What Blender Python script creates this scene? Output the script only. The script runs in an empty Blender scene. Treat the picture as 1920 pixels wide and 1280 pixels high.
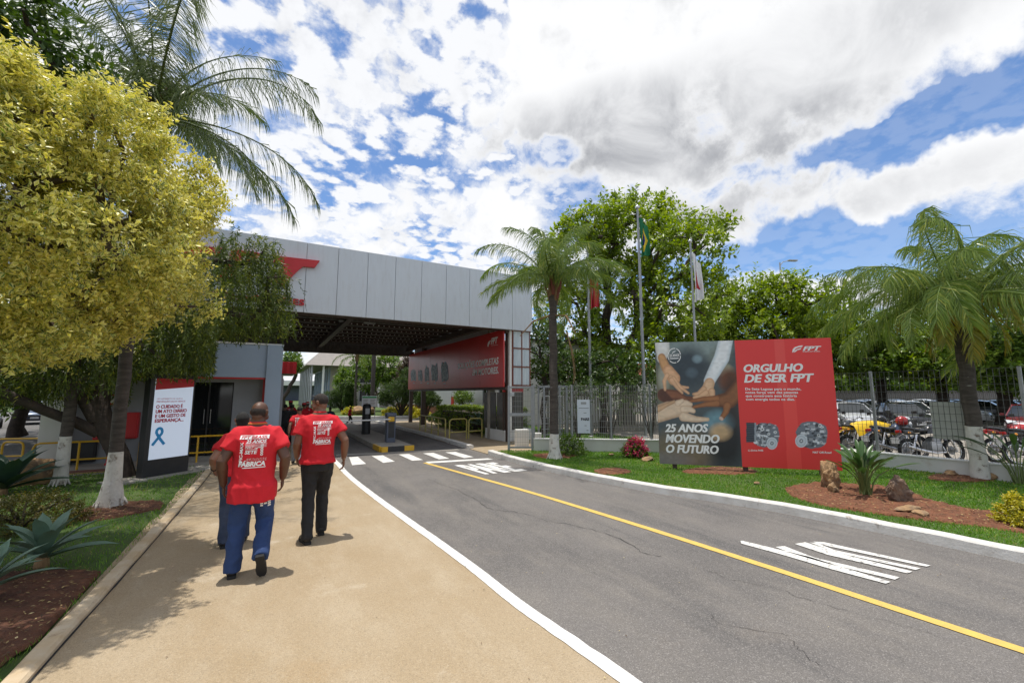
import bpy, bmesh, math, random
import numpy as np
from mathutils import Vector, Matrix, noise as mnoise
from mathutils.bvhtree import BVHTree
from mathutils.geometry import delaunay_2d_cdt

C = bpy.context.scene.collection
R = math.radians
PI = math.pi

# ------------------------------------------------------------------ camera
# site frame: y runs up the road towards the gate, x to the right across it, eye at the origin
FPX, EYE, PITCH, YAW = 800.0, 1.75, math.atan(97 / 800), R(29.6)
cam_d = bpy.data.cameras.new('camera')
cam_d.sensor_width = 36.0
cam_d.lens = 36.0 * FPX / 1920
cam_d.clip_start = 0.05
cam_d.clip_end = 6000
cam = bpy.data.objects.new('camera', cam_d)
C.objects.link(cam)
cam.location = (0, 0, EYE)
cam.rotation_euler = (PI / 2 + PITCH, 0, -YAW)
bpy.context.scene.camera = cam

# ------------------------------------------------------------------ sun, exposure
SUN_ELEV = R(83.0)
SUN_DIR = Vector((-0.62, 0.78, 0)).normalized() * math.cos(SUN_ELEV) + Vector((0, 0, math.sin(SUN_ELEV)))
sun_d = bpy.data.lights.new('sun', 'SUN')
sun_d.energy = 4.0
sun_d.angle = R(0.55)
sun_d.color = (1.0, 0.955, 0.88)
sun = bpy.data.objects.new('sun', sun_d)
C.objects.link(sun)
sun.rotation_euler = SUN_DIR.to_track_quat('Z', 'Y').to_euler()
vs = bpy.context.scene.view_settings
vs.view_transform = 'Standard'
vs.look = 'None'
vs.gamma = 1.0
vs.use_curve_mapping = False
vs.exposure = 0.0
cy = bpy.context.scene.cycles
cy.max_bounces = 6
cy.diffuse_bounces = 3
cy.glossy_bounces = 2
cy.transmission_bounces = 4
cy.transparent_max_bounces = 8
cy.caustics_reflective = False
cy.caustics_refractive = False

# ------------------------------------------------------------------ sky: Nishita blue with cloud layers
def cam_dir(px, py):
    a, b = (px - 960) / FPX, (640 - py) / FPX
    X, Y, Z = a, math.cos(PITCH) - b * math.sin(PITCH), math.sin(PITCH) + b * math.cos(PITCH)
    return Vector((math.cos(YAW) * X + math.sin(YAW) * Y, -math.sin(YAW) * X + math.cos(YAW) * Y, Z)).normalized()

def at(px, py, z=0.0):
    """site point of a picture point that lies on the plane of height z"""
    d = cam_dir(px, py)
    t = (z - EYE) / d.z
    return (d.x * t, d.y * t)

def at_y(px, py, y):
    """site point where the sight line meets the plane y = const"""
    d = cam_dir(px, py)
    t = y / d.y
    return Vector((d.x * t, y, EYE + d.z * t))

def at_x(px, py, x):
    d = cam_dir(px, py)
    t = x / d.x
    return Vector((x, d.y * t, EYE + d.z * t))

def at_dist(px, py, dist):
    d = cam_dir(px, py)
    h = math.hypot(d.x, d.y)
    return Vector((0, 0, EYE)) + d * (dist / h)

world = bpy.data.worlds.new('World')
bpy.context.scene.world = world
world.use_nodes = True
wn, wl = world.node_tree.nodes, world.node_tree.links
for n in list(wn):
    wn.remove(n)

def wnode(t, **kw):
    n = wn.new(t)
    for k, v in kw.items():
        setattr(n, k, v)
    return n

def wmath(op, a, b=None, clamp=False):
    n = wnode('ShaderNodeMath', operation=op, use_clamp=clamp)
    for i, v in enumerate((a, b)):
        if v is None:
            continue
        if isinstance(v, (int, float)):
            n.inputs[i].default_value = v
        else:
            wl.new(v, n.inputs[i])
    return n.outputs[0]

def wvec(op, a, b=None):
    n = wnode('ShaderNodeVectorMath', operation=op)
    for i, v in enumerate((a, b)):
        if v is None:
            continue
        if isinstance(v, (tuple, Vector)):
            n.inputs[i].default_value = tuple(v)
        elif isinstance(v, (int, float)):
            n.inputs[3].default_value = v
        else:
            wl.new(v, n.inputs[i])
    return n

def wsmooth(v, lo, hi, o0=0.0, o1=1.0):
    n = wnode('ShaderNodeMapRange', interpolation_type='SMOOTHSTEP')
    wl.new(v, n.inputs[0])
    n.inputs[1].default_value, n.inputs[2].default_value = lo, hi
    n.inputs[3].default_value, n.inputs[4].default_value = o0, o1
    return n.outputs[0]

def wnoise(vec, scale, detail=8, rough=0.55, dist=0.0, lac=2.0):
    n = wnode('ShaderNodeTexNoise')
    wl.new(vec, n.inputs['Vector'])
    n.inputs['Scale'].default_value = scale
    n.inputs['Detail'].default_value = detail
    n.inputs['Roughness'].default_value = rough
    n.inputs['Distortion'].default_value = dist
    n.inputs['Lacunarity'].default_value = lac
    return n.outputs[0]

tc = wnode('ShaderNodeTexCoord')
DIR = wvec('NORMALIZE', tc.outputs['Generated']).outputs[0]
sky = wnode('ShaderNodeTexSky', sky_type='NISHITA')
sky.sun_disc = False
sky.sun_elevation = SUN_ELEV
sky.sun_rotation = math.atan2(SUN_DIR.x, SUN_DIR.y)
sky.altitude = 700
sky.air_density = 1.0
sky.dust_density = 0.6
sky.ozone_density = 2.5
sep = wnode('ShaderNodeSeparateXYZ')
wl.new(DIR, sep.inputs[0])
# the cloud sheet is flat and far overhead: divide by height so that puffs shrink towards the horizon
zz = wmath('ADD', wmath('MAXIMUM', sep.outputs[2], 0.0), 0.16)
proj = wnode('ShaderNodeCombineXYZ')
wl.new(wmath('DIVIDE', sep.outputs[0], zz), proj.inputs[0])
wl.new(wmath('DIVIDE', sep.outputs[1], zz), proj.inputs[1])
PJ = proj.outputs[0]

def blob(px, py, rx, ry, vec):
    """soft ellipse of sky round one direction: 1 in the middle, 0 at its rim (rx, ry in radians)"""
    c = cam_dir(px, py)
    a = c.cross(Vector((0, 0, 1))).normalized()
    b = a.cross(c).normalized()
    d = wvec('SUBTRACT', vec, c).outputs[0]
    x = wmath('MULTIPLY', wvec('DOT_PRODUCT', d, a).outputs['Value'], 1 / rx)
    y = wmath('MULTIPLY', wvec('DOT_PRODUCT', d, b).outputs['Value'], 1 / ry)
    z = wmath('MULTIPLY', wvec('DOT_PRODUCT', d, c).outputs['Value'], 1 / max(rx, ry))
    r2 = wmath('ADD', wmath('ADD', wmath('MULTIPLY', x, x), wmath('MULTIPLY', y, y)), wmath('MULTIPLY', z, z))
    return wsmooth(r2, 1.0, 0.0)

CLOUDS = [  # cumulus masses: direction, half widths, weight
    (1180, 110, 0.40, 0.26, 0.75), (1500, 60, 0.50, 0.22, 0.70), (1050, 230, 0.30, 0.17, 0.55), (1330, 260, 0.34, 0.15, 0.55),
    (1800, 20, 0.30, 0.14, 0.5), (1420, 400, 0.30, 0.10, 0.5), (1640, 330, 0.30, 0.09, 0.5), (1880, 330, 0.16, 0.10, 0.5),
    (1230, 420, 0.26, 0.12, 0.45), (900, 400, 0.25, 0.10, 0.35), (640, 450, 0.20, 0.07, 0.45), (1440, 560, 0.5, 0.05, 0.4), (260, 260, 0.3, 0.14, 0.3),
    (60, 150, 0.30, 0.14, 0.4), (700, 60, 0.2, 0.2, 0.28), (600, 690, 0.4, 0.05, 0.35),
]
HOLES = [(1800, 215, 0.20, 0.055, 0.75), (1620, 255, 0.15, 0.04, 0.35), (1540, 445, 0.12, 0.08, 0.62), (1690, 440, 0.2, 0.07, 0.4), (860, 50, 0.14, 0.13, 0.35), (820, 190, 0.07, 0.13, 0.25),
         (1000, 290, 0.14, 0.045, 0.35), (740, 462, 0.06, 0.02, 0.4), (480, 20, 0.15, 0.12, 0.22)]

def density(vec):
    warp = wvec('SCALE', wvec('SUBTRACT', wnode_noise_color(vec, 5.0), (0.5, 0.5, 0.5)).outputs[0], 0.16).outputs[0]
    v2 = wvec('ADD', vec, warp).outputs[0]
    tot = None
    for px, py, rx, ry, w in CLOUDS:
        t = wmath('MULTIPLY', blob(px, py, rx, ry, v2), w)
        tot = t if tot is None else wmath('MAXIMUM', tot, t)
    for px, py, rx, ry, w in HOLES:
        tot = wmath('SUBTRACT', tot, wmath('MULTIPLY', blob(px, py, rx, ry, v2), w))
    return tot

def wnode_noise_color(vec, scale):
    n = wnode('ShaderNodeTexNoise')
    wl.new(vec, n.inputs['Vector'])
    n.inputs['Scale'].default_value = scale
    n.inputs['Detail'].default_value = 5
    n.inputs['Roughness'].default_value = 0.6
    return n.outputs['Color']

mass = density(DIR)
fbm = wnoise(DIR, 7.5, 11, 0.63, 0.2)
big = wmath('ADD', mass, wmath('MULTIPLY', wmath('SUBTRACT', fbm, 0.5), 1.7))
# the mottled high sheet: cells of cloud with blue between, everywhere
pw_ = wvec('ADD', PJ, wvec('SCALE', wvec('SUBTRACT', wnode_noise_color(PJ, 9.0), (0.5, 0.5, 0.5)).outputs[0], 0.16).outputs[0]).outputs[0]
vor = wnode('ShaderNodeTexVoronoi', feature='SMOOTH_F1')
wl.new(pw_, vor.inputs['Vector'])
vor.inputs['Scale'].default_value = 15.0
vor.inputs['Smoothness'].default_value = 0.7
cell = wsmooth(vor.outputs['Distance'], 0.85, 0.15)
puff = wmath('ADD', wmath('MULTIPLY', wnoise(PJ, 15.0, 8, 0.62), 0.66), wmath('MULTIPLY', cell, 0.36))
puff2 = wnoise(PJ, 1.4, 4, 0.5)
sheet = wmath('ADD', wmath('MULTIPLY', puff, 0.9), wmath('MULTIPLY', puff2, 0.55))
a_sheet = wmath('MULTIPLY', wsmooth(sheet, 0.57, 0.80), 0.95)
# the sheet lies on the left of the road, thinning out to open sky on its right
side = wvec('DOT_PRODUCT', DIR, cam_dir(1750, 300)).outputs['Value']
a_sheet = wmath('MULTIPLY', a_sheet, wsmooth(side, 0.93, 0.72, 0.12, 1.0))
a_big = wsmooth(big, 0.02, 0.42)
alpha = wmath('MAXIMUM', a_big, a_sheet)
# grey bellies of the thick masses, seen from below
BELLIES = [(1200, 250, 0.34, 0.13, 0.95), (1010, 270, 0.20, 0.10, 0.7), (1420, 260, 0.30, 0.10, 0.85), (1330, 180, 0.26, 0.10, 0.6), (1560, 90, 0.26, 0.10, 0.5), (1290, 430, 0.26, 0.09, 0.8), (1440, 350, 0.22, 0.05, 0.6),
           (1700, 350, 0.24, 0.05, 0.4), (1180, 380, 0.2, 0.06, 0.5), (700, 240, 0.3, 0.2, 0.25), (1500, 480, 0.14, 0.05, 0.5), (1860, 340, 0.12, 0.05, 0.4)]
bel = None
for px, py, rx, ry, w in BELLIES:
    t = wmath('MULTIPLY', blob(px, py, rx, ry, DIR), w)
    bel = t if bel is None else wmath('MAXIMUM', bel, t)
wisps = wnoise(DIR, 6.0, 8, 0.6, 0.4)
thick = wmath('MULTIPLY', bel, wsmooth(wisps, 0.28, 0.66, 0.25, 1.15))
thick = wmath('MULTIPLY', thick, wsmooth(big, 0.2, 0.6))
thick = wmath('MAXIMUM', thick, wmath('MULTIPLY', wsmooth(wnoise(DIR, 11.0, 7, 0.6), 0.50, 0.78), 0.34))
ccol = wnode('ShaderNodeMix', data_type='RGBA')
wl.new(thick, ccol.inputs[0])
ccol.inputs[6].default_value = (7.7, 7.75, 7.85, 1)
ccol.inputs[7].default_value = (3.1, 3.2, 3.45, 1)
deep = wnode('ShaderNodeMix', data_type='RGBA', blend_type='MULTIPLY')
deep.inputs[0].default_value = 1.0
wl.new(sky.outputs[0], deep.inputs[6])
deep.inputs[7].default_value = (1.02, 1.17, 1.32, 1)
mixc = wnode('ShaderNodeMix', data_type='RGBA')
wl.new(alpha, mixc.inputs[0])
wl.new(deep.outputs[2], mixc.inputs[6])
wl.new(ccol.outputs[2], mixc.inputs[7])
bg = wnode('ShaderNodeBackground')
bg.inputs['Strength'].default_value = 0.13
wl.new(mixc.outputs[2], bg.inputs['Color'])
wo = wnode('ShaderNodeOutputWorld')
wl.new(bg.outputs[0], wo.inputs['Surface'])
world.cycles.sampling_method = 'MANUAL'
world.cycles.sample_map_resolution = 512

# ------------------------------------------------------------------ materials
def mat(name, col, rough=0.6, col2=None, scale=6.0, detail=6, bump=0.0, bscale=40.0, metallic=0.0, spec=0.5, coat=0.0,
        trans=0.0, sharp=(0.35, 0.65), spots=None, spot_scale=3.0, spot_at=(0.6, 0.68), rough2=None, alpha=1.0, obj_random=0.0, stretch=None):
    """principled material: two colours mixed by noise in object space, optional worn spots, fine relief"""
    m = bpy.data.materials.new(name)
    m.use_nodes = True
    nt = m.node_tree
    N, L = nt.nodes, nt.links
    p = N['Principled BSDF']
    p.inputs['Roughness'].default_value = rough
    p.inputs['Metallic'].default_value = metallic
    p.inputs['Specular IOR Level'].default_value = spec
    p.inputs['Coat Weight'].default_value = coat
    p.inputs['Transmission Weight'].default_value = trans
    p.inputs['Alpha'].default_value = alpha
    t = N.new('ShaderNodeTexCoord')
    co = t.outputs['Object']
    if stretch:
        mp = N.new('ShaderNodeMapping')
        mp.inputs['Scale'].default_value = stretch
        L.new(co, mp.inputs[0])
        co = mp.outputs[0]
    def noise(sc, dt=detail, rg=0.6):
        n = N.new('ShaderNodeTexNoise')
        L.new(co, n.inputs['Vector'])
        n.inputs['Scale'].default_value = sc
        n.inputs['Detail'].default_value = dt
        n.inputs['Roughness'].default_value = rg
        return n.outputs[0]
    def rng(v, a, b):
        n = N.new('ShaderNodeMapRange')
        L.new(v, n.inputs[0])
        n.inputs[1].default_value, n.inputs[2].default_value = a, b
        return n.outputs[0]
    c = None
    if col2 is not None:
        mx = N.new('ShaderNodeMix'); mx.data_type = 'RGBA'
        L.new(rng(noise(scale), *sharp), mx.inputs[0])
        mx.inputs[6].default_value = (*col, 1); mx.inputs[7].default_value = (*col2, 1)
        c = mx.outputs[2]
    if spots is not None:
        mx = N.new('ShaderNodeMix'); mx.data_type = 'RGBA'
        L.new(rng(noise(spot_scale, 8, 0.65), *spot_at), mx.inputs[0])
        if c is None:
            mx.inputs[6].default_value = (*col, 1)
        else:
            L.new(c, mx.inputs[6])
        mx.inputs[7].default_value = (*spots, 1)
        c = mx.outputs[2]
    if obj_random:
        oi = N.new('ShaderNodeObjectInfo')
        hs = N.new('ShaderNodeHueSaturation')
        if c is None:
            hs.inputs['Color'].default_value = (*col, 1)
        else:
            L.new(c, hs.inputs['Color'])
        r = rng(oi.outputs['Random'], 0, 1)
        r.node.inputs[3].default_value, r.node.inputs[4].default_value = 1 - obj_random, 1 + obj_random
        L.new(r, hs.inputs['Value'])
        c = hs.outputs[0]
    if c is None:
        p.inputs['Base Color'].default_value = (*col, 1)
    else:
        L.new(c, p.inputs['Base Color'])
    if bump:
        b = N.new('ShaderNodeBump')
        b.inputs['Strength'].default_value = bump
        b.inputs['Distance'].default_value = 0.02
        L.new(noise(bscale, 5, 0.65), b.inputs['Height'])
        L.new(b.outputs[0], p.inputs['Normal'])
    if rough2 is not None:
        r = rng(noise(scale * 1.7), 0.3, 0.7)
        r.node.inputs[3].default_value, r.node.inputs[4].default_value = rough, rough2
        L.new(r, p.inputs['Roughness'])
    m.diffuse_color = (*col, 1)
    return m

def leaf_mat(name, stops, translucent=0.35, gloss=0.35, edge_mix=None, rnd_lo=None):
    """leaf: colour picked per leaf along stops by the attribute rnd; edge_mix colours the margin by the attribute edge"""
    m = bpy.data.materials.new(name)
    m.use_nodes = True
    nt = m.node_tree
    N, L = nt.nodes, nt.links
    p = N['Principled BSDF']
    p.inputs['Roughness'].default_value = gloss
    p.inputs['Specular IOR Level'].default_value = 0.4
    a = N.new('ShaderNodeAttribute'); a.attribute_name = 'rnd'
    r = N.new('ShaderNodeValToRGB')
    e = r.color_ramp.elements
    while len(e) < len(stops):
        e.new(0.5)
    for k, (pos, col) in enumerate(stops):
        e[k].position = pos
        e[k].color = (*col, 1)
    L.new(a.outputs['Fac'], r.inputs[0])
    c = r.outputs[0]
    if edge_mix is not None:
        ea = N.new('ShaderNodeAttribute'); ea.attribute_name = 'edge'
        mr = N.new('ShaderNodeMapRange')
        L.new(ea.outputs['Fac'], mr.inputs[0])
        mr.inputs[1].default_value, mr.inputs[2].default_value = 0.35, 0.6
        mx = N.new('ShaderNodeMix'); mx.data_type = 'RGBA'
        L.new(mr.outputs[0], mx.inputs[0])
        L.new(c, mx.inputs[6])
        r2 = N.new('ShaderNodeValToRGB')
        e2 = r2.color_ramp.elements
        while len(e2) < len(edge_mix):
            e2.new(0.5)
        for k, (pos, col) in enumerate(edge_mix):
            e2[k].position = pos
            e2[k].color = (*col, 1)
        L.new(a.outputs['Fac'], r2.inputs[0])
        L.new(r2.outputs[0], mx.inputs[7])
        c = mx.outputs[2]
    L.new(c, p.inputs['Base Color'])
    tr = N.new('ShaderNodeBsdfTranslucent')
    hs = N.new('ShaderNodeHueSaturation')
    hs.inputs['Saturation'].default_value = 1.15
    hs.inputs['Value'].default_value = 1.3
    L.new(c, hs.inputs['Color'])
    L.new(hs.outputs[0], tr.inputs['Color'])
    ms = N.new('ShaderNodeMixShader')
    ms.inputs[0].default_value = translucent
    L.new(p.outputs[0], ms.inputs[1])
    L.new(tr.outputs[0], ms.inputs[2])
    L.new(ms.outputs[0], N['Material Output'].inputs['Surface'])
    return m

M = {}
M['white_paint'] = mat('white_paint', (0.78, 0.77, 0.74), 0.6, spots=(0.45, 0.42, 0.38), spot_scale=9, spot_at=(0.62, 0.72), bump=0.15, bscale=60)
M['road_white'] = mat('road_white', (0.80, 0.79, 0.76), 0.7, (0.64, 0.62, 0.58), 5, spots=(0.25, 0.245, 0.24), spot_scale=26, spot_at=(0.60, 0.68), bump=0.2, bscale=120)
M['road_white_worn'] = mat('road_white_worn', (0.72, 0.71, 0.67), 0.75, (0.62, 0.60, 0.56), 8, spots=(0.22, 0.21, 0.20), spot_scale=24, spot_at=(0.54, 0.64), bump=0.2, bscale=120)
M['road_yellow'] = mat('road_yellow', (0.70, 0.47, 0.105), 0.75, (0.60, 0.41, 0.11), 10, spots=(0.34, 0.27, 0.13), spot_scale=20, spot_at=(0.60, 0.70), bump=0.25, bscale=90)
M['kerb_white'] = mat('kerb_white', (0.72, 0.70, 0.66), 0.8, (0.60, 0.57, 0.52), 5, spots=(0.34, 0.29, 0.24), spot_scale=7, spot_at=(0.60, 0.72), bump=0.5, bscale=35)
M['kerb_tan'] = mat('kerb_tan', (0.50, 0.37, 0.22), 0.85, (0.60, 0.50, 0.36), 3.5, spots=(0.28, 0.19, 0.11), spot_scale=6, spot_at=(0.60, 0.74), bump=0.4, bscale=40)
M['concrete'] = mat('concrete', (0.42, 0.39, 0.34), 0.85, (0.34, 0.31, 0.27), 2.5, bump=0.25, bscale=50)
M['soil'] = mat('soil', (0.155, 0.062, 0.030), 0.95, (0.085, 0.034, 0.018), 9, bump=1.0, bscale=55)
M['soil_red'] = mat('soil_red', (0.24, 0.095, 0.045), 0.95, (0.14, 0.055, 0.028), 9, bump=1.0, bscale=55)
M['lawn_base'] = mat('lawn_base', (0.055, 0.105, 0.018), 0.95, (0.085, 0.12, 0.03), 2.0, bump=0.6, bscale=90)
M['stone'] = mat('stone', (0.40, 0.24, 0.11), 0.85, (0.16, 0.11, 0.075), 5, spots=(0.55, 0.36, 0.18), spot_scale=9, spot_at=(0.55, 0.7), bump=1.0, bscale=18)
M['stone_grey'] = mat('stone_grey', (0.24, 0.155, 0.10), 0.85, (0.11, 0.08, 0.065), 6, spots=(0.32, 0.22, 0.14), spot_scale=8, spot_at=(0.58, 0.7), bump=1.0, bscale=20)
M['metal_panel'] = mat('metal_panel', (0.63, 0.67, 0.72), 0.42, (0.60, 0.635, 0.685), 1.2, spots=(0.54, 0.56, 0.585), spot_scale=3.5, spot_at=(0.50, 0.8), bump=0.03, bscale=3, stretch=(3, 3, 0.5))
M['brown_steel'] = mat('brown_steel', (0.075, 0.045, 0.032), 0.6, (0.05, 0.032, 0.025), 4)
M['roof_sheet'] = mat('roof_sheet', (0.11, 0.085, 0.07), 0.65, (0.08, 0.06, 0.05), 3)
M['truss_steel'] = mat('truss_steel', (0.17, 0.155, 0.14), 0.6, (0.12, 0.11, 0.10), 4)
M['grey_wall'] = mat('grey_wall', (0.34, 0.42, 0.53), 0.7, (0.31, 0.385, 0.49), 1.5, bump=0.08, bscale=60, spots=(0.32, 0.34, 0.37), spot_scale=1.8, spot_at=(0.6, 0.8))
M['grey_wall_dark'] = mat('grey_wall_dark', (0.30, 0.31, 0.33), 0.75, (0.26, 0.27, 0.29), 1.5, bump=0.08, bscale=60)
M['white_wall'] = mat('white_wall', (0.76, 0.75, 0.72), 0.8, (0.70, 0.69, 0.66), 2.0, bump=0.15, bscale=40, spots=(0.52, 0.46, 0.38), spot_scale=2.2, spot_at=(0.62, 0.82))
M['low_wall'] = mat('low_wall', (0.66, 0.65, 0.61), 0.85, (0.60, 0.58, 0.53), 2.0, bump=0.2, bscale=40, spots=(0.45, 0.37, 0.28), spot_scale=2.6, spot_at=(0.58, 0.78))
M['red_paint'] = mat('red_paint', (0.55, 0.02, 0.025), 0.4, (0.50, 0.018, 0.022), 2.5)
M['red_panel'] = mat('red_panel', (0.56, 0.04, 0.04), 0.3, (0.52, 0.035, 0.036), 1.0)
M['yellow_pipe'] = mat('yellow_pipe', (0.75, 0.43, 0.02), 0.4, (0.66, 0.38, 0.02), 6, spots=(0.32, 0.22, 0.06), spot_scale=12, spot_at=(0.66, 0.72))
M['olive_pipe'] = mat('olive_pipe', (0.52, 0.44, 0.12), 0.5, (0.44, 0.38, 0.12), 6)
M['black_metal'] = mat('black_metal', (0.018, 0.018, 0.02), 0.4)
M['black_paint'] = mat('black_paint', (0.02, 0.02, 0.022), 0.5, (0.028, 0.028, 0.03), 5)
M['grey_metal'] = mat('grey_metal', (0.42, 0.43, 0.44), 0.45, (0.36, 0.37, 0.38), 8, metallic=0.4)
M['galvanised'] = mat('galvanised', (0.33, 0.34, 0.35), 0.42, (0.26, 0.27, 0.28), 7, metallic=0.5)
M['mesh_wire'] = mat('mesh_wire', (0.34, 0.34, 0.33), 0.5, metallic=0.3)
M['dark_wire'] = mat('dark_wire', (0.10, 0.105, 0.10), 0.5, metallic=0.2)
M['barrier_blue'] = mat('barrier_blue', (0.09, 0.105, 0.15), 0.45, (0.075, 0.09, 0.13), 4)
M['glass_dark'] = mat('glass_dark', (0.012, 0.014, 0.016), 0.06, spec=0.6)
M['glass_block'] = mat('glass_block', (0.48, 0.55, 0.60), 0.15, (0.62, 0.68, 0.72), 2.0, stretch=(8, 8, 0.6), spec=0.5)
M['glass_grey'] = mat('glass_grey', (0.06, 0.065, 0.065), 0.08, (0.11, 0.10, 0.09), 2.0, spec=0.6)
M['print_white'] = mat('print_white', (0.86, 0.86, 0.85), 0.55)
M['print_red'] = mat('print_red', (0.50, 0.018, 0.05), 0.5)
M['print_black'] = mat('print_black', (0.03, 0.03, 0.035), 0.5)
M['print_blue'] = mat('print_blue', (0.03, 0.33, 0.72), 0.5)
M['print_grey'] = mat('print_grey', (0.36, 0.37, 0.38), 0.5)
M['sign_white'] = mat('sign_white', (0.70, 0.75, 0.82), 0.4)
M['board_grey'] = mat('board_grey', (0.48, 0.49, 0.45), 0.6, (0.43, 0.44, 0.40), 2)
M['bark'] = mat('bark', (0.14, 0.105, 0.08), 0.95, (0.075, 0.055, 0.042), 9, bump=1.0, bscale=28)
M['bark_dark'] = mat('bark_dark', (0.075, 0.055, 0.043), 0.95, (0.042, 0.032, 0.026), 9, bump=1.0, bscale=24)
M['palm_bark'] = mat('palm_bark', (0.10, 0.082, 0.07), 0.95, (0.055, 0.045, 0.038), 5, bump=0.8, bscale=14, stretch=(1, 1, 5), spots=(0.30, 0.30, 0.27), spot_scale=4, spot_at=(0.66, 0.71))
M['lime_wash'] = mat('lime_wash', (0.70, 0.67, 0.61), 0.9, (0.58, 0.55, 0.49), 7, bump=0.8, bscale=30, spots=(0.20, 0.15, 0.11), spot_scale=7, spot_at=(0.56, 0.66))
M['frond_sheath'] = mat('frond_sheath', (0.26, 0.17, 0.09), 0.9, (0.17, 0.10, 0.05), 6, bump=0.8, bscale=30, stretch=(2, 2, 0.4))
M['frond_stem'] = mat('frond_stem', (0.13, 0.17, 0.05), 0.6)
M['dead_frond'] = mat('dead_frond', (0.34, 0.22, 0.11), 0.9, (0.22, 0.13, 0.06), 6)
M['spathe'] = mat('spathe', (0.20, 0.05, 0.03), 0.7, (0.13, 0.04, 0.025), 4)
M['tyre'] = mat('tyre', (0.018, 0.018, 0.018), 0.85)
M['chrome'] = mat('chrome', (0.62, 0.62, 0.63), 0.22, metallic=0.9)
M['dark_plastic'] = mat('dark_plastic', (0.025, 0.025, 0.027), 0.5)
M['headlight'] = mat('headlight', (0.62, 0.64, 0.66), 0.1, spec=0.8)
M['tail_red'] = mat('tail_red', (0.42, 0.012, 0.01), 0.2)
M['amber'] = mat('amber', (0.75, 0.30, 0.03), 0.25)
M['plate'] = mat('plate', (0.62, 0.63, 0.62), 0.5, (0.42, 0.43, 0.44), 30)
def skin(name, c):
    return mat(name, c, 0.5, tuple(v * 0.84 for v in c), 7, bump=0.1, bscale=90)
M['skin_dark'] = skin('skin_dark', (0.115, 0.052, 0.030))
M['skin_brown'] = skin('skin_brown', (0.22, 0.105, 0.062))
M['skin_tan'] = skin('skin_tan', (0.30, 0.155, 0.10))
M['hair'] = mat('hair', (0.012, 0.010, 0.009), 0.7, bump=0.8, bscale=220)
M['hair_short'] = mat('hair_short', (0.035, 0.024, 0.018), 0.8, (0.02, 0.014, 0.011), 40, bump=0.6, bscale=300)
M['shirt_red'] = mat('shirt_red', (0.66, 0.012, 0.026), 0.85, (0.56, 0.010, 0.018), 5, bump=0.18, bscale=14)
M['cloth_black'] = mat('cloth_black', (0.014, 0.014, 0.016), 0.85, (0.02, 0.02, 0.022), 6, bump=0.3, bscale=16)
M['work_blue'] = mat('work_blue', (0.017, 0.042, 0.125), 0.85, (0.026, 0.058, 0.165), 4, bump=0.5, bscale=16)
M['jeans'] = mat('jeans', (0.025, 0.038, 0.075), 0.85, (0.05, 0.07, 0.12), 5, bump=0.5, bscale=18)
M['cloth_grey'] = mat('cloth_grey', (0.20, 0.21, 0.24), 0.85, (0.15, 0.16, 0.18), 6, bump=0.3, bscale=16)
M['cloth_white'] = mat('cloth_white', (0.70, 0.70, 0.70), 0.85)
M['shoe'] = mat('shoe', (0.016, 0.015, 0.015), 0.45, (0.026, 0.024, 0.023), 8)

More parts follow.
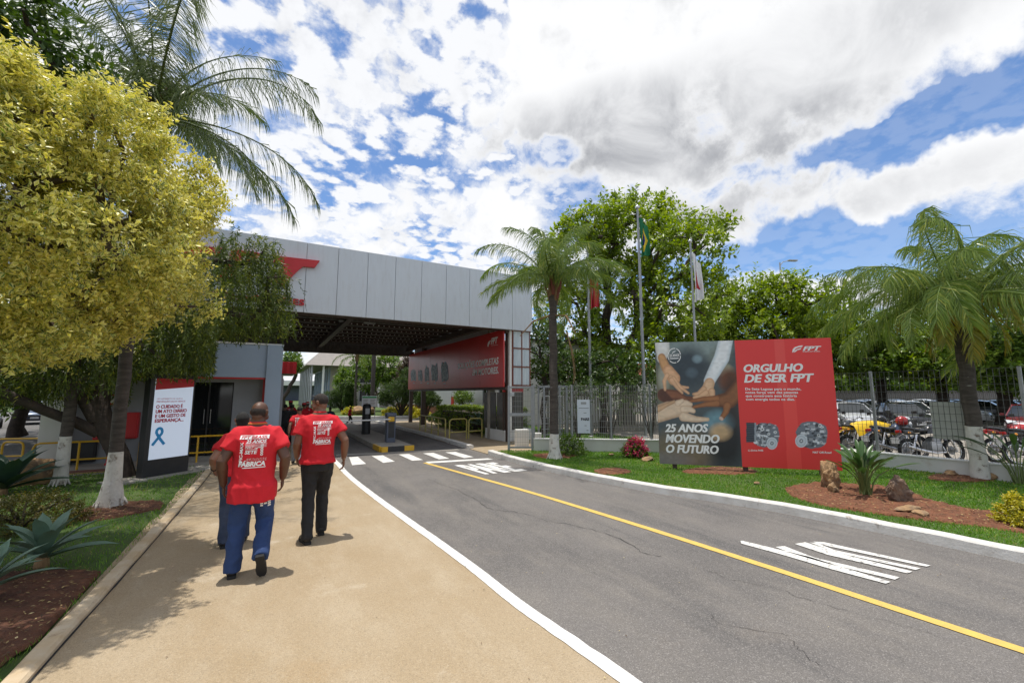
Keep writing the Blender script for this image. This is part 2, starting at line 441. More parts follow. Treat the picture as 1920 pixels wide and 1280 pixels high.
# walkway: sandy concrete, rust-stained towards its edges, rubbed pale patches
def ground_mat(name, cols, aggregate, stains, grain=0.5, rough=0.9):
    m = bpy.data.materials.new(name)
    m.use_nodes = True
    nt = m.node_tree
    N, L = nt.nodes, nt.links
    p = N['Principled BSDF']
    p.inputs['Roughness'].default_value = rough
    p.inputs['Specular IOR Level'].default_value = 0.3
    t = N.new('ShaderNodeTexCoord')
    co = t.outputs['Object']
    def noise(sc, dt=6, rg=0.6, st=None, dist=0):
        n = N.new('ShaderNodeTexNoise')
        v = co
        if st:
            mp = N.new('ShaderNodeMapping'); mp.inputs['Scale'].default_value = st
            L.new(co, mp.inputs[0]); v = mp.outputs[0]
        L.new(v, n.inputs['Vector'])
        n.inputs['Scale'].default_value = sc; n.inputs['Detail'].default_value = dt; n.inputs['Roughness'].default_value = rg
        n.inputs['Distortion'].default_value = dist
        return n.outputs[0]
    def rng(v, a, b, lo=0, hi=1):
        n = N.new('ShaderNodeMapRange'); n.interpolation_type = 'SMOOTHSTEP'
        L.new(v, n.inputs[0])
        n.inputs[1].default_value, n.inputs[2].default_value, n.inputs[3].default_value, n.inputs[4].default_value = a, b, lo, hi
        return n.outputs[0]
    def mix(f, a, b, mode='MIX'):
        mx = N.new('ShaderNodeMix'); mx.data_type = 'RGBA'; mx.blend_type = mode
        if isinstance(f, float):
            mx.inputs[0].default_value = f
        else:
            L.new(f, mx.inputs[0])
        for k, v in ((6, a), (7, b)):
            if isinstance(v, tuple):
                mx.inputs[k].default_value = (*v, 1)
            else:
                L.new(v, mx.inputs[k])
        return mx.outputs[2]
    c = mix(rng(noise(0.55, 6), 0.35, 0.65), cols[0], cols[1])
    c = mix(rng(noise(2.3, 8, 0.65, (1, 0.35, 1)), 0.42, 0.72), c, cols[2])
    for col, sc, lo, hi, st in stains:
        c = mix(rng(noise(sc, 8, 0.65, st), lo, hi), c, col)
    vo = N.new('ShaderNodeTexVoronoi'); vo.inputs['Scale'].default_value = aggregate[0]
    L.new(co, vo.inputs['Vector'])
    sc = N.new('ShaderNodeSeparateColor'); L.new(vo.outputs['Color'], sc.inputs[0])
    c = mix(rng(sc.outputs[0], aggregate[1], 1.0, 0, aggregate[3]), c, aggregate[2])
    c = mix(rng(sc.outputs[1], 0.70, 1.0, 0, aggregate[3] * 0.9), c, tuple(v * 0.45 for v in cols[0]))
    fine = noise(160, 3, 0.7)
    c = mix(grain, c, mix(rng(fine, 0.3, 0.7), (0.55, 0.55, 0.55), (1.4, 1.4, 1.4)), 'MULTIPLY')
    L.new(c, p.inputs['Base Color'])
    b = N.new('ShaderNodeBump'); b.inputs['Strength'].default_value = 0.45; b.inputs['Distance'].default_value = 0.006
    ad = N.new('ShaderNodeMath'); ad.operation = 'ADD'
    L.new(fine, ad.inputs[0]); L.new(vo.outputs['Distance'], ad.inputs[1])
    L.new(ad.outputs[0], b.inputs['Height'])
    L.new(b.outputs[0], p.inputs['Normal'])
    return m
M['asphalt'] = ground_mat('asphalt', [(0.170, 0.157, 0.146), (0.130, 0.121, 0.114), (0.192, 0.175, 0.156)], (150, 0.66, (0.36, 0.335, 0.31), 0.5),
                          [((0.092, 0.089, 0.088), 1.1, 0.50, 0.70, (1.0, 0.16, 1)), ((0.205, 0.18, 0.155), 0.7, 0.58, 0.76, None), ((0.06, 0.058, 0.057), 2.4, 0.70, 0.78, None)])
M['asphalt_far'] = ground_mat('asphalt_far', [(0.15, 0.145, 0.14), (0.12, 0.116, 0.112), (0.17, 0.16, 0.15)], (60, 0.7, (0.3, 0.28, 0.26), 0.5),
                              [((0.09, 0.088, 0.086), 0.5, 0.56, 0.7, None)])
M['walk'] = ground_mat('walk', [(0.39, 0.302, 0.194), (0.355, 0.265, 0.158), (0.43, 0.345, 0.235)], (150, 0.74, (0.52, 0.43, 0.31), 0.4),
                       [((0.385, 0.265, 0.140), 0.45, 0.54, 0.74, None), ((0.52, 0.44, 0.33), 1.3, 0.58, 0.74, None), ((0.27, 0.20, 0.13), 1.9, 0.62, 0.80, None), ((0.24, 0.18, 0.12), 6.0, 0.72, 0.78, None)], grain=0.3, rough=0.8)
M['paving_red'] = ground_mat('paving_red', [(0.24, 0.10, 0.07), (0.20, 0.085, 0.06), (0.27, 0.13, 0.09)], (60, 0.7, (0.36, 0.22, 0.16), 0.5), [])
M['yard'] = ground_mat('yard', [(0.30, 0.27, 0.23), (0.26, 0.235, 0.20), (0.34, 0.30, 0.25)], (60, 0.7, (0.42, 0.38, 0.33), 0.5), [])

# foliage
G1, G2, G3 = (0.030, 0.075, 0.012), (0.060, 0.130, 0.018), (0.13, 0.22, 0.03)
M['leaf_yellow'] = leaf_mat('leaf_yellow', [(0.0, (0.06, 0.12, 0.02)), (0.4, (0.18, 0.26, 0.04)), (0.7, (0.48, 0.49, 0.075)), (1.0, (0.70, 0.64, 0.11))], 0.28, 0.38,
                            edge_mix=[(0.0, (0.52, 0.50, 0.20)), (0.5, (0.72, 0.66, 0.22)), (1.0, (0.82, 0.74, 0.26))])
M['leaf_bright'] = leaf_mat('leaf_bright', [(0.0, (0.085, 0.135, 0.02)), (0.5, (0.19, 0.27, 0.033)), (1.0, (0.38, 0.45, 0.06))], 0.45)
M['leaf_mid'] = leaf_mat('leaf_mid', [(0.0, (0.055, 0.10, 0.018)), (0.5, (0.11, 0.185, 0.028)), (1.0, (0.23, 0.31, 0.05))], 0.38)
M['leaf_dark'] = leaf_mat('leaf_dark', [(0.0, (0.03, 0.06, 0.014)), (0.6, (0.06, 0.105, 0.02)), (1.0, (0.12, 0.17, 0.03))], 0.3)
M['leaf_weep'] = leaf_mat('leaf_weep', [(0.0, (0.05, 0.075, 0.018)), (0.5, (0.10, 0.14, 0.026)), (0.85, (0.20, 0.24, 0.04)), (1.0, (0.32, 0.31, 0.06))], 0.35)
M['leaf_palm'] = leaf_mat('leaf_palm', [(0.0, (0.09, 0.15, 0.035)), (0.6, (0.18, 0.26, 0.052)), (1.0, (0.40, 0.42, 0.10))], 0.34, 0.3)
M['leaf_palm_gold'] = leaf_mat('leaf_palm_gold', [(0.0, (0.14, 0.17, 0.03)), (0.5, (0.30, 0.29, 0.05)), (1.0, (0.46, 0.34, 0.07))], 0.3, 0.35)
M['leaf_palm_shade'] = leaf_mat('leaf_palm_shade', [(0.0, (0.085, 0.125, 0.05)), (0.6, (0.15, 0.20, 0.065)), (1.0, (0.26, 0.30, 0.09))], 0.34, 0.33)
M['leaf_hedge'] = leaf_mat('leaf_hedge', [(0.0, (0.06, 0.12, 0.015)), (0.5, (0.15, 0.24, 0.025)), (1.0, (0.36, 0.40, 0.04))], 0.35)
M['leaf_gold'] = leaf_mat('leaf_gold', [(0.0, (0.16, 0.20, 0.02)), (0.5, (0.42, 0.38, 0.03)), (1.0, (0.66, 0.55, 0.04))], 0.35)
M['leaf_strel'] = leaf_mat('leaf_strel', [(0.0, (0.030, 0.070, 0.020)), (0.6, (0.055, 0.115, 0.030)), (1.0, (0.10, 0.17, 0.05))], 0.2, 0.3)
M['leaf_shrub'] = leaf_mat('leaf_shrub', [(0.0, (0.05, 0.055, 0.012)), (0.5, (0.10, 0.10, 0.018)), (1.0, (0.22, 0.17, 0.03))], 0.3)
M['leaf_purple'] = leaf_mat('leaf_purple', [(0.0, (0.06, 0.035, 0.03)), (0.6, (0.10, 0.07, 0.05)), (1.0, (0.13, 0.13, 0.05))], 0.3)
M['bloom_pink'] = leaf_mat('bloom_pink', [(0.0, (0.45, 0.02, 0.12)), (0.6, (0.62, 0.05, 0.16)), (1.0, (0.75, 0.28, 0.22))], 0.35)
M['agave'] = mat('agave', (0.16, 0.25, 0.18), 0.5, (0.11, 0.19, 0.13), 3, bump=0.1, bscale=30)
M['agave_dark'] = mat('agave_dark', (0.05, 0.10, 0.06), 0.5, (0.035, 0.07, 0.045), 3)
M['grass'] = leaf_mat('grass', [(0.0, (0.065, 0.16, 0.014)), (0.5, (0.125, 0.275, 0.024)), (0.85, (0.21, 0.36, 0.04)), (1.0, (0.42, 0.38, 0.13))], 0.35, 0.45)
M['litter'] = leaf_mat('litter', [(0.0, (0.06, 0.035, 0.02)), (0.4, (0.22, 0.13, 0.06)), (0.75, (0.50, 0.38, 0.16)), (1.0, (0.65, 0.55, 0.30))], 0.1, 0.7)

# ------------------------------------------------------------------ mesh building
class MB:
    """collects shapes and links them as one mesh object"""
    def __init__(s):
        s.v, s.f = [], []
    def add(s, vs_, fs):
        o = len(s.v)
        s.v.extend(tuple(p) for p in vs_)
        s.f.extend(tuple(i + o for i in f) for f in fs)
        return s
    def box(s, c, size, rz=0.0, mtx=None, taper=1.0):
        hx, hy, hz = size[0] / 2, size[1] / 2, size[2] / 2
        P = [Vector((x * hx * (taper if z > 0 else 1), y * hy * (taper if z > 0 else 1), z * hz)) for z in (-1, 1) for y in (-1, 1) for x in (-1, 1)]
        Mx = mtx if mtx is not None else Matrix.Rotation(rz, 4, 'Z')
        P = [Vector(c) + (Mx @ p if mtx is None else Mx.to_3x3() @ p) for p in P]
        return s.add(P, [(0, 2, 3, 1), (4, 5, 7, 6), (0, 1, 5, 4), (1, 3, 7, 5), (3, 2, 6, 7), (2, 0, 4, 6)])
    def bbox(s, c, size, b=0.01, rz=0.0):
        """box with chamfered upright and top edges"""
        bm = bmesh.new()
        bmesh.ops.create_cube(bm, size=1.0)
        for v in bm.verts:
            v.co = Vector((v.co.x * size[0], v.co.y * size[1], v.co.z * size[2]))
        bmesh.ops.bevel(bm, geom=list(bm.edges), offset=min(b, min(size) * 0.45), segments=2, affect='EDGES', profile=0.6)
        Mx = Matrix.Translation(c) @ Matrix.Rotation(rz, 4, 'Z')
        bm.transform(Mx)
        bm.verts.index_update()
        s.add([v.co for v in bm.verts], [tuple(v.index for v in f.verts) for f in bm.faces])
        bm.free()
        return s
    def tube(s, pts, rad, n=8, cap=True, flat=None):
        """round bar through pts; rad a number, a list, or a list of (rx, ry)"""
        pts = [Vector(p) for p in pts]
        k = len(pts)
        if not isinstance(rad, (list, tuple)):
            rad = [rad] * k
        rad = [r if isinstance(r, tuple) else (r, r) for r in rad]
        o = len(s.v)
        t0 = (pts[1] - pts[0]).normalized()
        ref = Vector((0, 0, 1)) if abs(t0.z) < 0.9 else Vector((0, 1, 0))
        if flat is not None:
            ref = Vector(flat)
        nrm = (ref - t0 * ref.dot(t0)).normalized()
        for i in range(k):
            t = (pts[min(i + 1, k - 1)] - pts[max(i - 1, 0)]).normalized()
            nrm = (nrm - t * nrm.dot(t))
            nrm = nrm.normalized() if nrm.length > 1e-6 else t.orthogonal().normalized()
            bn = t.cross(nrm)
            for j in range(n):
                a = 2 * PI * j / n
                s.v.append(tuple(pts[i] + bn * (math.cos(a) * rad[i][0]) + nrm * (math.sin(a) * rad[i][1])))
        for i in range(k - 1):
            for j in range(n):
                a, b = o + i * n + j, o + i * n + (j + 1) % n
                s.f.append((a, b, b + n, a + n))
        if cap:
            s.f.append(tuple(o + j for j in reversed(range(n))))
            s.f.append(tuple(o + (k - 1) * n + j for j in range(n)))
        return s
    def ball(s, c, r, nu=12, nv=8, mtx=None):
        if not isinstance(r, (tuple, list)):
            r = (r, r, r)
        o = len(s.v)
        for i in range(1, nv):
            th = PI * i / nv
            for j in range(nu):
                a = 2 * PI * j / nu
                p = Vector((math.sin(th) * math.cos(a) * r[0], math.sin(th) * math.sin(a) * r[1], math.cos(th) * r[2]))
                if mtx is not None:
                    p = mtx @ p
                s.v.append(tuple(Vector(c) + p))
        for i, z in ((0, r[2]), (1, -r[2])):
            p = Vector((0, 0, z))
            if mtx is not None:
                p = mtx @ p
            s.v.append(tuple(Vector(c) + p))
        T, B = len(s.v) - 2, len(s.v) - 1
        for j in range(nu):
            s.f.append((T, o + j, o + (j + 1) % nu))
            e = o + (nv - 2) * nu
            s.f.append((B, e + (j + 1) % nu, e + j))
            for i in range(nv - 2):
                a = o + i * nu + j
                b = o + i * nu + (j + 1) % nu
                s.f.append((a, a + nu, b + nu, b))
        return s
    def lathe(s, c, prof, n=16, axis='Z'):
        o = len(s.v)
        for r, z in prof:
            for j in range(n):
                a = 2 * PI * j / n
                p = (r * math.cos(a), r * math.sin(a), z)
                if axis == 'X':
                    p = (p[2], p[0], p[1])
                elif axis == 'Y':
                    p = (p[0], p[2], p[1])
                s.v.append((c[0] + p[0], c[1] + p[1], c[2] + p[2]))
        for i in range(len(prof) - 1):
            for j in range(n):
                a, b = o + i * n + j, o + i * n + (j + 1) % n
                s.f.append((a, b, b + n, a + n))
        return s
    def torus(s, c, R_, r, axis='Y', n=28, m=8):
        prof = [(R_ + r * math.cos(2 * PI * k / m), r * math.sin(2 * PI * k / m)) for k in range(m + 1)]
        return s.lathe(c, prof, n, axis)
    def prism(s, poly, z0, z1):
        """vertical prism over a flat outline"""
        n = len(poly)
        o = len(s.v)
        s.v += [(p[0], p[1], z0) for p in poly] + [(p[0], p[1], z1) for p in poly]
        ar = sum(poly[i][0] * poly[(i + 1) % n][1] - poly[(i + 1) % n][0] * poly[i][1] for i in range(n))
        tri = fill(poly)
        if ar < 0:
            side = [(o + (i + 1) % n, o + i, o + n + i, o + n + (i + 1) % n) for i in range(n)]
        else:
            side = [(o + i, o + (i + 1) % n, o + n + (i + 1) % n, o + n + i) for i in range(n)]
        s.f += side
        s.f += [tuple(o + n + i for i in t) for t in tri] + [tuple(o + i for i in reversed(t)) for t in tri]
        return s
    def sheet(s, poly, z):
        o = len(s.v)
        s.v += [(p[0], p[1], z) for p in poly]
        s.f += [tuple(o + i for i in t) for t in fill(poly)]
        return s
    def plate(s, poly, fn, depth=0.004):
        """thin plate: outline in (a, b), fn(a, b, offset) gives the point"""
        n = len(poly)
        o = len(s.v)
        s.v += [tuple(fn(a, b, 0.0)) for a, b in poly] + [tuple(fn(a, b, depth)) for a, b in poly]
        tri = fill(poly)
        s.f += [tuple(o + n + i for i in t) for t in tri]
        s.f += [(o + i, o + (i + 1) % n, o + n + (i + 1) % n, o + n + i) for i in range(n)]
        return s
    def build(s, name, m, parent=None, smooth=False, origin=None):
        me = bpy.data.meshes.new(name)
        vv = s.v
        if origin is not None:
            vv = [(p[0] - origin[0], p[1] - origin[1], p[2] - origin[2]) for p in vv]
        me.from_pydata(vv, [], s.f)
        me.validate()
        return link(name, me, m, parent, smooth)

def fill(poly):
    n = len(poly)
    if n == 3:
        return [(0, 1, 2)]
    r = delaunay_2d_cdt([Vector(p[:2]) for p in poly], [], [list(range(n))], 1, 1e-7)
    back = {}
    for k, orig in enumerate(r[3]):
        back[k] = orig[0] if orig else 0
    return [tuple(back[i] for i in f) for f in r[2]]

def link(name, me, m, parent=None, smooth=False):
    if m is not None:
        for mm in (m if isinstance(m, (list, tuple)) else [m]):
            me.materials.append(M[mm] if isinstance(mm, str) else mm)
    if smooth:
        me.polygons.foreach_set('use_smooth', [True] * len(me.polygons))
        if smooth != True:
            me.set_sharp_from_angle(angle=R(smooth))
    o = bpy.data.objects.new(name, me)
    C.objects.link(o)
    if parent is not None:
        o.parent = parent
    return o

def thing(name, label, cat, loc=(0, 0, 0), rz=0.0, group=None):
    o = bpy.data.objects.new(name, None)
    o.empty_display_size = 0.2
    C.objects.link(o)
    o.location = loc
    o.rotation_euler = (0, 0, rz)
    return tag(o, label, cat, group)

def tag(o, label, cat, group=None):
    o['label'] = label
    o['category'] = cat
    if group:
        o['group'] = group
    return o

def kind(o, k):
    o['kind'] = k
    return o

def dup(root, loc, rz, label, group=None, scale=None, mats=None):
    """a copy of a thing with copies of its parts and sub-parts; mats swaps materials on the copies"""
    def cp(o, parent):
        c = o.copy()
        C.objects.link(c)
        if parent is not None:
            c.parent = parent
            c.matrix_parent_inverse = o.matrix_parent_inverse
        if mats and c.type == 'MESH' and any(s.material and s.material.name in mats for s in c.material_slots):
            for s_ in c.material_slots:
                s_.link = 'OBJECT'
                mm = o.data.materials[s_.slot_index]
                s_.material = M[mats[mm.name]] if mm.name in mats else mm
        for ch in o.children:
            cp(ch, c)
        return c
    r = cp(root, None)
    r.location = loc
    r.rotation_euler = (0, 0, rz)
    r['label'] = label
    if group:
        r['group'] = group
    if scale:
        r.scale = (scale, scale, scale) if not isinstance(scale, tuple) else scale
    return r

def np_mesh(name, V, F, attrs=None):
    """fast mesh from arrays: V (n,3), F (m,k)"""
    me = bpy.data.meshes.new(name)
    V = np.ascontiguousarray(V, dtype=np.float32)
    F = np.ascontiguousarray(F, dtype=np.int32)
    me.vertices.add(len(V))
    me.vertices.foreach_set('co', V.ravel())
    k = F.shape[1]
    me.loops.add(F.size)
    me.loops.foreach_set('vertex_index', F.ravel())
    me.polygons.add(len(F))
    me.polygons.foreach_set('loop_start', np.arange(0, F.size, k, dtype=np.int32))
    for an, av in (attrs or {}).items():
        a = me.attributes.new(an, 'FLOAT', 'POINT')
        a.data.foreach_set('value', np.ascontiguousarray(av, dtype=np.float32))
    me.update(calc_edges=True)
    return me

def unit(a):
    return a / np.maximum(np.linalg.norm(a, axis=-1, keepdims=True), 1e-9)

def leaf_arrays(P, D, Nn, length, width, rnd, fold=0.25, droop=0.0, wpos=0.45):
    """leaves: base points P, directions D, face normals Nn; five vertices and four triangles each"""
    n = len(P)
    D = unit(D)
    S = unit(np.cross(D, Nn))
    U = np.cross(S, D)
    L = np.broadcast_to(np.asarray(length, dtype=float), (n,))[:, None]
    W = np.broadcast_to(np.asarray(width, dtype=float), (n,))[:, None] / 2
    mid = P + D * L * wpos
    tip = P + D * L - np.array([0, 0, 1.0]) * L * droop
    V = np.stack([P, mid - U * W * fold * 0.8, mid + S * W + U * W * fold, mid - S * W + U * W * fold, tip], 1).reshape(-1, 3)
    base = (np.arange(n) * 5)[:, None, None]
    F = (base + np.array([[0, 2, 1], [0, 1, 3], [1, 2, 4], [3, 1, 4]])[None]).reshape(-1, 3)
    edge = np.tile(np.array([0.3, 0.0, 1.0, 1.0, 0.6]), n)
    return V, F, {'edge': edge, 'rnd': np.repeat(np.clip(rnd, 0, 1), 5)}

def join_arrays(parts):
    Vs, Fs, A, o = [], [], {}, 0
    for V, F, at_ in parts:
        Vs.append(V); Fs.append(F + o); o += len(V)
        for k, v in at_.items():
            A.setdefault(k, []).append(v)
    return np.concatenate(Vs), np.concatenate(Fs), {k: np.concatenate(v) for k, v in A.items()}

def inside(poly, X, Y):
    c = np.zeros(X.shape, bool)
    n = len(poly)
    for i in range(n):
        x0, y0 = poly[i][:2]
        x1, y1 = poly[(i + 1) % n][:2]
        if y0 == y1:
            continue
        k = ((y0 > Y) != (y1 > Y)) & (X < (x1 - x0) * (Y - y0) / (y1 - y0) + x0)
        c ^= k
    return c

def rough_sheet(poly, z, step, amp, freq, skirt=0.1, seed=0):
    """uneven ground over an outline, its rim lowered by skirt"""
    rs = np.random.RandomState(seed)
    xs = [p[0] for p in poly]; ys = [p[1] for p in poly]
    gx, gy = np.meshgrid(np.arange(min(xs), max(xs), step), np.arange(min(ys), max(ys), step))
    gx = gx.ravel() + rs.uniform(-.3, .3, gx.size) * step
    gy = gy.ravel() + rs.uniform(-.3, .3, gy.size) * step
    k = inside(poly, gx, gy)
    pts = [Vector(p[:2]) for p in poly] + [Vector((a, b)) for a, b in zip(gx[k], gy[k])]
    n = len(poly)
    r = delaunay_2d_cdt(pts, [], [list(range(n))], 1, 1e-6)
    mb = MB()
    for i, p in enumerate(r[0]):
        rim = any(o < n for o in r[3][i]) if r[3][i] else False
        h = amp * (mnoise.noise(Vector((p.x * freq, p.y * freq, seed * 3.1))) + 0.6 * mnoise.noise(Vector((p.x * freq * 3, p.y * freq * 3, seed))))
        mb.v.append((p.x, p.y, z - skirt if rim else z + h))
    mb.f = [tuple(f) for f in r[2]]
    return mb

# ------------------------------------------------------------------ lettering
_font_cache = {}
def text_mesh(body, bold=0.018, shear=0.0, extrude=0.0, spacing=1.0):
    """letters as a mesh of cap height 1 with its left bottom corner at the origin: (verts, faces, width)"""
    key = (body, bold, shear, extrude, spacing)
    if key in _font_cache:
        return _font_cache[key]
    cu = bpy.data.curves.new('t', 'FONT')
    cu.body = body
    cu.size = 1.0
    cu.offset = bold
    cu.shear = shear
    cu.extrude = extrude
    cu.space_character = spacing
    cu.resolution_u = 3
    ob = bpy.data.objects.new('t', cu)
    C.objects.link(ob)
    dg = bpy.context.evaluated_depsgraph_get()
    me = bpy.data.meshes.new_from_object(ob.evaluated_get(dg))
    vv = np.array([v.co[:] for v in me.vertices])
    ff = [tuple(p.vertices) for p in me.polygons]
    bpy.data.objects.remove(ob)
    bpy.data.curves.remove(cu)
    bpy.data.meshes.remove(me)
    cap = 0.69
    vv = vv / cap
    vv[:, 0] -= vv[:, 0].min()
    _font_cache[key] = (vv, ff, vv[:, 0].max())
    return _font_cache[key]

def put_text(mb, body, fn, x, y, h, w=None, bold=0.018, shear=0.0, align='L', off=0.004, spacing=1.0, extrude=0.0, heavy=0):
    """letters on a surface: fn(a, b, offset); (x, y) the baseline start, h cap height, w full width if fixed"""
    vv, ff, W = text_mesh(body, bold, shear, extrude, spacing)
    sx = h if w is None else w / W
    x0 = x - (W * sx if align == 'R' else W * sx / 2 if align == 'C' else 0)
    for k in range(heavy + 1):     # heavy strokes: the letters again, a little to the side and a hair lower
        dx = (k - heavy / 2) * 0.034 * h
        mb.add([fn(x0 + p[0] * sx + dx, y + p[1] * h, off + p[2] * h - k * 0.0004) for p in vv], ff)
    return mb
# ================================================================== THE GROUND
def offset_line(pts, d):
    """parallel of a polyline, d to its right"""
    out = []
    for i, p in enumerate(pts):
        a = Vector(pts[max(i - 1, 0)]); b = Vector(pts[min(i + 1, len(pts) - 1)])
        t = (b - a).normalized()
        out.append((p[0] + t.y * d, p[1] - t.x * d))
    return out

def smooth_line(pts, n=4):
    """Catmull-Rom through pts"""
    out = []
    P = [Vector(p) for p in pts]
    for i in range(len(P) - 1):
        p0, p1, p2, p3 = P[max(i - 1, 0)], P[i], P[i + 1], P[min(i + 2, len(P) - 1)]
        for k in range(n):
            t = k / n
            out.append(tuple(0.5 * ((2 * p1) + (p2 - p0) * t + (2 * p0 - 5 * p1 + 4 * p2 - p3) * t * t + (3 * p1 - p0 - 3 * p2 + p3) * t ** 3)))
    out.append(tuple(P[-1]))
    return out

def strip(mb, left, right, z):
    o = len(mb.v)
    for a, b in zip(left, right):
        mb.v += [(a[0], a[1], z), (b[0], b[1], z)]
    for i in range(len(left) - 1):
        k = o + 2 * i
        mb.f.append((k, k + 1, k + 3, k + 2))
    return mb

EDGE_L = smooth_line([(2.6, -10), (2.25, -3), (2.08, 1.0), (2.02, 2.11), (1.98, 2.6), (1.92, 3.3), (1.90, 4.1), (1.84, 5.2), (1.78, 6.1), (1.69, 7.6), (1.62, 9.2), (1.60, 10.6), (1.62, 12.6), (1.62, 26.5)])
KERB_R = smooth_line([(7.4, -10), (7.1, -3), (6.95, 0.4), (6.90, 1.43), (6.86, 2.12), (6.79, 2.9), (6.68, 3.72), (6.42, 4.6), (6.09, 5.43), (5.87, 6.4), (5.68, 7.5), (5.55, 8.99), (5.54, 10.3), (5.60, 11.25)])
KERB_L = smooth_line([(-1.30, -10), (-1.22, -2), (-1.17, 2.0), (-1.16, 3.9), (-1.10, 5.9), (-1.05, 8.0), (-1.0, 11.0), (-1.0, 12.7)])

o = MB().sheet([(-900, -900), (900, -900), (900, 900), (-900, 900)], -0.06).build('ground', 'asphalt_far')
kind(o, 'structure')
o = MB().sheet([(-60, 60), (-60, 300), (60, 300), (60, 60)], -0.04).build('far_lawn', 'lawn_base'); kind(o, 'structure')

mb = MB()
strip(mb, EDGE_L, [(8.2, p[1]) if p[1] < 11.6 else (5.75, p[1]) for p in EDGE_L], 0.0)
road = kind(mb.build('road', 'asphalt'), 'structure')
walk = kind(strip(MB(), [(-1.3, p[1]) if p[1] < 13 else (0.40, p[1]) for p in EDGE_L], EDGE_L, 0.004).build('walkway', 'walk'), 'structure')
# white edge line with a slightly uneven brushed rim
rs = np.random.RandomState(3)
fine = smooth_line(EDGE_L[8:50], 6)
wob = lambda s: [(p[0] + 0.006 * mnoise.noise(Vector((p[1] * 7, s, 0))), p[1]) for p in fine]
el = strip(MB(), offset_line(wob(1), -0.055), offset_line(wob(5), 0.06), 0.009).build('edge_line', 'road_white', road)
YL = smooth_line([(5.0, -10), (4.72, -2), (4.62, 0.6), (4.60, 1.0), (4.55, 2.0), (4.50, 2.9), (4.40, 4.3), (4.17, 6.57), (3.85, 8.8), (3.56, 10.75)], 14)
strip(MB(), offset_line([(p[0] + 0.006 * mnoise.noise(Vector((p[1] * 9, 3, 0))), p[1]) for p in YL], -0.052),
      offset_line([(p[0] + 0.006 * mnoise.noise(Vector((p[1] * 9, 8, 0))), p[1]) for p in YL], 0.056), 0.006).build('centre_line', 'road_yellow', road)
def quad_at(name, px, m, z=0.008):
    return MB().sheet([at(a, b, z) for a, b in px], z).build(name, m, road)
c5 = lambda a, b: (620 + a * 0.2292, 820 + b * 0.2292)
for q in ([(150, 160), (222, 156), (290, 214), (176, 226)], [(336, 150), (428, 145), (526, 195), (430, 206)], [(556, 138), (640, 133), (756, 182), (668, 189)],
          [(755, 128), (842, 124), (970, 170), (886, 177)], [(938, 120), (1020, 116), (1170, 158), (1092, 167)]):
    quad_at('crosswalk_stripe', [c5(*p) for p in q], 'road_white')
quad_at('stop_line', [c5(*p) for p in ((775, 197), (1285, 169), (1330, 178), (800, 210))], 'road_white')
quad_at('drain_strip', [c5(*p) for p in ((45, 138), (1030, 92), (1060, 100), (45, 150))], 'concrete', 0.005)
# the word PARE, stretched along the lane for drivers going towards the gate
pare0, pare1 = Vector(at(*c5(1000, 292))), Vector(at(*c5(1575, 262)))
mb = MB()
gx, gy = Vector((0.965, -0.26)), Vector((-0.02, 1.0))
put_text(mb, 'PARE', lambda a, b, z: (4.22 + a * 0.985 - 0.10 * b, 8.62 - a * 0.05 + b * 1.0, 0.008 + z), 0, 0, 1.35, w=1.02, bold=0.02, off=0, heavy=1)
mb.build('lane_lettering', 'road_white', road)
# worn arrow markings: two strokes that meet, and three that run together
c6 = lambda a, b: (1340 + a * 0.3021, 960 + b * 0.3021)
for q in ([(160, 176), (176, 176), (600, 278), (760, 330), (1092, 430), (1062, 441), (700, 345), (560, 303), (420, 262), (166, 193)],
          [(378, 214), (432, 208), (620, 280), (1150, 402), (1118, 416), (720, 322), (590, 286), (470, 250)],
          [(498, 195), (560, 184), (690, 222), (760, 250), (1228, 366), (1196, 377), (700, 262)],
          [(590, 186), (640, 190), (740, 232), (1278, 346), (1248, 356), (760, 250), (690, 222)],
          [(604, 180), (680, 184), (770, 204), (1340, 328), (1312, 336), (800, 228), (700, 208)]):
    quad_at('lane_marking', [c6(*p) for p in q], 'road_white_worn')
# cracks in the asphalt
M['crack'] = mat('crack', (0.022, 0.021, 0.020), 0.95)
def crack(px, w):
    pts = smooth_line([at(*p) for p in px], 5)
    rs_ = random.Random(len(px))
    pts = [(x + rs_.uniform(-1, 1) * 0.022, y + rs_.uniform(-1, 1) * 0.022) for x, y in pts]
    wl_ = [w * 0.6 * rs_.uniform(0.2, 1.3) for _ in pts]
    L_ = [offset_line(pts, -k)[i] for i, k in enumerate(wl_)]
    R_ = [offset_line(pts, k)[i] for i, k in enumerate(wl_)]
    strip(MB(), L_, R_, 0.0045).build('crack', 'crack', road)
c7 = lambda a, b: (460 + a * 0.40625, 840 + b * 0.40625)
crack([c7(*p) for p in ((840, 140), (900, 165), (985, 195), (1050, 232), (1080, 245), (1115, 275), (1180, 288), (1280, 300), (1390, 335), (1500, 352), (1620, 382), (1750, 430), (1830, 480), (1920, 498))], 0.006)
crack([c6(*p) for p in ((-60, 350), (40, 395), (180, 430), (260, 450), (420, 485), (560, 540), (700, 575), (820, 612))], 0.0035)
crack([c6(*p) for p in ((-20, 640), (60, 700), (420, 760), (500, 830), (560, 880), (640, 950))], 0.003)
crack([c6(*p) for p in ((900, 640), (1080, 680), (1200, 712), (1330, 745), (1420, 790))], 0.002)
crack([c7(*p) for p in ((520, 62), (560, 92), (600, 104))], 0.004)

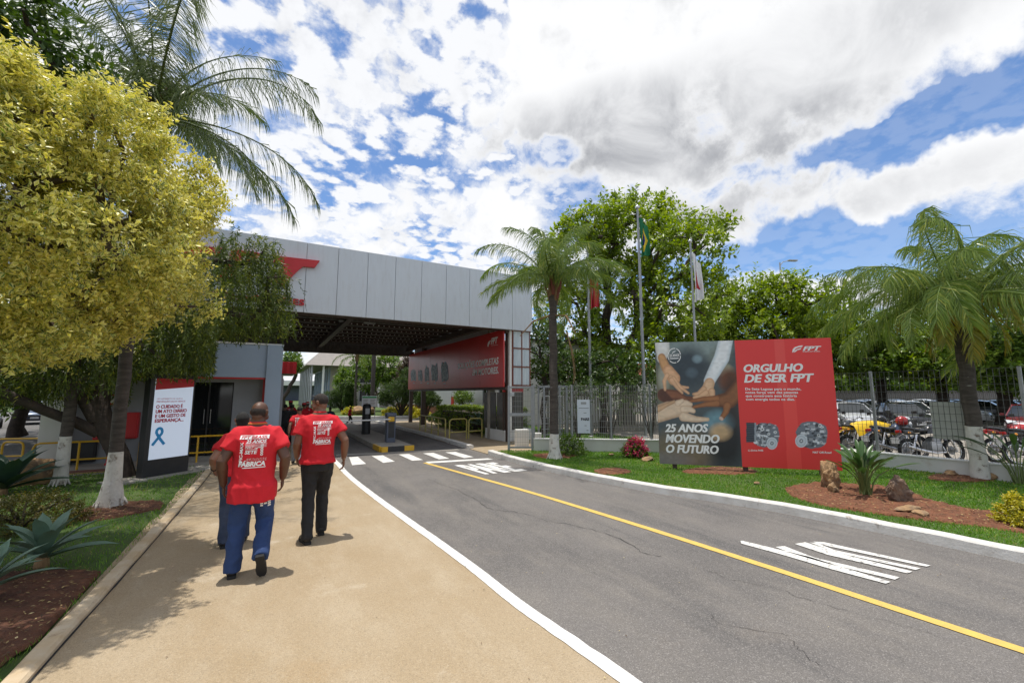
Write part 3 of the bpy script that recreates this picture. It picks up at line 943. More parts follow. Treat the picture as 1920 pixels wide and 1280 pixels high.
# kerbs
def kerb(name, line, w, h, m, side, wob_=0.006, bevel=0.02):
    """profile swept along the line, to its right when side = 1; slightly uneven as hand cast"""
    mb = MB()
    pts = smooth_line(line, 3)
    prof = [(0, -0.05), (0, h - bevel), (bevel, h), (w - bevel, h), (w, h - bevel), (w, -0.05)]
    for i, p in enumerate(pts):
        a = Vector(pts[max(i - 1, 0)]); b = Vector(pts[min(i + 1, len(pts) - 1)])
        t = (b - a).normalized()
        nx, ny = t.y * side, -t.x * side
        dz = wob_ * mnoise.noise(Vector((p[0] * 2.2, p[1] * 2.2, 4)))
        dx = wob_ * mnoise.noise(Vector((p[0] * 3, p[1] * 3, 9)))
        for q, z in prof:
            mb.v.append((p[0] + nx * (q + dx), p[1] + ny * (q + dx), z + (dz if z > 0 else 0)))
    n = len(prof)
    for i in range(len(pts) - 1):
        for j in range(n - 1):
            a = i * n + j
            mb.f.append((a, a + 1, a + n + 1, a + n) if side < 0 else (a, a + n, a + n + 1, a + 1))
    e = (len(pts) - 1) * n
    mb.f += [tuple(range(n)), tuple(e + k for k in reversed(range(n)))]
    return kind(mb.build(name, m, smooth=40), 'structure')
kerb('right_kerb', KERB_R, 0.17, 0.13, 'kerb_white', 1)
kerb('left_kerb', KERB_L, 0.13, 0.05, 'kerb_tan', -1, 0.008)
kj = smooth_line(KERB_L, 5)      # dark uneven strip over the joint between kerb and walkway
kind(strip(MB(), offset_line(kj, -0.01), [(p[0] + 0.012 + 0.016 * max(0, mnoise.noise(Vector((p[1] * 2.3, 1, 0)))), p[1]) for p in kj], 0.0075).build('kerb_joint', 'crack', walk), 'structure')

# lawns and beds
LAWN_Z = 0.10
lawn_r = [(p[0] + 0.165, p[1]) for p in KERB_R] + [(6.2, 11.32), (6.93, 10.88), (9.84, 8.82), (12.44, 6.98), (12.46, -10)]
lawn_l = [(p[0] - 0.125, p[1]) for p in KERB_L] + [(-2.0, 12.85), (-9.5, 12.9), (-16, 12.9), (-16, -10)]
kind(rough_sheet(lawn_r, LAWN_Z - 0.03, 0.5, 0.012, 0.7, 0.05, 1).build('right_lawn', 'lawn_base', smooth=True), 'structure')
kind(rough_sheet(lawn_l, 0.03, 0.5, 0.015, 0.7, 0.05, 2).build('left_lawn', 'lawn_base', smooth=True), 'structure')
BEDS = []
def bed(px, z, m, name='soil_bed', seed=0, amp=0.02):
    poly = smooth_line([at(a, b, z) for a, b in px] + [at(*px[0], z)], 4)[:-1]
    poly = [(min(p[0], -1.30), p[1]) if p[0] < 2 else p for p in poly]     # stop short of the left kerb
    BEDS.append(poly)
    return kind(rough_sheet(poly, z, 0.055, amp, 4.0, 0.03, seed).build(name, m, smooth=True), 'structure')
def ring(cx, cy_, rx, ry, n=14, s=1):
    r_ = random.Random(s)
    return [(cx + rx * math.cos(2 * PI * k / n) * r_.uniform(.85, 1.1), cy_ + ry * math.sin(2 * PI * k / n) * r_.uniform(.85, 1.1)) for k in range(n)]
bed([(-700, 1120), (-200, 1075), (40, 1066), (150, 1064), (215, 1068), (226, 1082), (180, 1120), (110, 1170), (30, 1218), (-60, 1262), (-500, 1330)], 0.055, 'soil', seed=3)
bed([(130, 965), (180, 945), (250, 936), (300, 938), (314, 946), (270, 958), (200, 970), (150, 973)], 0.055, 'soil', seed=4)
bed([(1470, 912), (1530, 902), (1580, 904), (1640, 908), (1700, 918), (1740, 932), (1800, 948), (1920, 966), (2100, 990), (2300, 1050), (2100, 1030), (1920, 996), (1840, 984), (1760, 975), (1660, 962), (1560, 948), (1490, 930)], LAWN_Z, 'soil_red', seed=5, amp=0.03)
for k, (cx_, cy_, rx, ry) in enumerate([(1148, 882, 34, 6), (1352, 881, 75, 7), (1040, 853, 40, 5), (1815, 893, 75, 8), (1880, 886, 30, 8)]):
    bed(ring(cx_, cy_, rx, ry, 14, k), LAWN_Z, 'soil_red', seed=6 + k, amp=0.015)

# pavements round the gatehouse and inside the gate
kind(MB().prism([(-16, 12.9), (-1.0, 12.75), (0.40, 12.75), (0.40, 14.9), (-16, 14.9)], -0.05, 0.012).build('gatehouse_pavement', 'concrete'), 'structure')
kind(MB().sheet([(-9, 13.15), (-2.9, 13.05), (-2.9, 13.5), (-9, 13.6)], 0.017).build('red_paving', 'paving_red'), 'structure')
kind(MB().sheet([(-9, 12.98), (-2.0, 12.90), (-2.0, 13.02), (-9, 13.12)], 0.018).build('tactile_strip', 'road_yellow'), 'structure')
kind(MB().prism([(5.62, 11.35), (6.9, 10.9), (9.8, 11.0), (9.8, 27), (5.78, 27)], -0.05, 0.02).build('right_pavement', 'walk'), 'structure')
kerb('inner_kerb', [(5.60, 12.6), (5.66, 15), (5.70, 19), (5.72, 27)], 0.16, 0.13, 'kerb_white', 1)
kind(MB().prism([(12.55, -20), (60, -20), (60, 60), (12.55, 60)], -0.06, 0.03).build('parking_lot', 'yard'), 'structure')
kind(rough_sheet([(7.1, 11.2), (9.9, 9.1), (12.5, 7.2), (12.5, 24), (8.7, 24), (8.7, 14)], 0.03, 0.8, 0.02, 0.5, 0.05, 12).build('inner_lawn', 'lawn_base', smooth=True), 'structure')
kind(MB().prism([(1.8, 34.5), (5.2, 32.5), (11.5, 30.5), (11.5, 60), (-3, 60), (-2, 44)], -0.05, 0.10).build('garden_lawn', 'lawn_base'), 'structure')
kerb('garden_kerb', [(11.5, 30.4), (5.2, 32.4), (1.75, 34.4), (-2.1, 44), (-3.1, 60)], 0.15, 0.14, 'kerb_white', -1)
kind(MB().sheet([(-80, 18), (-11, 16.5), (-11, 19.5), (-80, 24)], 0.0).build('side_road', 'asphalt_far'), 'structure')

# ================================================================== THE GATE CANOPY
GY = 13.4
can = thing('gate_canopy', 'wide gate canopy with pale grey metal fascia spanning the road', 'canopy', (4.0, GY, 0))
def P_(mb, name, m, parent=can, smooth=False):
    return mb.build(name, m, parent, smooth, origin=parent.location)
x = 8.49
k = 0
while x > -7.2:
    w = 0.86
    b = MB().bbox((x - w / 2, GY + 0.04, 5.08), (w - 0.010, 0.08, 2.06), 0.008)
    P_(b, 'fascia_panel', 'metal_panel')
    x -= w
P_(MB().box((0.65, GY + 0.11, 6.09), (15.7, 0.14, 0.05)).box((0.65, GY + 0.11, 5.08), (15.7, 0.05, 1.9)), 'fascia_backing', 'galvanised')
P_(MB().box((7.78, GY + 6.3, 5.08), (0.05, 12.3, 2.06)), 'side_fascia', 'metal_panel')
# corrugated roof seen from below
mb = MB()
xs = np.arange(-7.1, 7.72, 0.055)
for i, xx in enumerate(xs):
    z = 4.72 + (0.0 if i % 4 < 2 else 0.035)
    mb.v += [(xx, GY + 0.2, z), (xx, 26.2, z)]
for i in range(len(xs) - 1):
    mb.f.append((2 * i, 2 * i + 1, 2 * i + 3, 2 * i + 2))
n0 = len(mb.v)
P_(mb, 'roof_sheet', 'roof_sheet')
P_(MB().box((0.27, 19.85, 4.86), (14.9, 12.6, 0.06)), 'roof_top', 'galvanised')
# edge beam behind the fascia, purlins across, rafters along
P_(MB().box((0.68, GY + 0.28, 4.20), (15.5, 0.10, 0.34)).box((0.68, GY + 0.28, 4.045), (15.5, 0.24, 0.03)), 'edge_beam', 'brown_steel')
for k in range(9):
    y = GY + 1.25 + k * 1.28
    P_(MB().box((0.27, y, 4.62), (14.8, 0.05, 0.13)).box((0.27, y + 0.05, 4.56), (14.8, 0.10, 0.012)), 'purlin', 'brown_steel')
for xr in (-2.6, 2.35, 7.32):
    P_(MB().box((xr, 19.9, 4.42), (0.09, 12.2, 0.24)).box((xr, 19.9, 4.30), (0.2, 12.2, 0.02)), 'rafter', 'brown_steel')
mb = MB()
for k in range(9):     # white blocks along the purlins stand in for daylight glinting at the ridges
    y = GY + 1.20 + k * 1.28
    for xx in np.arange(0.2, 7.2, 0.22):
        mb.box((xx, y - 0.02, 4.60), (0.045, 0.03, 0.035))
o = P_(mb, 'daylight_glints', 'print_white'); o['kind'] = 'stuff'
tr_ = []
mb = MB().box((0.27, 26.15, 4.66), (14.8, 0.12, 0.12)).box((0.27, 26.15, 4.08), (14.8, 0.12, 0.14))
P_(mb, 'truss_chord', 'truss_steel')
for k in range(10):
    xx = -6.2 + k * 1.5
    P_(MB().tube([(xx, 26.12, 4.10), (xx + 0.75, 26.12, 4.64), (xx + 1.5, 26.12, 4.10)], 0.03, 6), 'truss_brace', 'truss_steel')
mb = MB()
for i, xx in enumerate(np.arange(-7.0, 7.7, 0.12)):
    mb.v += [(xx, 26.25 + (0.02 if i % 2 else 0), 4.08), (xx, 26.25 + (0.02 if i % 2 else 0), 4.75)]
for i in range(len(mb.v) // 2 - 1):
    mb.f.append((2 * i, 2 * i + 2, 2 * i + 3, 2 * i + 1))
P_(mb, 'end_sheet', 'truss_steel')
for (xc, yc, zt, s_, m_) in ((7.57, 15.0, 4.3, 0.20, 'concrete'), (7.58, 23.4, 4.3, 0.22, 'brown_steel'), (7.62, 13.72, 4.1, 0.16, 'brown_steel'), (7.62, 25.9, 4.3, 0.2, 'brown_steel'),
                             (0.0, 25.9, 4.3, 0.25, 'white_wall'), (-6.6, 13.8, 4.1, 0.25, 'brown_steel'), (-6.6, 25.9, 4.1, 0.25, 'brown_steel')):
    P_(MB().bbox((xc, yc, zt / 2), (s_, s_, zt), 0.012), 'column', m_)
for px_, py_ in ((645, 632), (692, 628)):
    p = at_y(px_, py_, GY + 3.2)
    P_(MB().bbox((p.x, p.y, 4.40), (0.42, 0.16, 0.07), 0.02).box((p.x, p.y, 4.50), (0.03, 0.03, 0.2)), 'ceiling_lamp', 'galvanised')
# raised red emblem and lettering on the fascia
fsc = lambda a, b, z: (a, GY - 0.003 - z, b)
def on_fascia(px):
    return [(lambda v: (v.x, v.z))(at_y(a, b, GY)) for a, b in px]
c3 = lambda a, b: (420 + a * 0.1875, 420 + b * 0.1875)
sg = thing('company_sign', 'big red company letters and lettering fixed on the grey fascia', 'sign', (0, GY - 0.01, 5.0))
T_ = [c3(*p) for p in ((520, 325), (955, 375), (905, 443), (790, 430), (740, 470), (600, 608), (440, 578), (560, 470), (600, 410), (490, 395))]
F_ = [c3(*p) for p in ((80, 262), (330, 292), (380, 318), (300, 400), (180, 400), (150, 450), (60, 560), (-60, 540), (20, 440), (60, 340))]
P2 = [c3(*p) for p in ((-330, 215), (20, 255), (-25, 330), (-250, 300), (-290, 345), (-90, 372), (-140, 440), (-340, 410), (-430, 530), (-560, 510))]
for pl in (T_, F_, P2):
    mb = MB().plate(on_fascia(pl), lambda a, b, z: (a, GY - 0.008 - z, b), 0.09)
    mb.build('letter', 'red_paint', sg, origin=sg.location)
e_ = on_fascia([c3(800, 815), c3(470, 770), c3(795, 745)])
mb = MB()
put_text(mb, 'TECHNOLOGIES', lambda a, b, z: (a, GY - 0.006 - z, b), e_[0][0], e_[0][1], 0.16, w=2.35, bold=0.03, align='R', off=0.02, extrude=0.12, spacing=1.12, heavy=1)
mb.build('lettering', 'red_paint', sg, origin=sg.location)

# ------------------------------------------------------------------ long red banner panel under the canopy
PX = 7.42
ban = thing('red_banner_panel', 'long dark red panel with pale slogan and row of engines hung under canopy', 'sign', (PX, 19.6, 2.0))
bn = lambda a, b, z: (PX - 0.03 - z, 25.8 - a, b)          # a runs from the far end towards the eye
L_ = 12.15
for k in range(6):
    MB().bbox((PX, 25.8 - (k + 0.5) * L_ / 6, 3.03), (0.06, L_ / 6 - 0.006, 2.10), 0.006).build('panel_sheet', 'red_panel', ban, origin=ban.location)
MB().box((PX + 0.08, 19.6, 1.93), (0.12, 12.1, 0.12)).box((PX + 0.08, 19.6, 4.0), (0.12, 12.1, 0.10)).build('panel_frame', 'brown_steel', ban, origin=ban.location)
def on_ban(px):
    out = []
    for a, b in px:
        v = at_x(a, b, PX - 0.03)
        out.append((25.8 - v.y, v.z))
    return out
c8 = lambda a, b: (740 + a * 0.11458, 640 + b * 0.11458)
mb = MB()
q0, q1 = on_ban([c8(1045, 430), c8(1700, 365)])
qt = on_ban([c8(1700, 258)])[0]
put_text(mb, 'SOLUÇÕES COMPLETAS', bn, q1[0], q1[1], qt[1] - q1[1], w=(q1[0] - q0[0]) * 1.02, bold=0.02, shear=0.12, align='R', heavy=2)
mb.build('slogan_lettering', 'print_white', ban, origin=ban.location); mb = MB()
q0, q1 = on_ban([c8(1275, 552), c8(1700, 520)])
put_text(mb, 'EM MOTORES.', bn, q1[0], q1[1], qt[1] - on_ban([c8(1700, 365)])[0][1], w=(q1[0] - q0[0]), bold=0.02, shear=0.12, align='R', heavy=2)
mb.build('slogan_lettering', 'print_white', ban, origin=ban.location); mb = MB()
q0, q1 = on_ban([c8(1575, 45), c8(1690, 25)])
put_text(mb, 'FPT', bn, q1[0], q0[1], 0.22, w=(q1[0] - q0[0]), bold=0.05, shear=0.25, align='R')
mb.build('logo_lettering', 'print_white', ban, origin=ban.location); mb = MB()
mb.plate(on_ban([c8(1580, 66), c8(1690, 52), c8(1690, 56), c8(1580, 70)]), bn, 0.004)
mb.build('logo_underline', 'print_white', ban, origin=ban.location)
mb = MB()
mb.plate(on_ban([c8(*p) for p in ((1518, 70), (1528, 20), (1545, -6), (1572, -20), (1570, 0), (1552, 16), (1560, 30), (1545, 45), (1530, 92))]), bn, 0.004)
mb.build('emblem', 'print_white', ban, origin=ban.location)
M['engine_print'] = mat('engine_print', (0.10, 0.12, 0.14), 0.5, (0.27, 0.30, 0.32), 7, detail=8, sharp=(0.45, 0.58))
for i, (x0, x1, yt, yb) in enumerate(((262, 350, 440, 660), (382, 455, 450, 655), (490, 565, 385, 665), (600, 705, 355, 665), (760, 880, 325, 670))):
    r_ = random.Random(i)
    up_ = [(x0 + (x1 - x0) * t, yt + (yb - yt) * r_.uniform(0.0, 0.22)) for t in np.linspace(0.08, 0.9, 7)]
    dn = [(x0 + (x1 - x0) * t, yb - (yb - yt) * r_.uniform(0.0, 0.14)) for t in np.linspace(1.0, 0.1, 6)]
    poly = [(x0, yt + (yb - yt) * 0.4)] + up_ + [(x1, yt + (yb - yt) * 0.5)] + dn
    MB().plate(on_ban([c8(*p) for p in poly]), bn, 0.003 + 0.001 * i).build('engine_picture', 'engine_print', ban, origin=ban.location)
    a0, b0 = on_ban([c8(x0 + 40, yb + 28)])[0]
    mb = MB().plate([(a0, b0), (a0 + 0.32, b0), (a0 + 0.32, b0 + 0.05), (a0, b0 + 0.05)], bn, 0.004)
    mb.build('caption', 'print_grey', ban, origin=ban.location)

# ------------------------------------------------------------------ glazed tower and turnstile booth at the right end of the canopy
tw = thing('glazed_tower', 'pale glazed bay with rust red frame under the fascia corner', 'glazing', (8.05, GY + 0.3, 0))
zs = [2.0 + k * 0.62 for k in range(4)]
gx0, gx1 = 7.72, 8.46
for k in range(3):
    for j in range(2):
        xa = gx0 + 0.05 + j * (gx1 - gx0 - 0.05) / 2
        MB().bbox((xa + 0.16, GY + 0.16, 2.05 + k * 0.68 + 0.33), (0.335, 0.03, 0.63), 0.004).build('pane', 'glass_block', tw, origin=tw.location)
fr = MB()
for z in (2.03, 2.71, 3.39, 4.05):
    fr.box(((gx0 + gx1) / 2, GY + 0.15, z), (gx1 - gx0 + 0.06, 0.06, 0.035))
for xx in (gx0, (gx0 + gx1) / 2 + 0.02, gx1):
    fr.box((xx, GY + 0.148, 3.04), (0.03, 0.05, 2.06))
fr.build('window_frame', mat('rust_frame', (0.22, 0.06, 0.035), 0.6), tw, origin=tw.location)
MB().bbox((7.64, GY + 0.2, 2.05), (0.09, 0.12, 4.0), 0.01).build('corner_post', 'white_paint', tw, origin=tw.location)
MB().box((8.1, GY + 0.45, 3.0), (0.75, 0.03, 2.0)).build('blind', 'cloth_white', tw, origin=tw.location)
bo = thing('turnstile_booth', 'glass booth on white plinth with red lintel beside the canopy post', 'booth', (8.2, 14.6, 0))
def B_(mb, name, m):
    return mb.build(name, m, bo, origin=bo.location)
B_(MB().bbox((8.15, 14.55, 0.22), (1.3, 1.6, 0.40), 0.02), 'plinth', 'white_wall')
for xx in (7.68, 8.08):
    B_(MB().box((xx, 13.82, 1.1), (0.37, 0.03, 1.36)), 'pane', 'glass_grey')
for yy in (14.1, 14.7, 15.2):
    B_(MB().box((7.51, yy, 1.1), (0.03, 0.5, 1.36)), 'pane', 'glass_grey')
B_(MB().box((7.88, 13.80, 1.86), (0.84, 0.10, 0.12)), 'lintel', 'red_paint')
B_(MB().box((8.15, 14.6, 1.98), (1.32, 1.7, 0.06)), 'booth_roof', 'brown_steel')
for xx in (7.48, 7.885, 8.29, 8.78):
    B_(MB().box((xx, 13.805, 1.12), (0.035, 0.05, 1.4)), 'mullion', 'brown_steel')
wc = thing('white_cabinet', 'white ventilated cabinet on the paving behind the mesh gate', 'cabinet', (7.3, 12.2, 0.02), R(-20))
MB().bbox((0, 0, 0.28), (0.42, 0.3, 0.56), 0.012).build('cabinet_body', 'white_wall', wc)
for k in range(6):
    MB().box((0, -0.155, 0.12 + k * 0.07), (0.34, 0.012, 0.03)).build('slat', 'white_paint', wc)
wc2 = thing('white_meter_box', 'smaller white box standing right of the ventilated cabinet', 'cabinet', (7.75, 12.05, 0.02), R(-20))
MB().bbox((0, 0, 0.22), (0.32, 0.28, 0.44), 0.012).build('box_body', 'white_wall', wc2)
MB().box((0, -0.145, 0.24), (0.24, 0.01, 0.32)).build('box_door', 'white_paint', wc2)

# ------------------------------------------------------------------ gatehouse
gh = thing('gatehouse', 'low grey gatehouse with blue grey parapet and dark glass door', 'building', (-3, 14.7, 0))
def H_(mb, name, m, smooth=False):
    return mb.build(name, m, gh, smooth, origin=gh.location)
# parapet carried forward over the front wall
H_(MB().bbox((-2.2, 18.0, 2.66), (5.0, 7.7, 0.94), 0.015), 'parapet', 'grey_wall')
H_(MB().box((-2.2, 18.0, 3.15), (5.06, 7.76, 0.045)), 'coping', 'white_paint')
H_(MB().bbox((0.12, 14.12, 1.58), (0.40, 0.10, 3.10), 0.01), 'pilaster', 'grey_wall')
H_(MB().box((-2.2, 14.19, 2.17), (4.9, 0.05, 0.05)), 'red_trim', 'red_paint')
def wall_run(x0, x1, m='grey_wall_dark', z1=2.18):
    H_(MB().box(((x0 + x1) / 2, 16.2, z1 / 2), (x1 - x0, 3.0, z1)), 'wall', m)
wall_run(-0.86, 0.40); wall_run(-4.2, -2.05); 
H_(MB().box((-1.45, 17.0, 1.05), (1.2, 1.4, 2.1)), 'lobby_back', 'black_paint')
H_(MB().box((-1.45, 15.3, 2.12), (1.2, 1.2, 0.12)), 'door_lintel', 'grey_wall_dark')
for xx in (-1.75, -1.16):
    d_ = H_(MB().box((xx, 14.95, 1.05), (0.58, 0.04, 2.05)), 'glass_door', 'glass_dark')
    MB().tube([(xx + 0.22 * (1 if xx < -1.5 else -1), 14.90, 0.9), (xx + 0.22 * (1 if xx < -1.5 else -1), 14.90, 1.3)], 0.015, 6).build('handle', 'chrome', d_, origin=gh.location)
H_(MB().box((-1.45, 14.93, 1.05), (0.035, 0.07, 2.08)).box((-2.03, 14.93, 1.05), (0.035, 0.07, 2.08)).box((-0.88, 14.93, 1.05), (0.035, 0.07, 2.08)), 'door_frame', 'black_metal')
H_(MB().box((-0.11, 14.66, 1.1), (0.06, 0.06, 2.10)), 'red_edge', 'red_paint')
H_(MB().tube([(-2.15, 14.62, 0.0), (-2.15, 14.62, 2.1)], 0.028, 8), 'downpipe', 'grey_wall')
for xx in (-3.9, -2.55):
    H_(MB().bbox((xx, 14.66, 0.30), (0.52, 0.12, 0.5), 0.10), 'hatch', 'black_paint')
H_(MB().bbox((-4.4, 14.55, 0.9), (0.5, 0.5, 1.8), 0.15), 'round_pier', 'white_wall', 40)
# fire point on the front wall
fs = thing('fire_sign', 'square red fire extinguisher sign on the grey gatehouse wall', 'sign', at_y(209, 749, 14.68))
MB().box((0, 0, 0), (0.26, 0.012, 0.26)).build('sign_plate', 'red_paint', fs)
mb = MB().plate([(-0.05, -0.08), (0.05, -0.08), (0.05, 0.04), (0.02, 0.07), (-0.02, 0.07), (-0.05, 0.04)], lambda a, b, z: (a, -0.008 - z, b), 0.003)
mb.plate([(-0.03, 0.075), (0.08, 0.075), (0.08, 0.095), (-0.03, 0.095)], lambda a, b, z: (a, -0.008 - z, b), 0.003)
mb.build('symbol', 'print_white', fs)
tag(fs, fs['label'], 'sign')
for i, (xx, lab) in enumerate(((at_y(197, 790, 14.58).x, 'red fire hose cabinet left of the white based palm trunk'), (at_y(243, 800, 14.58).x, 'red fire hose cabinet right of the white based palm trunk'))):
    hc = thing('hose_cabinet', lab, 'cabinet', (xx, 14.58, 0.6), 0, 'red fire cabinets on the gatehouse wall')
    MB().bbox((0, 0, 0.33), (0.36, 0.2, 0.66), 0.02).build('cabinet_body', 'red_paint', hc)
    MB().box((0, -0.104, 0.33), (0.28, 0.01, 0.56)).build('cabinet_door', 'red_paint', hc)
hy = thing('red_standpipe', 'red standpipe rising from the paving before the gatehouse', 'standpipe', (-3.3, 14.2, 0.01))
MB().lathe((0, 0, 0), [(0.07, 0), (0.07, 0.03), (0.045, 0.05), (0.045, 0.55), (0.065, 0.56), (0.065, 0.62), (0.03, 0.68), (0, 0.69)], 12).build('pipe', 'red_paint', hy, True)
MB().lathe((-0.06, 0, 0.42), [(0.035, -0.06), (0.035, 0.06), (0, 0.06)], 10, 'X').build('outlet', 'red_paint', hy)
MB().torus((0, 0, 0.70), 0.05, 0.01, 'Z', 14, 6).build('hand_wheel', 'red_paint', hy)
# yellow handrails
def handrail(label, pts, h, posts, name='yellow_handrail', m='yellow_pipe', mid=True, grp='yellow handrails before the gatehouse', r=0.022):
    t = thing(name, label, 'handrail', (pts[0][0], pts[0][1], 0), 0, grp)
    P3 = [Vector((p[0] - pts[0][0], p[1] - pts[0][1], h)) for p in pts]
    d0 = (P3[1] - P3[0]).normalized() * 0.10
    d1 = (P3[-2] - P3[-1]).normalized() * 0.10
    top = [P3[0] - Vector((0, 0, h)), P3[0] - Vector((0, 0, 0.10)), P3[0] + d0 * 0.3 - Vector((0, 0, 0.03)), P3[0] + d0] + P3[1:-1] + [P3[-1] + d1, P3[-1] + d1 * 0.3 - Vector((0, 0, 0.03)), P3[-1] - Vector((0, 0, 0.10)), P3[-1] - Vector((0, 0, h))]
    MB().tube(top, r, 8).build('top_rail', m, t, 40)
    if mid:
        MB().tube([p - Vector((0, 0, h * 0.62)) for p in P3], r * 0.9, 8).build('mid_rail', m, t, 40)
    L__ = [(P3[i + 1] - P3[i]).length for i in range(len(P3) - 1)]
    for f in posts:
        s_ = f * sum(L__); i = 0
        while i < len(L__) - 1 and s_ > L__[i]:
            s_ -= L__[i]; i += 1
        q = P3[i].lerp(P3[i + 1], s_ / L__[i])
        MB().tube([(q.x, q.y, 0), (q.x, q.y, h)], r, 8).build('post', m, t, 40)
    return t
handrail('yellow handrail running behind the dark digital totem to the gatehouse door', [(-2.62, 13.62), (0.1, 13.62)], 0.66, (0.42, 0.75))
handrail('yellow handrail between the two white based palm trunks', [(-4.45, 13.65), (-2.95, 13.65)], 0.64, (0.5,))
handrail('short yellow handrail loop left of the thinner white based palm trunk', [(-5.05, 14.0), (-4.62, 13.7)], 0.68, ())
handrail('yellow handrail loop at the far left beside the boulder', [(-5.75, 14.55), (-5.15, 14.1)], 0.68, ())
handrail('yellow handrail sloping back to the gatehouse corner behind the palm trunk', [(-5.6, 15.2), (-4.7, 14.9), (-4.1, 14.2)], 0.66, (0.5,))
for lab, pts, posts in (('olive yellow railing along the inner kerb before the hedge', [(5.95, 18.75), (5.95, 15.6)], (0.25, 0.5, 0.75)),
                        ('olive yellow railing loop turning towards the concrete canopy post', [(6.0, 15.3), (6.72, 15.36)], ()),
                        ('olive yellow railing loop touching the concrete canopy post', [(6.82, 15.38), (7.40, 15.42)], ())):
    handrail(lab, pts, 0.78, posts, 'olive_railing', 'olive_pipe', True, 'olive railings inside the gate', 0.026)

# ------------------------------------------------------------------ digital totem
tt = thing('digital_totem', 'tall black digital totem showing a suicide prevention notice with blue ribbon', 'totem', (*at(309, 893), 0.0))
a0, a1 = Vector((*at(265, 900, 0.02), 0)), Vector((*at(352, 885, 0.02), 0))
W_ = (a1 - a0).length
ux = (a1 - a0).normalized()
tt.location = (a0 + a1) / 2 - Vector((-ux.y, ux.x, 0)) * -0.0
tt.rotation_euler.z = math.atan2(ux.y, ux.x)
MB().prism([(-W_ / 2 - 0.5, -0.22), (W_ / 2 + 0.62, -0.22), (W_ / 2 + 0.62, 0.42), (-W_ / 2 - 0.5, 0.42)], -0.04, 0.055).build('concrete_slab', 'concrete', tt)
MB().bbox((0, 0.09, 1.10), (W_, 0.18, 2.10), 0.012).build('totem_body', 'black_paint', tt)
sw, s0, s1 = W_ * 0.86, 0.40, 2.06
M['lit_screen'] = mat('lit_screen', (0.55, 0.60, 0.68), 0.25)
pb = M['lit_screen'].node_tree.nodes['Principled BSDF']          # the totem's display is switched on
pb.inputs['Emission Color'].default_value = (0.62, 0.72, 0.90, 1)
pb.inputs['Emission Strength'].default_value = 0.42
MB().box((0.02, -0.004, (s0 + s1) / 2), (sw, 0.012, s1 - s0)).build('screen', 'lit_screen', tt)
tf = lambda a, b, z: (0.02 - sw / 2 + a * sw, -0.0115 - z, s0 + b * (s1 - s0))
MB().plate([(0, 0.855), (1, 0.90), (1, 1), (0, 1)], tf, 0.002).build('red_band', 'red_paint', tt)
mb = MB()
sc_ = lambda a, b, z: (0.02 - sw / 2 + a, -0.0115 - z, s0 + b)
H = s1 - s0
put_text(mb, 'UM LEMBRETE DE QUE A', sc_, 0.06 * sw, 0.735 * H, 0.030, w=0.66 * sw, bold=0.0, off=0.002)
mb.build('lettering', 'print_red', tt); mb = MB()
put_text(mb, 'PREVENÇÃO SALVA VIDAS É', sc_, 0.06 * sw, 0.700 * H, 0.030, w=0.74 * sw, off=0.002)
for i, (s_, w) in enumerate((('O CUIDADO É', 0.68), ('UM ATO DIÁRIO', 0.80), ('E UM GESTO DE', 0.78), ('ESPERANÇA...', 0.74))):
    mb.build('lettering', 'print_red', tt); mb = MB()
    put_text(mb, s_, sc_, 0.06 * sw, (0.625 - i * 0.058) * H, 0.068, w=w * sw, bold=0.03, off=0.003, heavy=2)
mb.build('lettering', 'print_red', tt)
rb = MB()
def band(pts, w):
    L__ = offset_line(pts, -w); R__ = offset_line(pts, w)
    rb.plate(L__ + R__[::-1], sc_, 0.003)
cx_, cy_ = 0.20 * sw, 0.27 * H
arc = [(cx_ + 0.055 * math.cos(a), cy_ + 0.105 + 0.075 * math.sin(a)) for a in np.linspace(-0.5, PI + 0.5, 12)]
band([(cx_ - 0.115, cy_ - 0.16)] + arc, 0.027)
rb.build('ribbon', 'print_blue', tt)
rb = MB()
band([(cx_ - 0.048, cy_ + 0.07), (cx_ + 0.03, cy_ - 0.05), (cx_ + 0.115, cy_ - 0.16)], 0.027)
rb.v = [(p[0], p[1] - 0.003, p[2]) for p in rb.v]
rb.build('ribbon_tail', 'print_blue', tt)
# ================================================================== WALLS AND MESH FENCES
FA, FB, FC, FE = Vector((6.93, 10.88, 0)), Vector((9.84, 8.82, 0)), Vector((12.44, 6.96, 0)), Vector((12.46, -7.0, 0))
def low_wall(label, p, q, h, group='low white walls'):
    d = q - p
    t = thing('low_wall', label, 'wall', p, math.atan2(d.y, d.x), group)
    mb = MB()
    n = max(2, int(d.length / 0.5))
    for i in range(n + 1):       # slightly wavy plaster top
        z = h + 0.006 * mnoise.noise(Vector((i * 0.7, p.x, 2)))
        x_ = d.length * i / n
        mb.v += [(x_, -0.07, 0), (x_, -0.07, z), (x_, 0.07, z), (x_, 0.07, 0)]
    for i in range(n):
        k = 4 * i
        mb.f += [(k, k + 4, k + 5, k + 1), (k + 1, k + 5, k + 6, k + 2), (k + 2, k + 6, k + 7, k + 3)]
    mb.f += [(0, 1, 2, 3), (4 * n + 3, 4 * n + 2, 4 * n + 1, 4 * n)]
    mb.build('plaster', 'low_wall', t)
    MB().bbox((d.length / 2, 0, h + 0.018), (d.length + 0.02, 0.19, 0.03), 0.008).build('coping', 'white_wall', t)
    return t
low_wall('low white wall behind the pink flowering shrub and the billboard', FA, FC, 0.40)
low_wall('low white wall between the motorcycles and the rocks bed', FC, FE, 0.37)

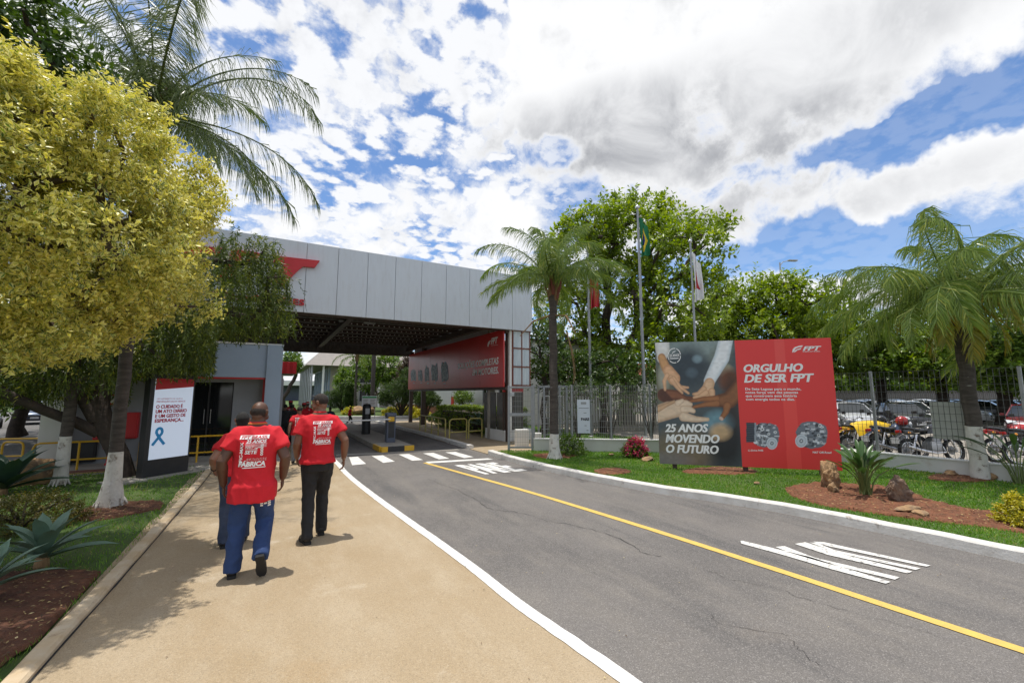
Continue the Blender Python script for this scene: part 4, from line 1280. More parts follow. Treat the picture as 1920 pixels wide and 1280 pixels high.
def mesh_fence(label, p, q, z0, z1, bay, dx, dz, r, wire, group):
    """welded wire mesh between posts; wires of one bay are joined (too thin to pick apart)"""
    d = q - p
    t = thing('mesh_fence', label, 'fence', (p.x, p.y, 0), math.atan2(d.y, d.x), group)
    n = max(1, round(d.length / bay))
    w = d.length / n
    for i in range(n + 1):
        MB().bbox((i * w, 0, (z0 + z1) / 2), (0.055, 0.055, z1 - z0 + 0.03), 0.008).build('fence_post', 'galvanised', t)
    me = None
    mb = MB()
    k = int(w / dx)
    for j in range(1, k):
        mb.box((j * w / k, 0.0, (z0 + z1) / 2), (2 * r, 2 * r, z1 - z0))
    kz = int((z1 - z0) / dz)
    for j in range(kz + 1):
        mb.box((w / 2, -2 * r, z0 + 0.01 + j * (z1 - z0 - 0.02) / kz), (w, 2 * r, 2 * r))
    first = None
    for i in range(n):
        if first is None:
            first = mb.build('mesh_panel', wire, t)
            first['kind'] = 'stuff'
        else:
            c = first.copy(); C.objects.link(c); c.location.x = i * w
            c.parent = t
    return t
mesh_fence('pale wire mesh fence on the low wall before the flagpoles', FA, FC, 0.42, 1.98, 1.13, 0.055, 0.16, 0.0032, 'mesh_wire', 'mesh fences on the low walls')
mesh_fence('tall dark wire mesh fence in front of the parked motorcycles', FC, FE, 0.39, 2.25, 2.33, 0.085, 0.15, 0.0035, 'dark_wire', 'mesh fences on the low walls')

# pedestrian gate of galvanised tube and mesh
ga, gb = Vector((6.30, 11.28, 0)), Vector((6.90, 10.92, 0))
gt = thing('pedestrian_gate', 'galvanised mesh pedestrian gate at the end of the low wall', 'gate', ga, math.atan2(gb.y - ga.y, gb.x - ga.x))
wd = (gb - ga).length
for xx in (0, wd):
    MB().bbox((xx, 0, 1.0), (0.07, 0.07, 1.96), 0.01).build('gate_post', 'galvanised', gt)
for z in (0.16, 1.12, 1.93):
    MB().bbox((wd / 2, 0, z), (wd - 0.07, 0.05, 0.05 if z != 1.12 else 0.09), 0.008).build('gate_bar', 'galvanised', gt)
mb = MB()
for j in range(1, 14):
    mb.box((j * wd / 14, 0.0, 1.05), (0.006, 0.006, 1.75))
for j in range(1, 12):
    mb.box((wd / 2, -0.006, 0.16 + j * 0.15), (wd - 0.07, 0.006, 0.006))
o = mb.build('mesh_panel', 'mesh_wire', gt); o['kind'] = 'stuff'
MB().bbox((0.10, -0.05, 1.72), (0.14, 0.07, 0.12), 0.015).build('lock_box', 'grey_metal', gt)
gt2 = thing('turnstile_cage', 'galvanised cage frame with full height turnstile behind the mesh fence', 'turnstile', (7.75, 11.55, 0), R(-20))
for xx, yy in ((0, 0), (0.75, 0), (0, 0.8), (0.75, 0.8)):
    MB().bbox((xx, yy, 1.0), (0.06, 0.06, 2.0), 0.01).build('cage_post', 'galvanised', gt2)
MB().box((0.375, 0, 1.97), (0.8, 0.06, 0.06)).box((0.375, 0.8, 1.97), (0.8, 0.06, 0.06)).build('cage_frame', 'galvanised', gt2)
MB().tube([(0.38, 0.4, 0), (0.38, 0.4, 1.95)], 0.05, 10).build('rotor', 'grey_metal', gt2)
for k in range(8):
    MB().tube([(0.04, 0.4, 0.4 + k * 0.18), (0.72, 0.4, 0.4 + k * 0.18)], 0.016, 6).build('turnstile_bar', 'galvanised', gt2)
# boards hung on the fences
def on_fence(p, q, px, off):
    """point of a sight line on the vertical plane through p, q, pushed off towards the eye"""
    n = Vector((q.y - p.y, -(q.x - p.x), 0)).normalized()
    if n.dot(-p) < 0:
        n = -n
    d = cam_dir(*px)
    e = Vector((0, 0, EYE))
    t = (p + n * off - e).dot(n) / d.dot(n)
    return e + d * t
def board(name, label, cat, p, q, px0, px1, off, m, thick=0.012):
    a, b = on_fence(p, q, px0, off), on_fence(p, q, px1, off)
    t = thing(name, label, cat, (a.x, a.y, min(a.z, b.z)), math.atan2(b.y - a.y, b.x - a.x))
    w, h = math.hypot(b.x - a.x, b.y - a.y), abs(a.z - b.z)
    MB().bbox((w / 2, thick / 2, h / 2), (w, thick, h), 0.004).build('board_plate', m, t)
    return t, w, h
t, w, h = board('notice_board', 'tall white notice board hung on the mesh fence before a flagpole', 'notice', FA, FC, (1082, 749), (1107, 812), 0.06, 'sign_white')
nf = lambda a, b, z: (a, -0.001 - z, b)
mb = MB()
put_text(mb, 'PARE', nf, w * 0.28, h * 0.38, h * 0.075, w=w * 0.66, bold=0.05, off=0.002)
for z_, x0_, x1_ in ((0.74, 0.12, 0.9), (0.60, 0.5, 0.72), (0.22, 0.55, 0.72), (0.08, 0.7, 0.86)):
    MB().plate([(w * x0_, h * z_), (w * x1_, h * z_), (w * x1_, h * (z_ + 0.012)), (w * x0_, h * (z_ + 0.012))], nf, 0.002).build('printed_line', 'print_black', t)
MB().plate([(w * .3, h * .86), (w * .72, h * .86), (w * .72, h * .93), (w * .3, h * .93)], nf, 0.0015).build('printed_square', 'print_grey', t)
mb.build('notice_lettering', 'print_black', t)
board('grey_board', 'plain grey board fixed on the mesh fence behind the motorcycle front wheel', 'board', FC, FE, (1742, 753), (1816, 826), -0.03, 'board_grey')

# ================================================================== BILLBOARD
BL, BR = Vector((7.71, 6.88, 0)), Vector((10.22, 4.42, 0))
bbd = thing('billboard', 'large red billboard with stacked hands photograph and two engines', 'billboard', BL, math.atan2(BR.y - BL.y, BR.x - BL.x))
BW, BZ0, BH = (BR - BL).length, 0.19, 2.72
MB().box((BW / 2, 0.05, BZ0 + BH / 2), (BW, 0.06, BH)).build('board_panel', 'galvanised', bbd)
for xx in (0.32, BW / 2, BW - 0.32):
    MB().bbox((xx, 0.13, 1.3), (0.09, 0.09, 2.6), 0.008).build('post', 'brown_steel', bbd)
for z in (0.5, 1.5, 2.6):
    MB().box((BW / 2, 0.10, z), (BW - 0.1, 0.04, 0.06)).build('back_rail', 'brown_steel', bbd)
K6 = [(37, 120), (1560, 75), (1672, 1200), (75, 1140)]       # the sheet's corners in an enlargement of the photograph
def k6(s, t):
    """sheet coordinates (0..1, 0..1 from the bottom) to enlargement coordinates; s, t arrays"""
    tl, tr, br, bl = [np.array(c_, float) for c_ in K6]
    s = np.asarray(s)[..., None]; t = np.asarray(t)[..., None]
    return (bl * (1 - s) + br * s) * (1 - t) + (tl * (1 - s) + tr * s) * t
def k6inv(x_, y_):
    s, t = 0.5, 0.5
    for _ in range(30):
        p = k6(s, t)
        e = 1e-4
        J = np.stack([(k6(s + e, t) - p) / e, (k6(s, t + e) - p) / e], 1)
        ds = np.linalg.solve(J, np.array([x_, y_]) - p)
        s += ds[0]; t += ds[1]
    return s * BW, BZ0 + t * BH
# printed picture: colours kept per point on a fine grid of the sheet
NX, NZ = 330, 250
S_, T2 = np.meshgrid(np.linspace(0, 1, NX), np.linspace(0, 1, NZ))
XY = k6(S_, T2)
X_, Y_ = XY[..., 0], XY[..., 1]
rs = np.random.RandomState(11)
def vnoise(n, seed):
    r_ = np.random.RandomState(seed).rand(n + 2, n + 2)
    u, v = S_ * n * 0.999, T2 * n * 0.999
    i, j = u.astype(int), v.astype(int)
    fu, fv = u - i, v - j
    fu, fv = fu * fu * (3 - 2 * fu), fv * fv * (3 - 2 * fv)
    return r_[j, i] * (1 - fu) * (1 - fv) + r_[j, i + 1] * fu * (1 - fv) + r_[j + 1, i] * (1 - fu) * fv + r_[j + 1, i + 1] * fu * fv
def lin(c):
    c = np.array(c, float) / 255
    return np.where(c <= 0.04045, c / 12.92, ((c + 0.055) / 1.055) ** 2.4)
img = np.zeros((NZ, NX, 3))
img[:] = lin((74, 84, 88))
def over(a, col):
    global img
    a = np.clip(a, 0, 1)[..., None]
    img = img * (1 - a) + lin(col) * a
def soft(cx_, cy_, rx, ry, col, p=1.0, k=1.0):
    over(k * np.clip(1.25 - ((X_ - cx_) / rx) ** 2 - ((Y_ - cy_) / ry) ** 2, 0, 1) ** p, col)
def limb(pts, wid, col, edge=6.0, shade=None):
    """a limb of the picture: a chain of rounded segments with soft rims"""
    best = np.full(X_.shape, 1e9)
    for (x0, y0), (x1, y1), w0, w1 in zip(pts[:-1], pts[1:], wid[:-1], wid[1:]):
        dx_, dy_ = x1 - x0, y1 - y0
        t = np.clip(((X_ - x0) * dx_ + (Y_ - y0) * dy_) / (dx_ * dx_ + dy_ * dy_), 0, 1)
        d = np.hypot(X_ - x0 - dx_ * t, Y_ - y0 - dy_ * t) - (w0 + (w1 - w0) * t)
        best = np.minimum(best, d)
    over(np.clip(0.5 - best / edge, 0, 1), col)
    if shade:
        over(np.clip(0.5 - best / edge, 0, 1) * np.clip(1 + best / (0.5 * max(wid)), 0, 1) ** 1.2, shade)
soft(420, 160, 330, 130, (134, 150, 148)); soft(350, 330, 200, 200, (52, 64, 72)); soft(110, 480, 110, 220, (120, 118, 92), k=.8)
soft(640, 250, 110, 120, (104, 112, 100), k=.7); soft(300, 1030, 330, 200, (122, 108, 84), k=.9); soft(690, 950, 190, 260, (30, 33, 38))
soft(150, 1120, 260, 80, (128, 122, 122), k=.7); soft(430, 260, 50, 40, (140, 165, 175), k=.7); soft(380, 380, 60, 50, (96, 116, 128), k=.5)
soft(690, 360, 70, 60, (170, 165, 140), k=.8); soft(720, 440, 110, 110, (110, 66, 42)); soft(620, 800, 150, 110, (112, 152, 166), k=.9)
soft(640, 880, 110, 80, (196, 164, 124), k=.95); soft(740, 620, 90, 260, (44, 32, 26), k=.7); soft(120, 420, 60, 140, (196, 200, 190), k=.4)
limb([(95, 60), (110, 190), (100, 250)], [70, 62, 45], (226, 226, 222), 14, (198, 198, 192))
limb([(100, 250), (140, 340)], [36, 40], (206, 158, 108), 8, (160, 112, 74))
limb([(110, 570), (230, 570), (320, 600), (410, 600)], [52, 42, 22, 12], (136, 86, 60), 10, (84, 48, 34))
limb([(100, 560), (180, 640)], [40, 40], (84, 50, 38), 16)
limb([(160, 360), (215, 430)], [48, 56], (224, 178, 138), 8, (190, 138, 100))
for pts, w in (([(185, 420), (262, 500), (345, 506)], [22, 15, 9]), ([(210, 430), (270, 500), (350, 555)], [22, 16, 9]), ([(190, 440), (240, 500), (292, 552)], [22, 16, 9]), ([(150, 400), (122, 450), (130, 525)], [20, 17, 11])):
    limb(pts, w, (224, 180, 142), 5, (186, 136, 100))
limb([(700, 40), (650, 250), (540, 450)], [58, 66, 48], (232, 236, 238), 10, (190, 204, 212))
limb([(540, 470), (520, 530)], [46, 52], (222, 186, 150), 6, (194, 150, 116))
for pts, w in (([(490, 520), (440, 560), (395, 562)], [26, 18, 10]), ([(510, 550), (450, 580), (400, 590)], [26, 18, 11]), ([(560, 540), (570, 600)], [30, 22])):
    limb(pts, w, (220, 178, 140), 5, (184, 134, 100))
limb([(830, 500), (720, 610), (600, 620)], [80, 70, 46], (140, 92, 58), 8, (82, 48, 30))
for pts, w in (([(610, 600), (480, 605), (365, 622)], [26, 20, 11]), ([(610, 640), (500, 650), (395, 672)], [28, 20, 12]), ([(700, 660), (690, 710), (650, 765)], [36, 26, 20])):
    limb(pts, w, (160, 106, 66), 5, (112, 66, 40))
limb([(642, 765), (652, 772)], [14, 14], (206, 176, 160), 6)
limb([(20, 740), (160, 700), (290, 680)], [70, 74, 62], (222, 196, 168), 10, (184, 150, 120))
limb([(60, 690), (140, 655), (215, 625)], [24, 16, 12], (204, 168, 132), 6, (160, 118, 86))
for pts, w in (([(280, 640), (330, 640), (370, 650)], [30, 26, 16]), ([(300, 690), (360, 690), (395, 706)], [32, 26, 18]), ([(300, 750), (420, 775), (525, 775)], [40, 24, 14]), ([(250, 640), (290, 620)], [28, 18])):
    limb(pts, w, (228, 204, 178), 6, (196, 162, 132))
img *= (0.90 + 0.2 * vnoise(60, 2))[..., None]
# the red half with its two paler bands; its rim leans
lim = 762 + (Y_ - 100) / (1165 - 100) * (836 - 762)
red = X_ > lim
base_ = lin((226, 60, 58))
img[red] = base_
for x0_, x1_, yt, yb, c_ in ((1100, 1180, 80, 560, (232, 80, 74)), (1140, 1240, 560, 1190, (236, 76, 70))):
    sh = (Y_ - 80) * 0.085
    k_ = red & (X_ > x0_ + sh * 0.9) & (X_ < x1_ + sh * 1.1) & (Y_ >= yt) & (Y_ < yb)
    img[k_] = lin(c_)
# engines in greys: housings, pulleys, pipes, fins
def engine(cx_, cy_, w, h, seed, wheel, blockx):
    r_ = random.Random(seed)
    m_ = (np.abs((X_ - cx_) / (w * .5)) ** 2.6 + np.abs((Y_ - cy_) / (h * .5)) ** 2.6) < 1.0 + 0.35 * (vnoise(40, seed) - 0.5)
    over(m_ * 1.0, (112, 120, 130))
    for _ in range(70):
        x0_, y0_ = cx_ + r_.uniform(-.46, .46) * w, cy_ + r_.uniform(-.46, .46) * h
        ww, hh = r_.uniform(8, 44), r_.uniform(6, 26)
        g = r_.choice((40, 62, 96, 150, 188, 214, 228))
        over(m_ * (np.abs(X_ - x0_) < ww / 2) * (np.abs(Y_ - y0_) < hh / 2) * 0.9, (g, g + 5, g + 12))
    for _ in range(10):
        x0_, y0_ = cx_ + r_.uniform(-.4, .4) * w, cy_ + r_.uniform(-.4, .3) * h
        rr = r_.uniform(8, 18); g = r_.choice((70, 200, 225))
        d_ = np.hypot(X_ - x0_, Y_ - y0_)
        over(m_ * np.clip((rr - d_) / 3, 0, 1), (g, g + 4, g + 8)); over(m_ * np.clip((rr * .5 - d_) / 3, 0, 1), (60, 66, 74))
    wx, wy, wr = wheel
    d_ = np.hypot((X_ - wx) / 0.92, Y_ - wy)
    over(np.clip((wr - d_) / 3, 0, 1), (206, 214, 222)); over(np.clip((wr * .8 - d_) / 3, 0, 1), (150, 160, 172)); over(np.clip((wr * .72 - d_) / 3, 0, 1), (196, 204, 212))
    over(np.clip((wr * .32 - d_) / 3, 0, 1), (90, 98, 108)); over(np.clip((wr * .16 - d_) / 3, 0, 1), (220, 226, 230))
    if blockx:
        x0_, x1_, y0_, y1_ = blockx
        k_ = (X_ > x0_) & (X_ < x1_) & (Y_ > y0_ + (X_ - x0_) * .05) & (Y_ < y1_)
        over(k_ * 1.0, (52, 58, 68)); over(k_ * ((Y_ / 9).astype(int) % 2 == 0) * 0.5, (84, 92, 104)); over(k_ * (X_ > x1_ - 16) * 1.0, (150, 158, 168))
engine(1030, 905, 235, 200, 3, (1090, 975, 52), (868, 955, 800, 965))
engine(1420, 905, 250, 220, 5, (1335, 955, 56), None)
vv = np.stack([(S_ * BW).ravel(), np.full(S_.size, 0.0165), (BZ0 + T2 * BH).ravel()], 1)
i0 = (np.arange(NZ - 1)[:, None] * NX + np.arange(NX - 1)[None]).ravel()
me = np_mesh('printed_sheet', vv, np.stack([i0, i0 + 1, i0 + NX + 1, i0 + NX], 1))
ca = me.color_attributes.new('print', 'FLOAT_COLOR', 'POINT')
ca.data.foreach_set('color', np.concatenate([img.reshape(-1, 3), np.ones((img.size // 3, 1))], 1).astype(np.float32).ravel())
pm = mat('billboard_print', (1, 1, 1), 0.42)
an = pm.node_tree.nodes.new('ShaderNodeVertexColor'); an.layer_name = 'print'
pm.node_tree.links.new(an.outputs[0], pm.node_tree.nodes['Principled BSDF'].inputs['Base Color'])
link('printed_sheet', me, pm, bbd)
bf = lambda a, b, z: (a, 0.0155 - z, b)
def bb_text(mb, body, p0, p1, ph, bold=0.03, shear=0.25, heavy=0):
    (a0_, b0_), (a1_, b1_), (a2_, b2_) = k6inv(*p0), k6inv(*p1), k6inv(*ph)
    put_text(mb, body, lambda a, b, z: bf(a0_ + a, b0_ + b + a * (b1_ - b0_) / (a1_ - a0_), z), 0, 0, b2_ - b0_, w=a1_ - a0_, bold=bold, shear=shear, heavy=heavy)
mb = MB()
for s_, p0, p1, ph in (('25 ANOS', (128, 878), (530, 880), (128, 815)), ('MOVENDO', (133, 965), (632, 972), (133, 900)), ('O FUTURO', (138, 1048), (624, 1060), (138, 985)),
                       ('ORGULHO', (846, 374), (1343, 366), (846, 310)), ('DE SER FPT', (850, 462), (1436, 455), (850, 396))):
    mb = MB(); bb_text(mb, s_, p0, p1, ph, 0.025, 0.22, 2)
    mb.build('headline_lettering', 'print_white', bbd)
mb = MB()
for s_, p0, p1, ph in (('De Sete Lagoas para o mundo,', (858, 528), (1330, 528), (858, 508)), ('nossa força vem das pessoas', (860, 557), (1305, 557), (860, 537)),
                       ('que constroem essa história', (862, 586), (1296, 586), (862, 566)), ('com energia todos os dias.', (864, 615), (1278, 616), (864, 595)),
                       ('C-Drive N45', (884, 1040), (1015, 1040), (884, 1026)), ('N67 Off-Road', (1430, 1056), (1580, 1058), (1430, 1040))):
    mb = MB(); bb_text(mb, s_, p0, p1, ph, 0.022, 0.0)
    mb.build('text_lettering', 'print_white', bbd)
mb = MB()
bb_text(mb, 'FPT', (1338, 188), (1490, 184), (1338, 152), 0.03, 0.35, 2)
bb_text(mb, 'INDUSTRIAL', (1338, 200), (1480, 197), (1338, 193), 0.02, 0.0)
for pl in (((1252, 206), (1256, 176), (1275, 156), (1310, 146), (1340, 142), (1330, 156), (1300, 160), (1278, 172), (1268, 192)),
           ((1276, 186), (1292, 174), (1328, 164), (1318, 178), (1296, 182), (1282, 196), (1262, 206))):
    mb.plate([k6inv(*p) for p in pl][::-1], bf, 0.004)
mb.build('logo', 'print_white', bbd)
mb = MB()
bb_text(mb, '25 ANOS', (172, 244), (266, 238), (172, 222), 0.03, 0.1)
rr = [(218 + 62 * math.cos(a), 232 + 66 * math.sin(a)) for a in np.linspace(0, 2 * PI, 41)[:-1]]
r2 = [(218 + 55 * math.cos(a), 232 + 59 * math.sin(a)) for a in np.linspace(0, 2 * PI, 41)[:-1]]
o_ = len(mb.v)
for p in rr + r2:
    a, b = k6inv(*p); mb.v.append(bf(a, b, 0.003))
for k in range(40):
    if k % 8 != 7:
        mb.f.append((o_ + k, o_ + (k + 1) % 40, o_ + 40 + (k + 1) % 40, o_ + 40 + k))
mb.plate([k6inv(*p) for p in ((196, 216), (206, 198), (232, 188), (224, 200), (208, 204), (202, 216))], bf, 0.003)
mb.plate([k6inv(*p) for p in ((178, 254), (258, 250), (258, 258), (178, 262))], bf, 0.003)
mb.build('seal', 'print_white', bbd)

# ================================================================== FLAGPOLES AND LAMPS
def flagpole(label, base_px, top_px, dist, r):
    b = at_dist(*base_px, dist); tpt = at_dist(*top_px, dist)
    t = thing('flagpole', label, 'flagpole', (b.x, b.y, 0), 0, 'flagpoles behind the mesh fence')
    MB().tube([(0, 0, 0), (0, 0, tpt.z)], [r, r * 0.6], 10).build('pole', 'galvanised', t, 40)
    MB().ball((0, 0, tpt.z + r), r * 1.5, 10, 6).build('finial', 'chrome', t, True)
    MB().lathe((0, 0, 0), [(r * 2.2, 0), (r * 2.2, 0.05), (r * 1.2, 0.08)], 10).build('base_plate', 'galvanised', t)
    MB().tube([(r * 1.4, 0, 0.9), (r * 1.1, 0, tpt.z - 0.05)], 0.006, 4).build('halyard', 'print_white', t)
    return b, tpt.z
def limp_flag(name, label, b, z1, z0, wid, fn, seed, group=None):
    """flag hanging in folds along its pole; fn(u, v) picks a material slot name"""
    t = thing(name, label, 'flag', (b.x, b.y, z1), 0, 'limp flags on the poles')
    cols = []
    nu, nv = 30, 26
    P = []
    for j in range(nv + 1):
        v = j / nv
        for i in range(nu + 1):
            u = i / nu
            sag = u ** 1.1
            fold = math.sin(u * 13 + seed + v * 1.5) * 0.07 * (0.3 + v)
            x_ = 0.05 + wid * (u * 0.35 + 0.06 * math.sin(u * 6.5 + v * 2))
            P.append((math.cos(YAW) * x_ + math.sin(YAW) * fold, -math.sin(YAW) * x_ + math.cos(YAW) * fold, -(z1 - z0) * (v * (1 - 0.25 * u) + 0.22 * sag * (1 - v * 0.2))))
    groups = {}
    for j in range(nv):
        for i in range(nu):
            a = j * (nu + 1) + i
            groups.setdefault(fn((i + .5) / nu, (j + .5) / nv), []).append((a, a + 1, a + nu + 2, a + nu + 1))
    for key, fs in groups.items():
        use = sorted({i for f in fs for i in f})
        nw = {a: k for k, a in enumerate(use)}
        mb = MB(); mb.v = [P[i] for i in use]; mb.f = [tuple(nw[i] for i in f) for f in fs]
        mb.build('flag_cloth', key, t, True)
    return t
M['flag_green'] = mat('flag_green', (0.01, 0.16, 0.06), 0.8)
M['flag_yellow'] = mat('flag_yellow', (0.70, 0.50, 0.02), 0.8)
M['flag_blue'] = mat('flag_blue', (0.012, 0.03, 0.16), 0.8)
M['flag_white'] = mat('flag_white', (0.72, 0.72, 0.72), 0.8)
M['flag_red'] = mat('flag_red', (0.42, 0.016, 0.025), 0.8)
b, zt = flagpole('left flagpole, carrying a limp red flag', (1109, 822), (1102, 472), 17.6, 0.055)
limp_flag('company_flag', 'limp red company flag hanging from the left flagpole', b, at_dist(1104, 505, 17.6).z, at_dist(1106, 580, 17.6).z, 1.0,
          lambda u, v: 'flag_white' if (abs(u - .45) < .12 and abs(v - .5) < .08) else 'flag_red', 1)
b, zt = flagpole('tallest flagpole, carrying a limp green flag', (1211, 822), (1191, 392), 17.9, 0.065)
limp_flag('brazil_flag', 'limp green flag with yellow and blue on the tallest flagpole', b, at_dist(1193, 408, 17.9).z, at_dist(1196, 484, 17.9).z, 1.0,
          lambda u, v: 'flag_blue' if math.hypot(u - .5, (v - .5)) < .2 else 'flag_yellow' if abs(u - .5) + abs(v - .5) < .42 else 'flag_green', 2)
b, zt = flagpole('flagpole behind the billboard, carrying a limp white flag', (1313, 822), (1290, 455), 18.4, 0.055)
limp_flag('state_flag', 'limp white flag with red triangle above the billboard', b, at_dist(1290, 474, 18.4).z, at_dist(1294, 568, 18.4).z, 0.9,
          lambda u, v: 'flag_red' if (v > .3 and v < .72 and abs(u - .5) < (v - .3) * 0.8) else 'flag_white', 3)
def street_lamp(label, px, dist, hd):
    b = at_dist(*px, dist)
    t = thing('street_lamp', label, 'street lamp', (b.x, b.y, 0), 0, None)
    h = b.z
    MB().tube([(0, 0, 0), (0, 0, h)], [0.09, 0.05], 8).build('pole', 'grey_metal', t, 40)
    dx_ = Vector((math.cos(-YAW + hd), math.sin(-YAW + hd), 0))
    MB().tube([(0, 0, h - 0.25), dx_ * 0.25 + Vector((0, 0, h + 0.05)), dx_ * 0.7 + Vector((0, 0, h + 0.14))], 0.03, 6).build('arm', 'grey_metal', t, 40)
    MB().bbox(dx_ * 1.0 + Vector((0, 0, h + 0.17)), (0.7, 0.26, 0.10), 0.03, -YAW + hd).build('lamp_head', 'grey_metal', t)
    return t
street_lamp('tall street lamp with a single flat head rising above the trees', (1462, 492), 36, 0.1)

# ================================================================== GATE ISLAND AND BARRIER
isl = [Vector(at(a, b, 0)) for a, b in ((700, 843), (752, 842), (757, 834), (690, 808), (640, 790), (620, 791))]
mid = sum(isl, Vector((0, 0))) / len(isl)
ig = MB().prism([(3.02, 13.5), (3.42, 13.25), (3.85, 13.25), (4.05, 13.5), (4.1, 25), (3.05, 25)], -0.05, 0.14).build('traffic_island', 'concrete')
kind(ig, 'structure')
for i, (xa, xb) in enumerate(((3.03, 3.22), (3.22, 3.72), (3.72, 4.02))):
    MB().box(((xa + xb) / 2, 13.2, 0.085), (xb - xa - 0.004, 0.06, 0.155)).build('nose_stripe', 'yellow_pipe' if i != 1 else 'black_paint', ig)
MB().box((3.02, 13.75, 0.085), (0.06, 0.9, 0.155)).build('nose_stripe', 'yellow_pipe', ig)
bp = thing('barrier_post', 'blue grey barrier cabinet with yellow motor head on the island', 'barrier', (3.62, 14.6, 0.14))
MB().bbox((0, 0, 0.42), (0.28, 0.30, 0.84), 0.02).build('cabinet', 'barrier_blue', bp)
MB().bbox((0, 0, 0.90), (0.32, 0.34, 0.13), 0.04).build('cabinet_cap', 'barrier_blue', bp)
MB().bbox((-0.02, -0.18, 0.76), (0.20, 0.10, 0.16), 0.03).build('motor_head', 'yellow_pipe', bp)
MB().box((0.0, -0.153, 0.4), (0.2, 0.006, 0.5)).build('access_panel', 'black_paint', bp)
bm_ = MB().tube([(-0.06, -0.20, 0.76), (-1.9, -0.20, 0.735)], [(0.045, 0.025), (0.035, 0.02)], 8).build('boom', 'cloth_white', bp)
p = at(692, 811, 0.14)
rb_ = thing('card_reader_post', 'black round topped card reader post on the traffic island', 'post', (3.5, 18.0, 0.14))
MB().lathe((0, 0, 0), [(0.17, 0), (0.17, 1.05), (0.16, 1.12), (0.12, 1.18), (0, 1.2)], 16).build('post_body', 'black_paint', rb_, 40)
MB().box((0, -0.165, 0.9), (0.16, 0.03, 0.22)).build('reader_plate', 'grey_metal', rb_)
sb = thing('instruction_board', 'white instruction board with green header on thin stand inside the gate', 'sign', (*at(691, 790, 0.0), 0.0), -YAW * 0.6)
dist_ = Vector(sb.location[:2]).length
wS, hS = 25 / FPX * dist_, 18.5 / FPX * dist_
zB = at_dist(691, 762, dist_).z
MB().bbox((0, 0, zB + hS / 2), (wS, 0.03, hS), 0.006).build('board_plate', 'sign_white', sb)
for xx in (-wS * .4, wS * .4):
    MB().tube([(xx, 0.03, 0), (xx, 0.03, zB + 0.1)], 0.018, 6).build('leg', 'grey_metal', sb)
sbf = lambda a, b, z: (a - wS / 2, -0.016 - z, zB + b)
MB().plate([(wS * .03, hS * .8), (wS * .97, hS * .8), (wS * .97, hS * .97), (wS * .03, hS * .97)], sbf, 0.003).build('header', mat('header_green', (0.10, 0.42, 0.20), 0.5), sb)
mb = MB()
for k in range(4):
    for x0_ in (.08, .56):
        mb.plate([(wS * x0_, hS * (.62 - k * .15)), (wS * (x0_ + .34 - .05 * (k % 2)), hS * (.62 - k * .15)), (wS * (x0_ + .34 - .05 * (k % 2)), hS * (.68 - k * .15)), (wS * x0_, hS * (.68 - k * .15))], sbf, 0.003)
mb.build('print_line', 'print_grey', sb)

# ================================================================== BUILDINGS BEYOND
def window(parent, c, w, h, facing, frame='white_paint', glass='glass_dark', bars=2, org=None):
    """window in a wall facing -y ('y') or -x ('x'): frame with panes"""
    f = MB()
    def bx(du, dv, su, sv, dep, th):
        if facing == 'y':
            return ((c[0] + du, c[1] + dep, c[2] + dv), (su, th, sv))
        return ((c[0] + dep, c[1] + du, c[2] + dv), (th, su, sv))
    for du, dv, su, sv in ((-w / 2, 0, .07, h + .07), (w / 2, 0, .07, h + .07), (0, -h / 2, w, .07), (0, h / 2, w, .07)):
        f.box(*bx(du, dv, su, sv, -0.04, 0.08))
    for k in range(1, bars):
        f.box(*bx(-w / 2 + w * k / bars, 0, .045, h, -0.035, 0.06))
    fo = f.build('window', frame, parent, origin=org)
    for k in range(bars):
        MB().box(*bx(-w / 2 + w * (k + .5) / bars, 0, w / bars - .05, h - .06, -0.012, 0.02)).build('pane', glass, fo, origin=org)
    return fo
wb = thing('white_office', 'long white single storey office with barred windows beyond the hedge', 'building', (12.0, 32, 0))
MB().box((15.0, 33, 2.3), (6.0, 26, 4.6)).build('wall', 'white_wall', wb, origin=wb.location)
MB().box((14.95, 33, 4.68), (6.5, 26.4, 0.16)).build('roof', 'roof_sheet', wb, origin=wb.location)
MB().box((11.98, 33, 0.35), (0.05, 26, 0.7)).build('plinth', 'soil_red', wb, origin=wb.location)
for y, w in ((42.5, 1.5), (38.4, 1.6), (35.6, 1.6), (24, 1.5), (21.8, 1.5)):
    window(wb, (11.99, y, 1.75), w, 1.3, 'x', 'grey_metal', 'glass_dark', 3, wb.location)
MB().box((11.97, 30.0, 1.0), (0.05, 0.5, 1.0)).build('hydrant_box', 'red_paint', wb, origin=wb.location)
MB().box((11.97, 30.0, 2.3), (0.02, 0.3, 0.45)).build('hydrant_sign', 'red_paint', wb, origin=wb.location)

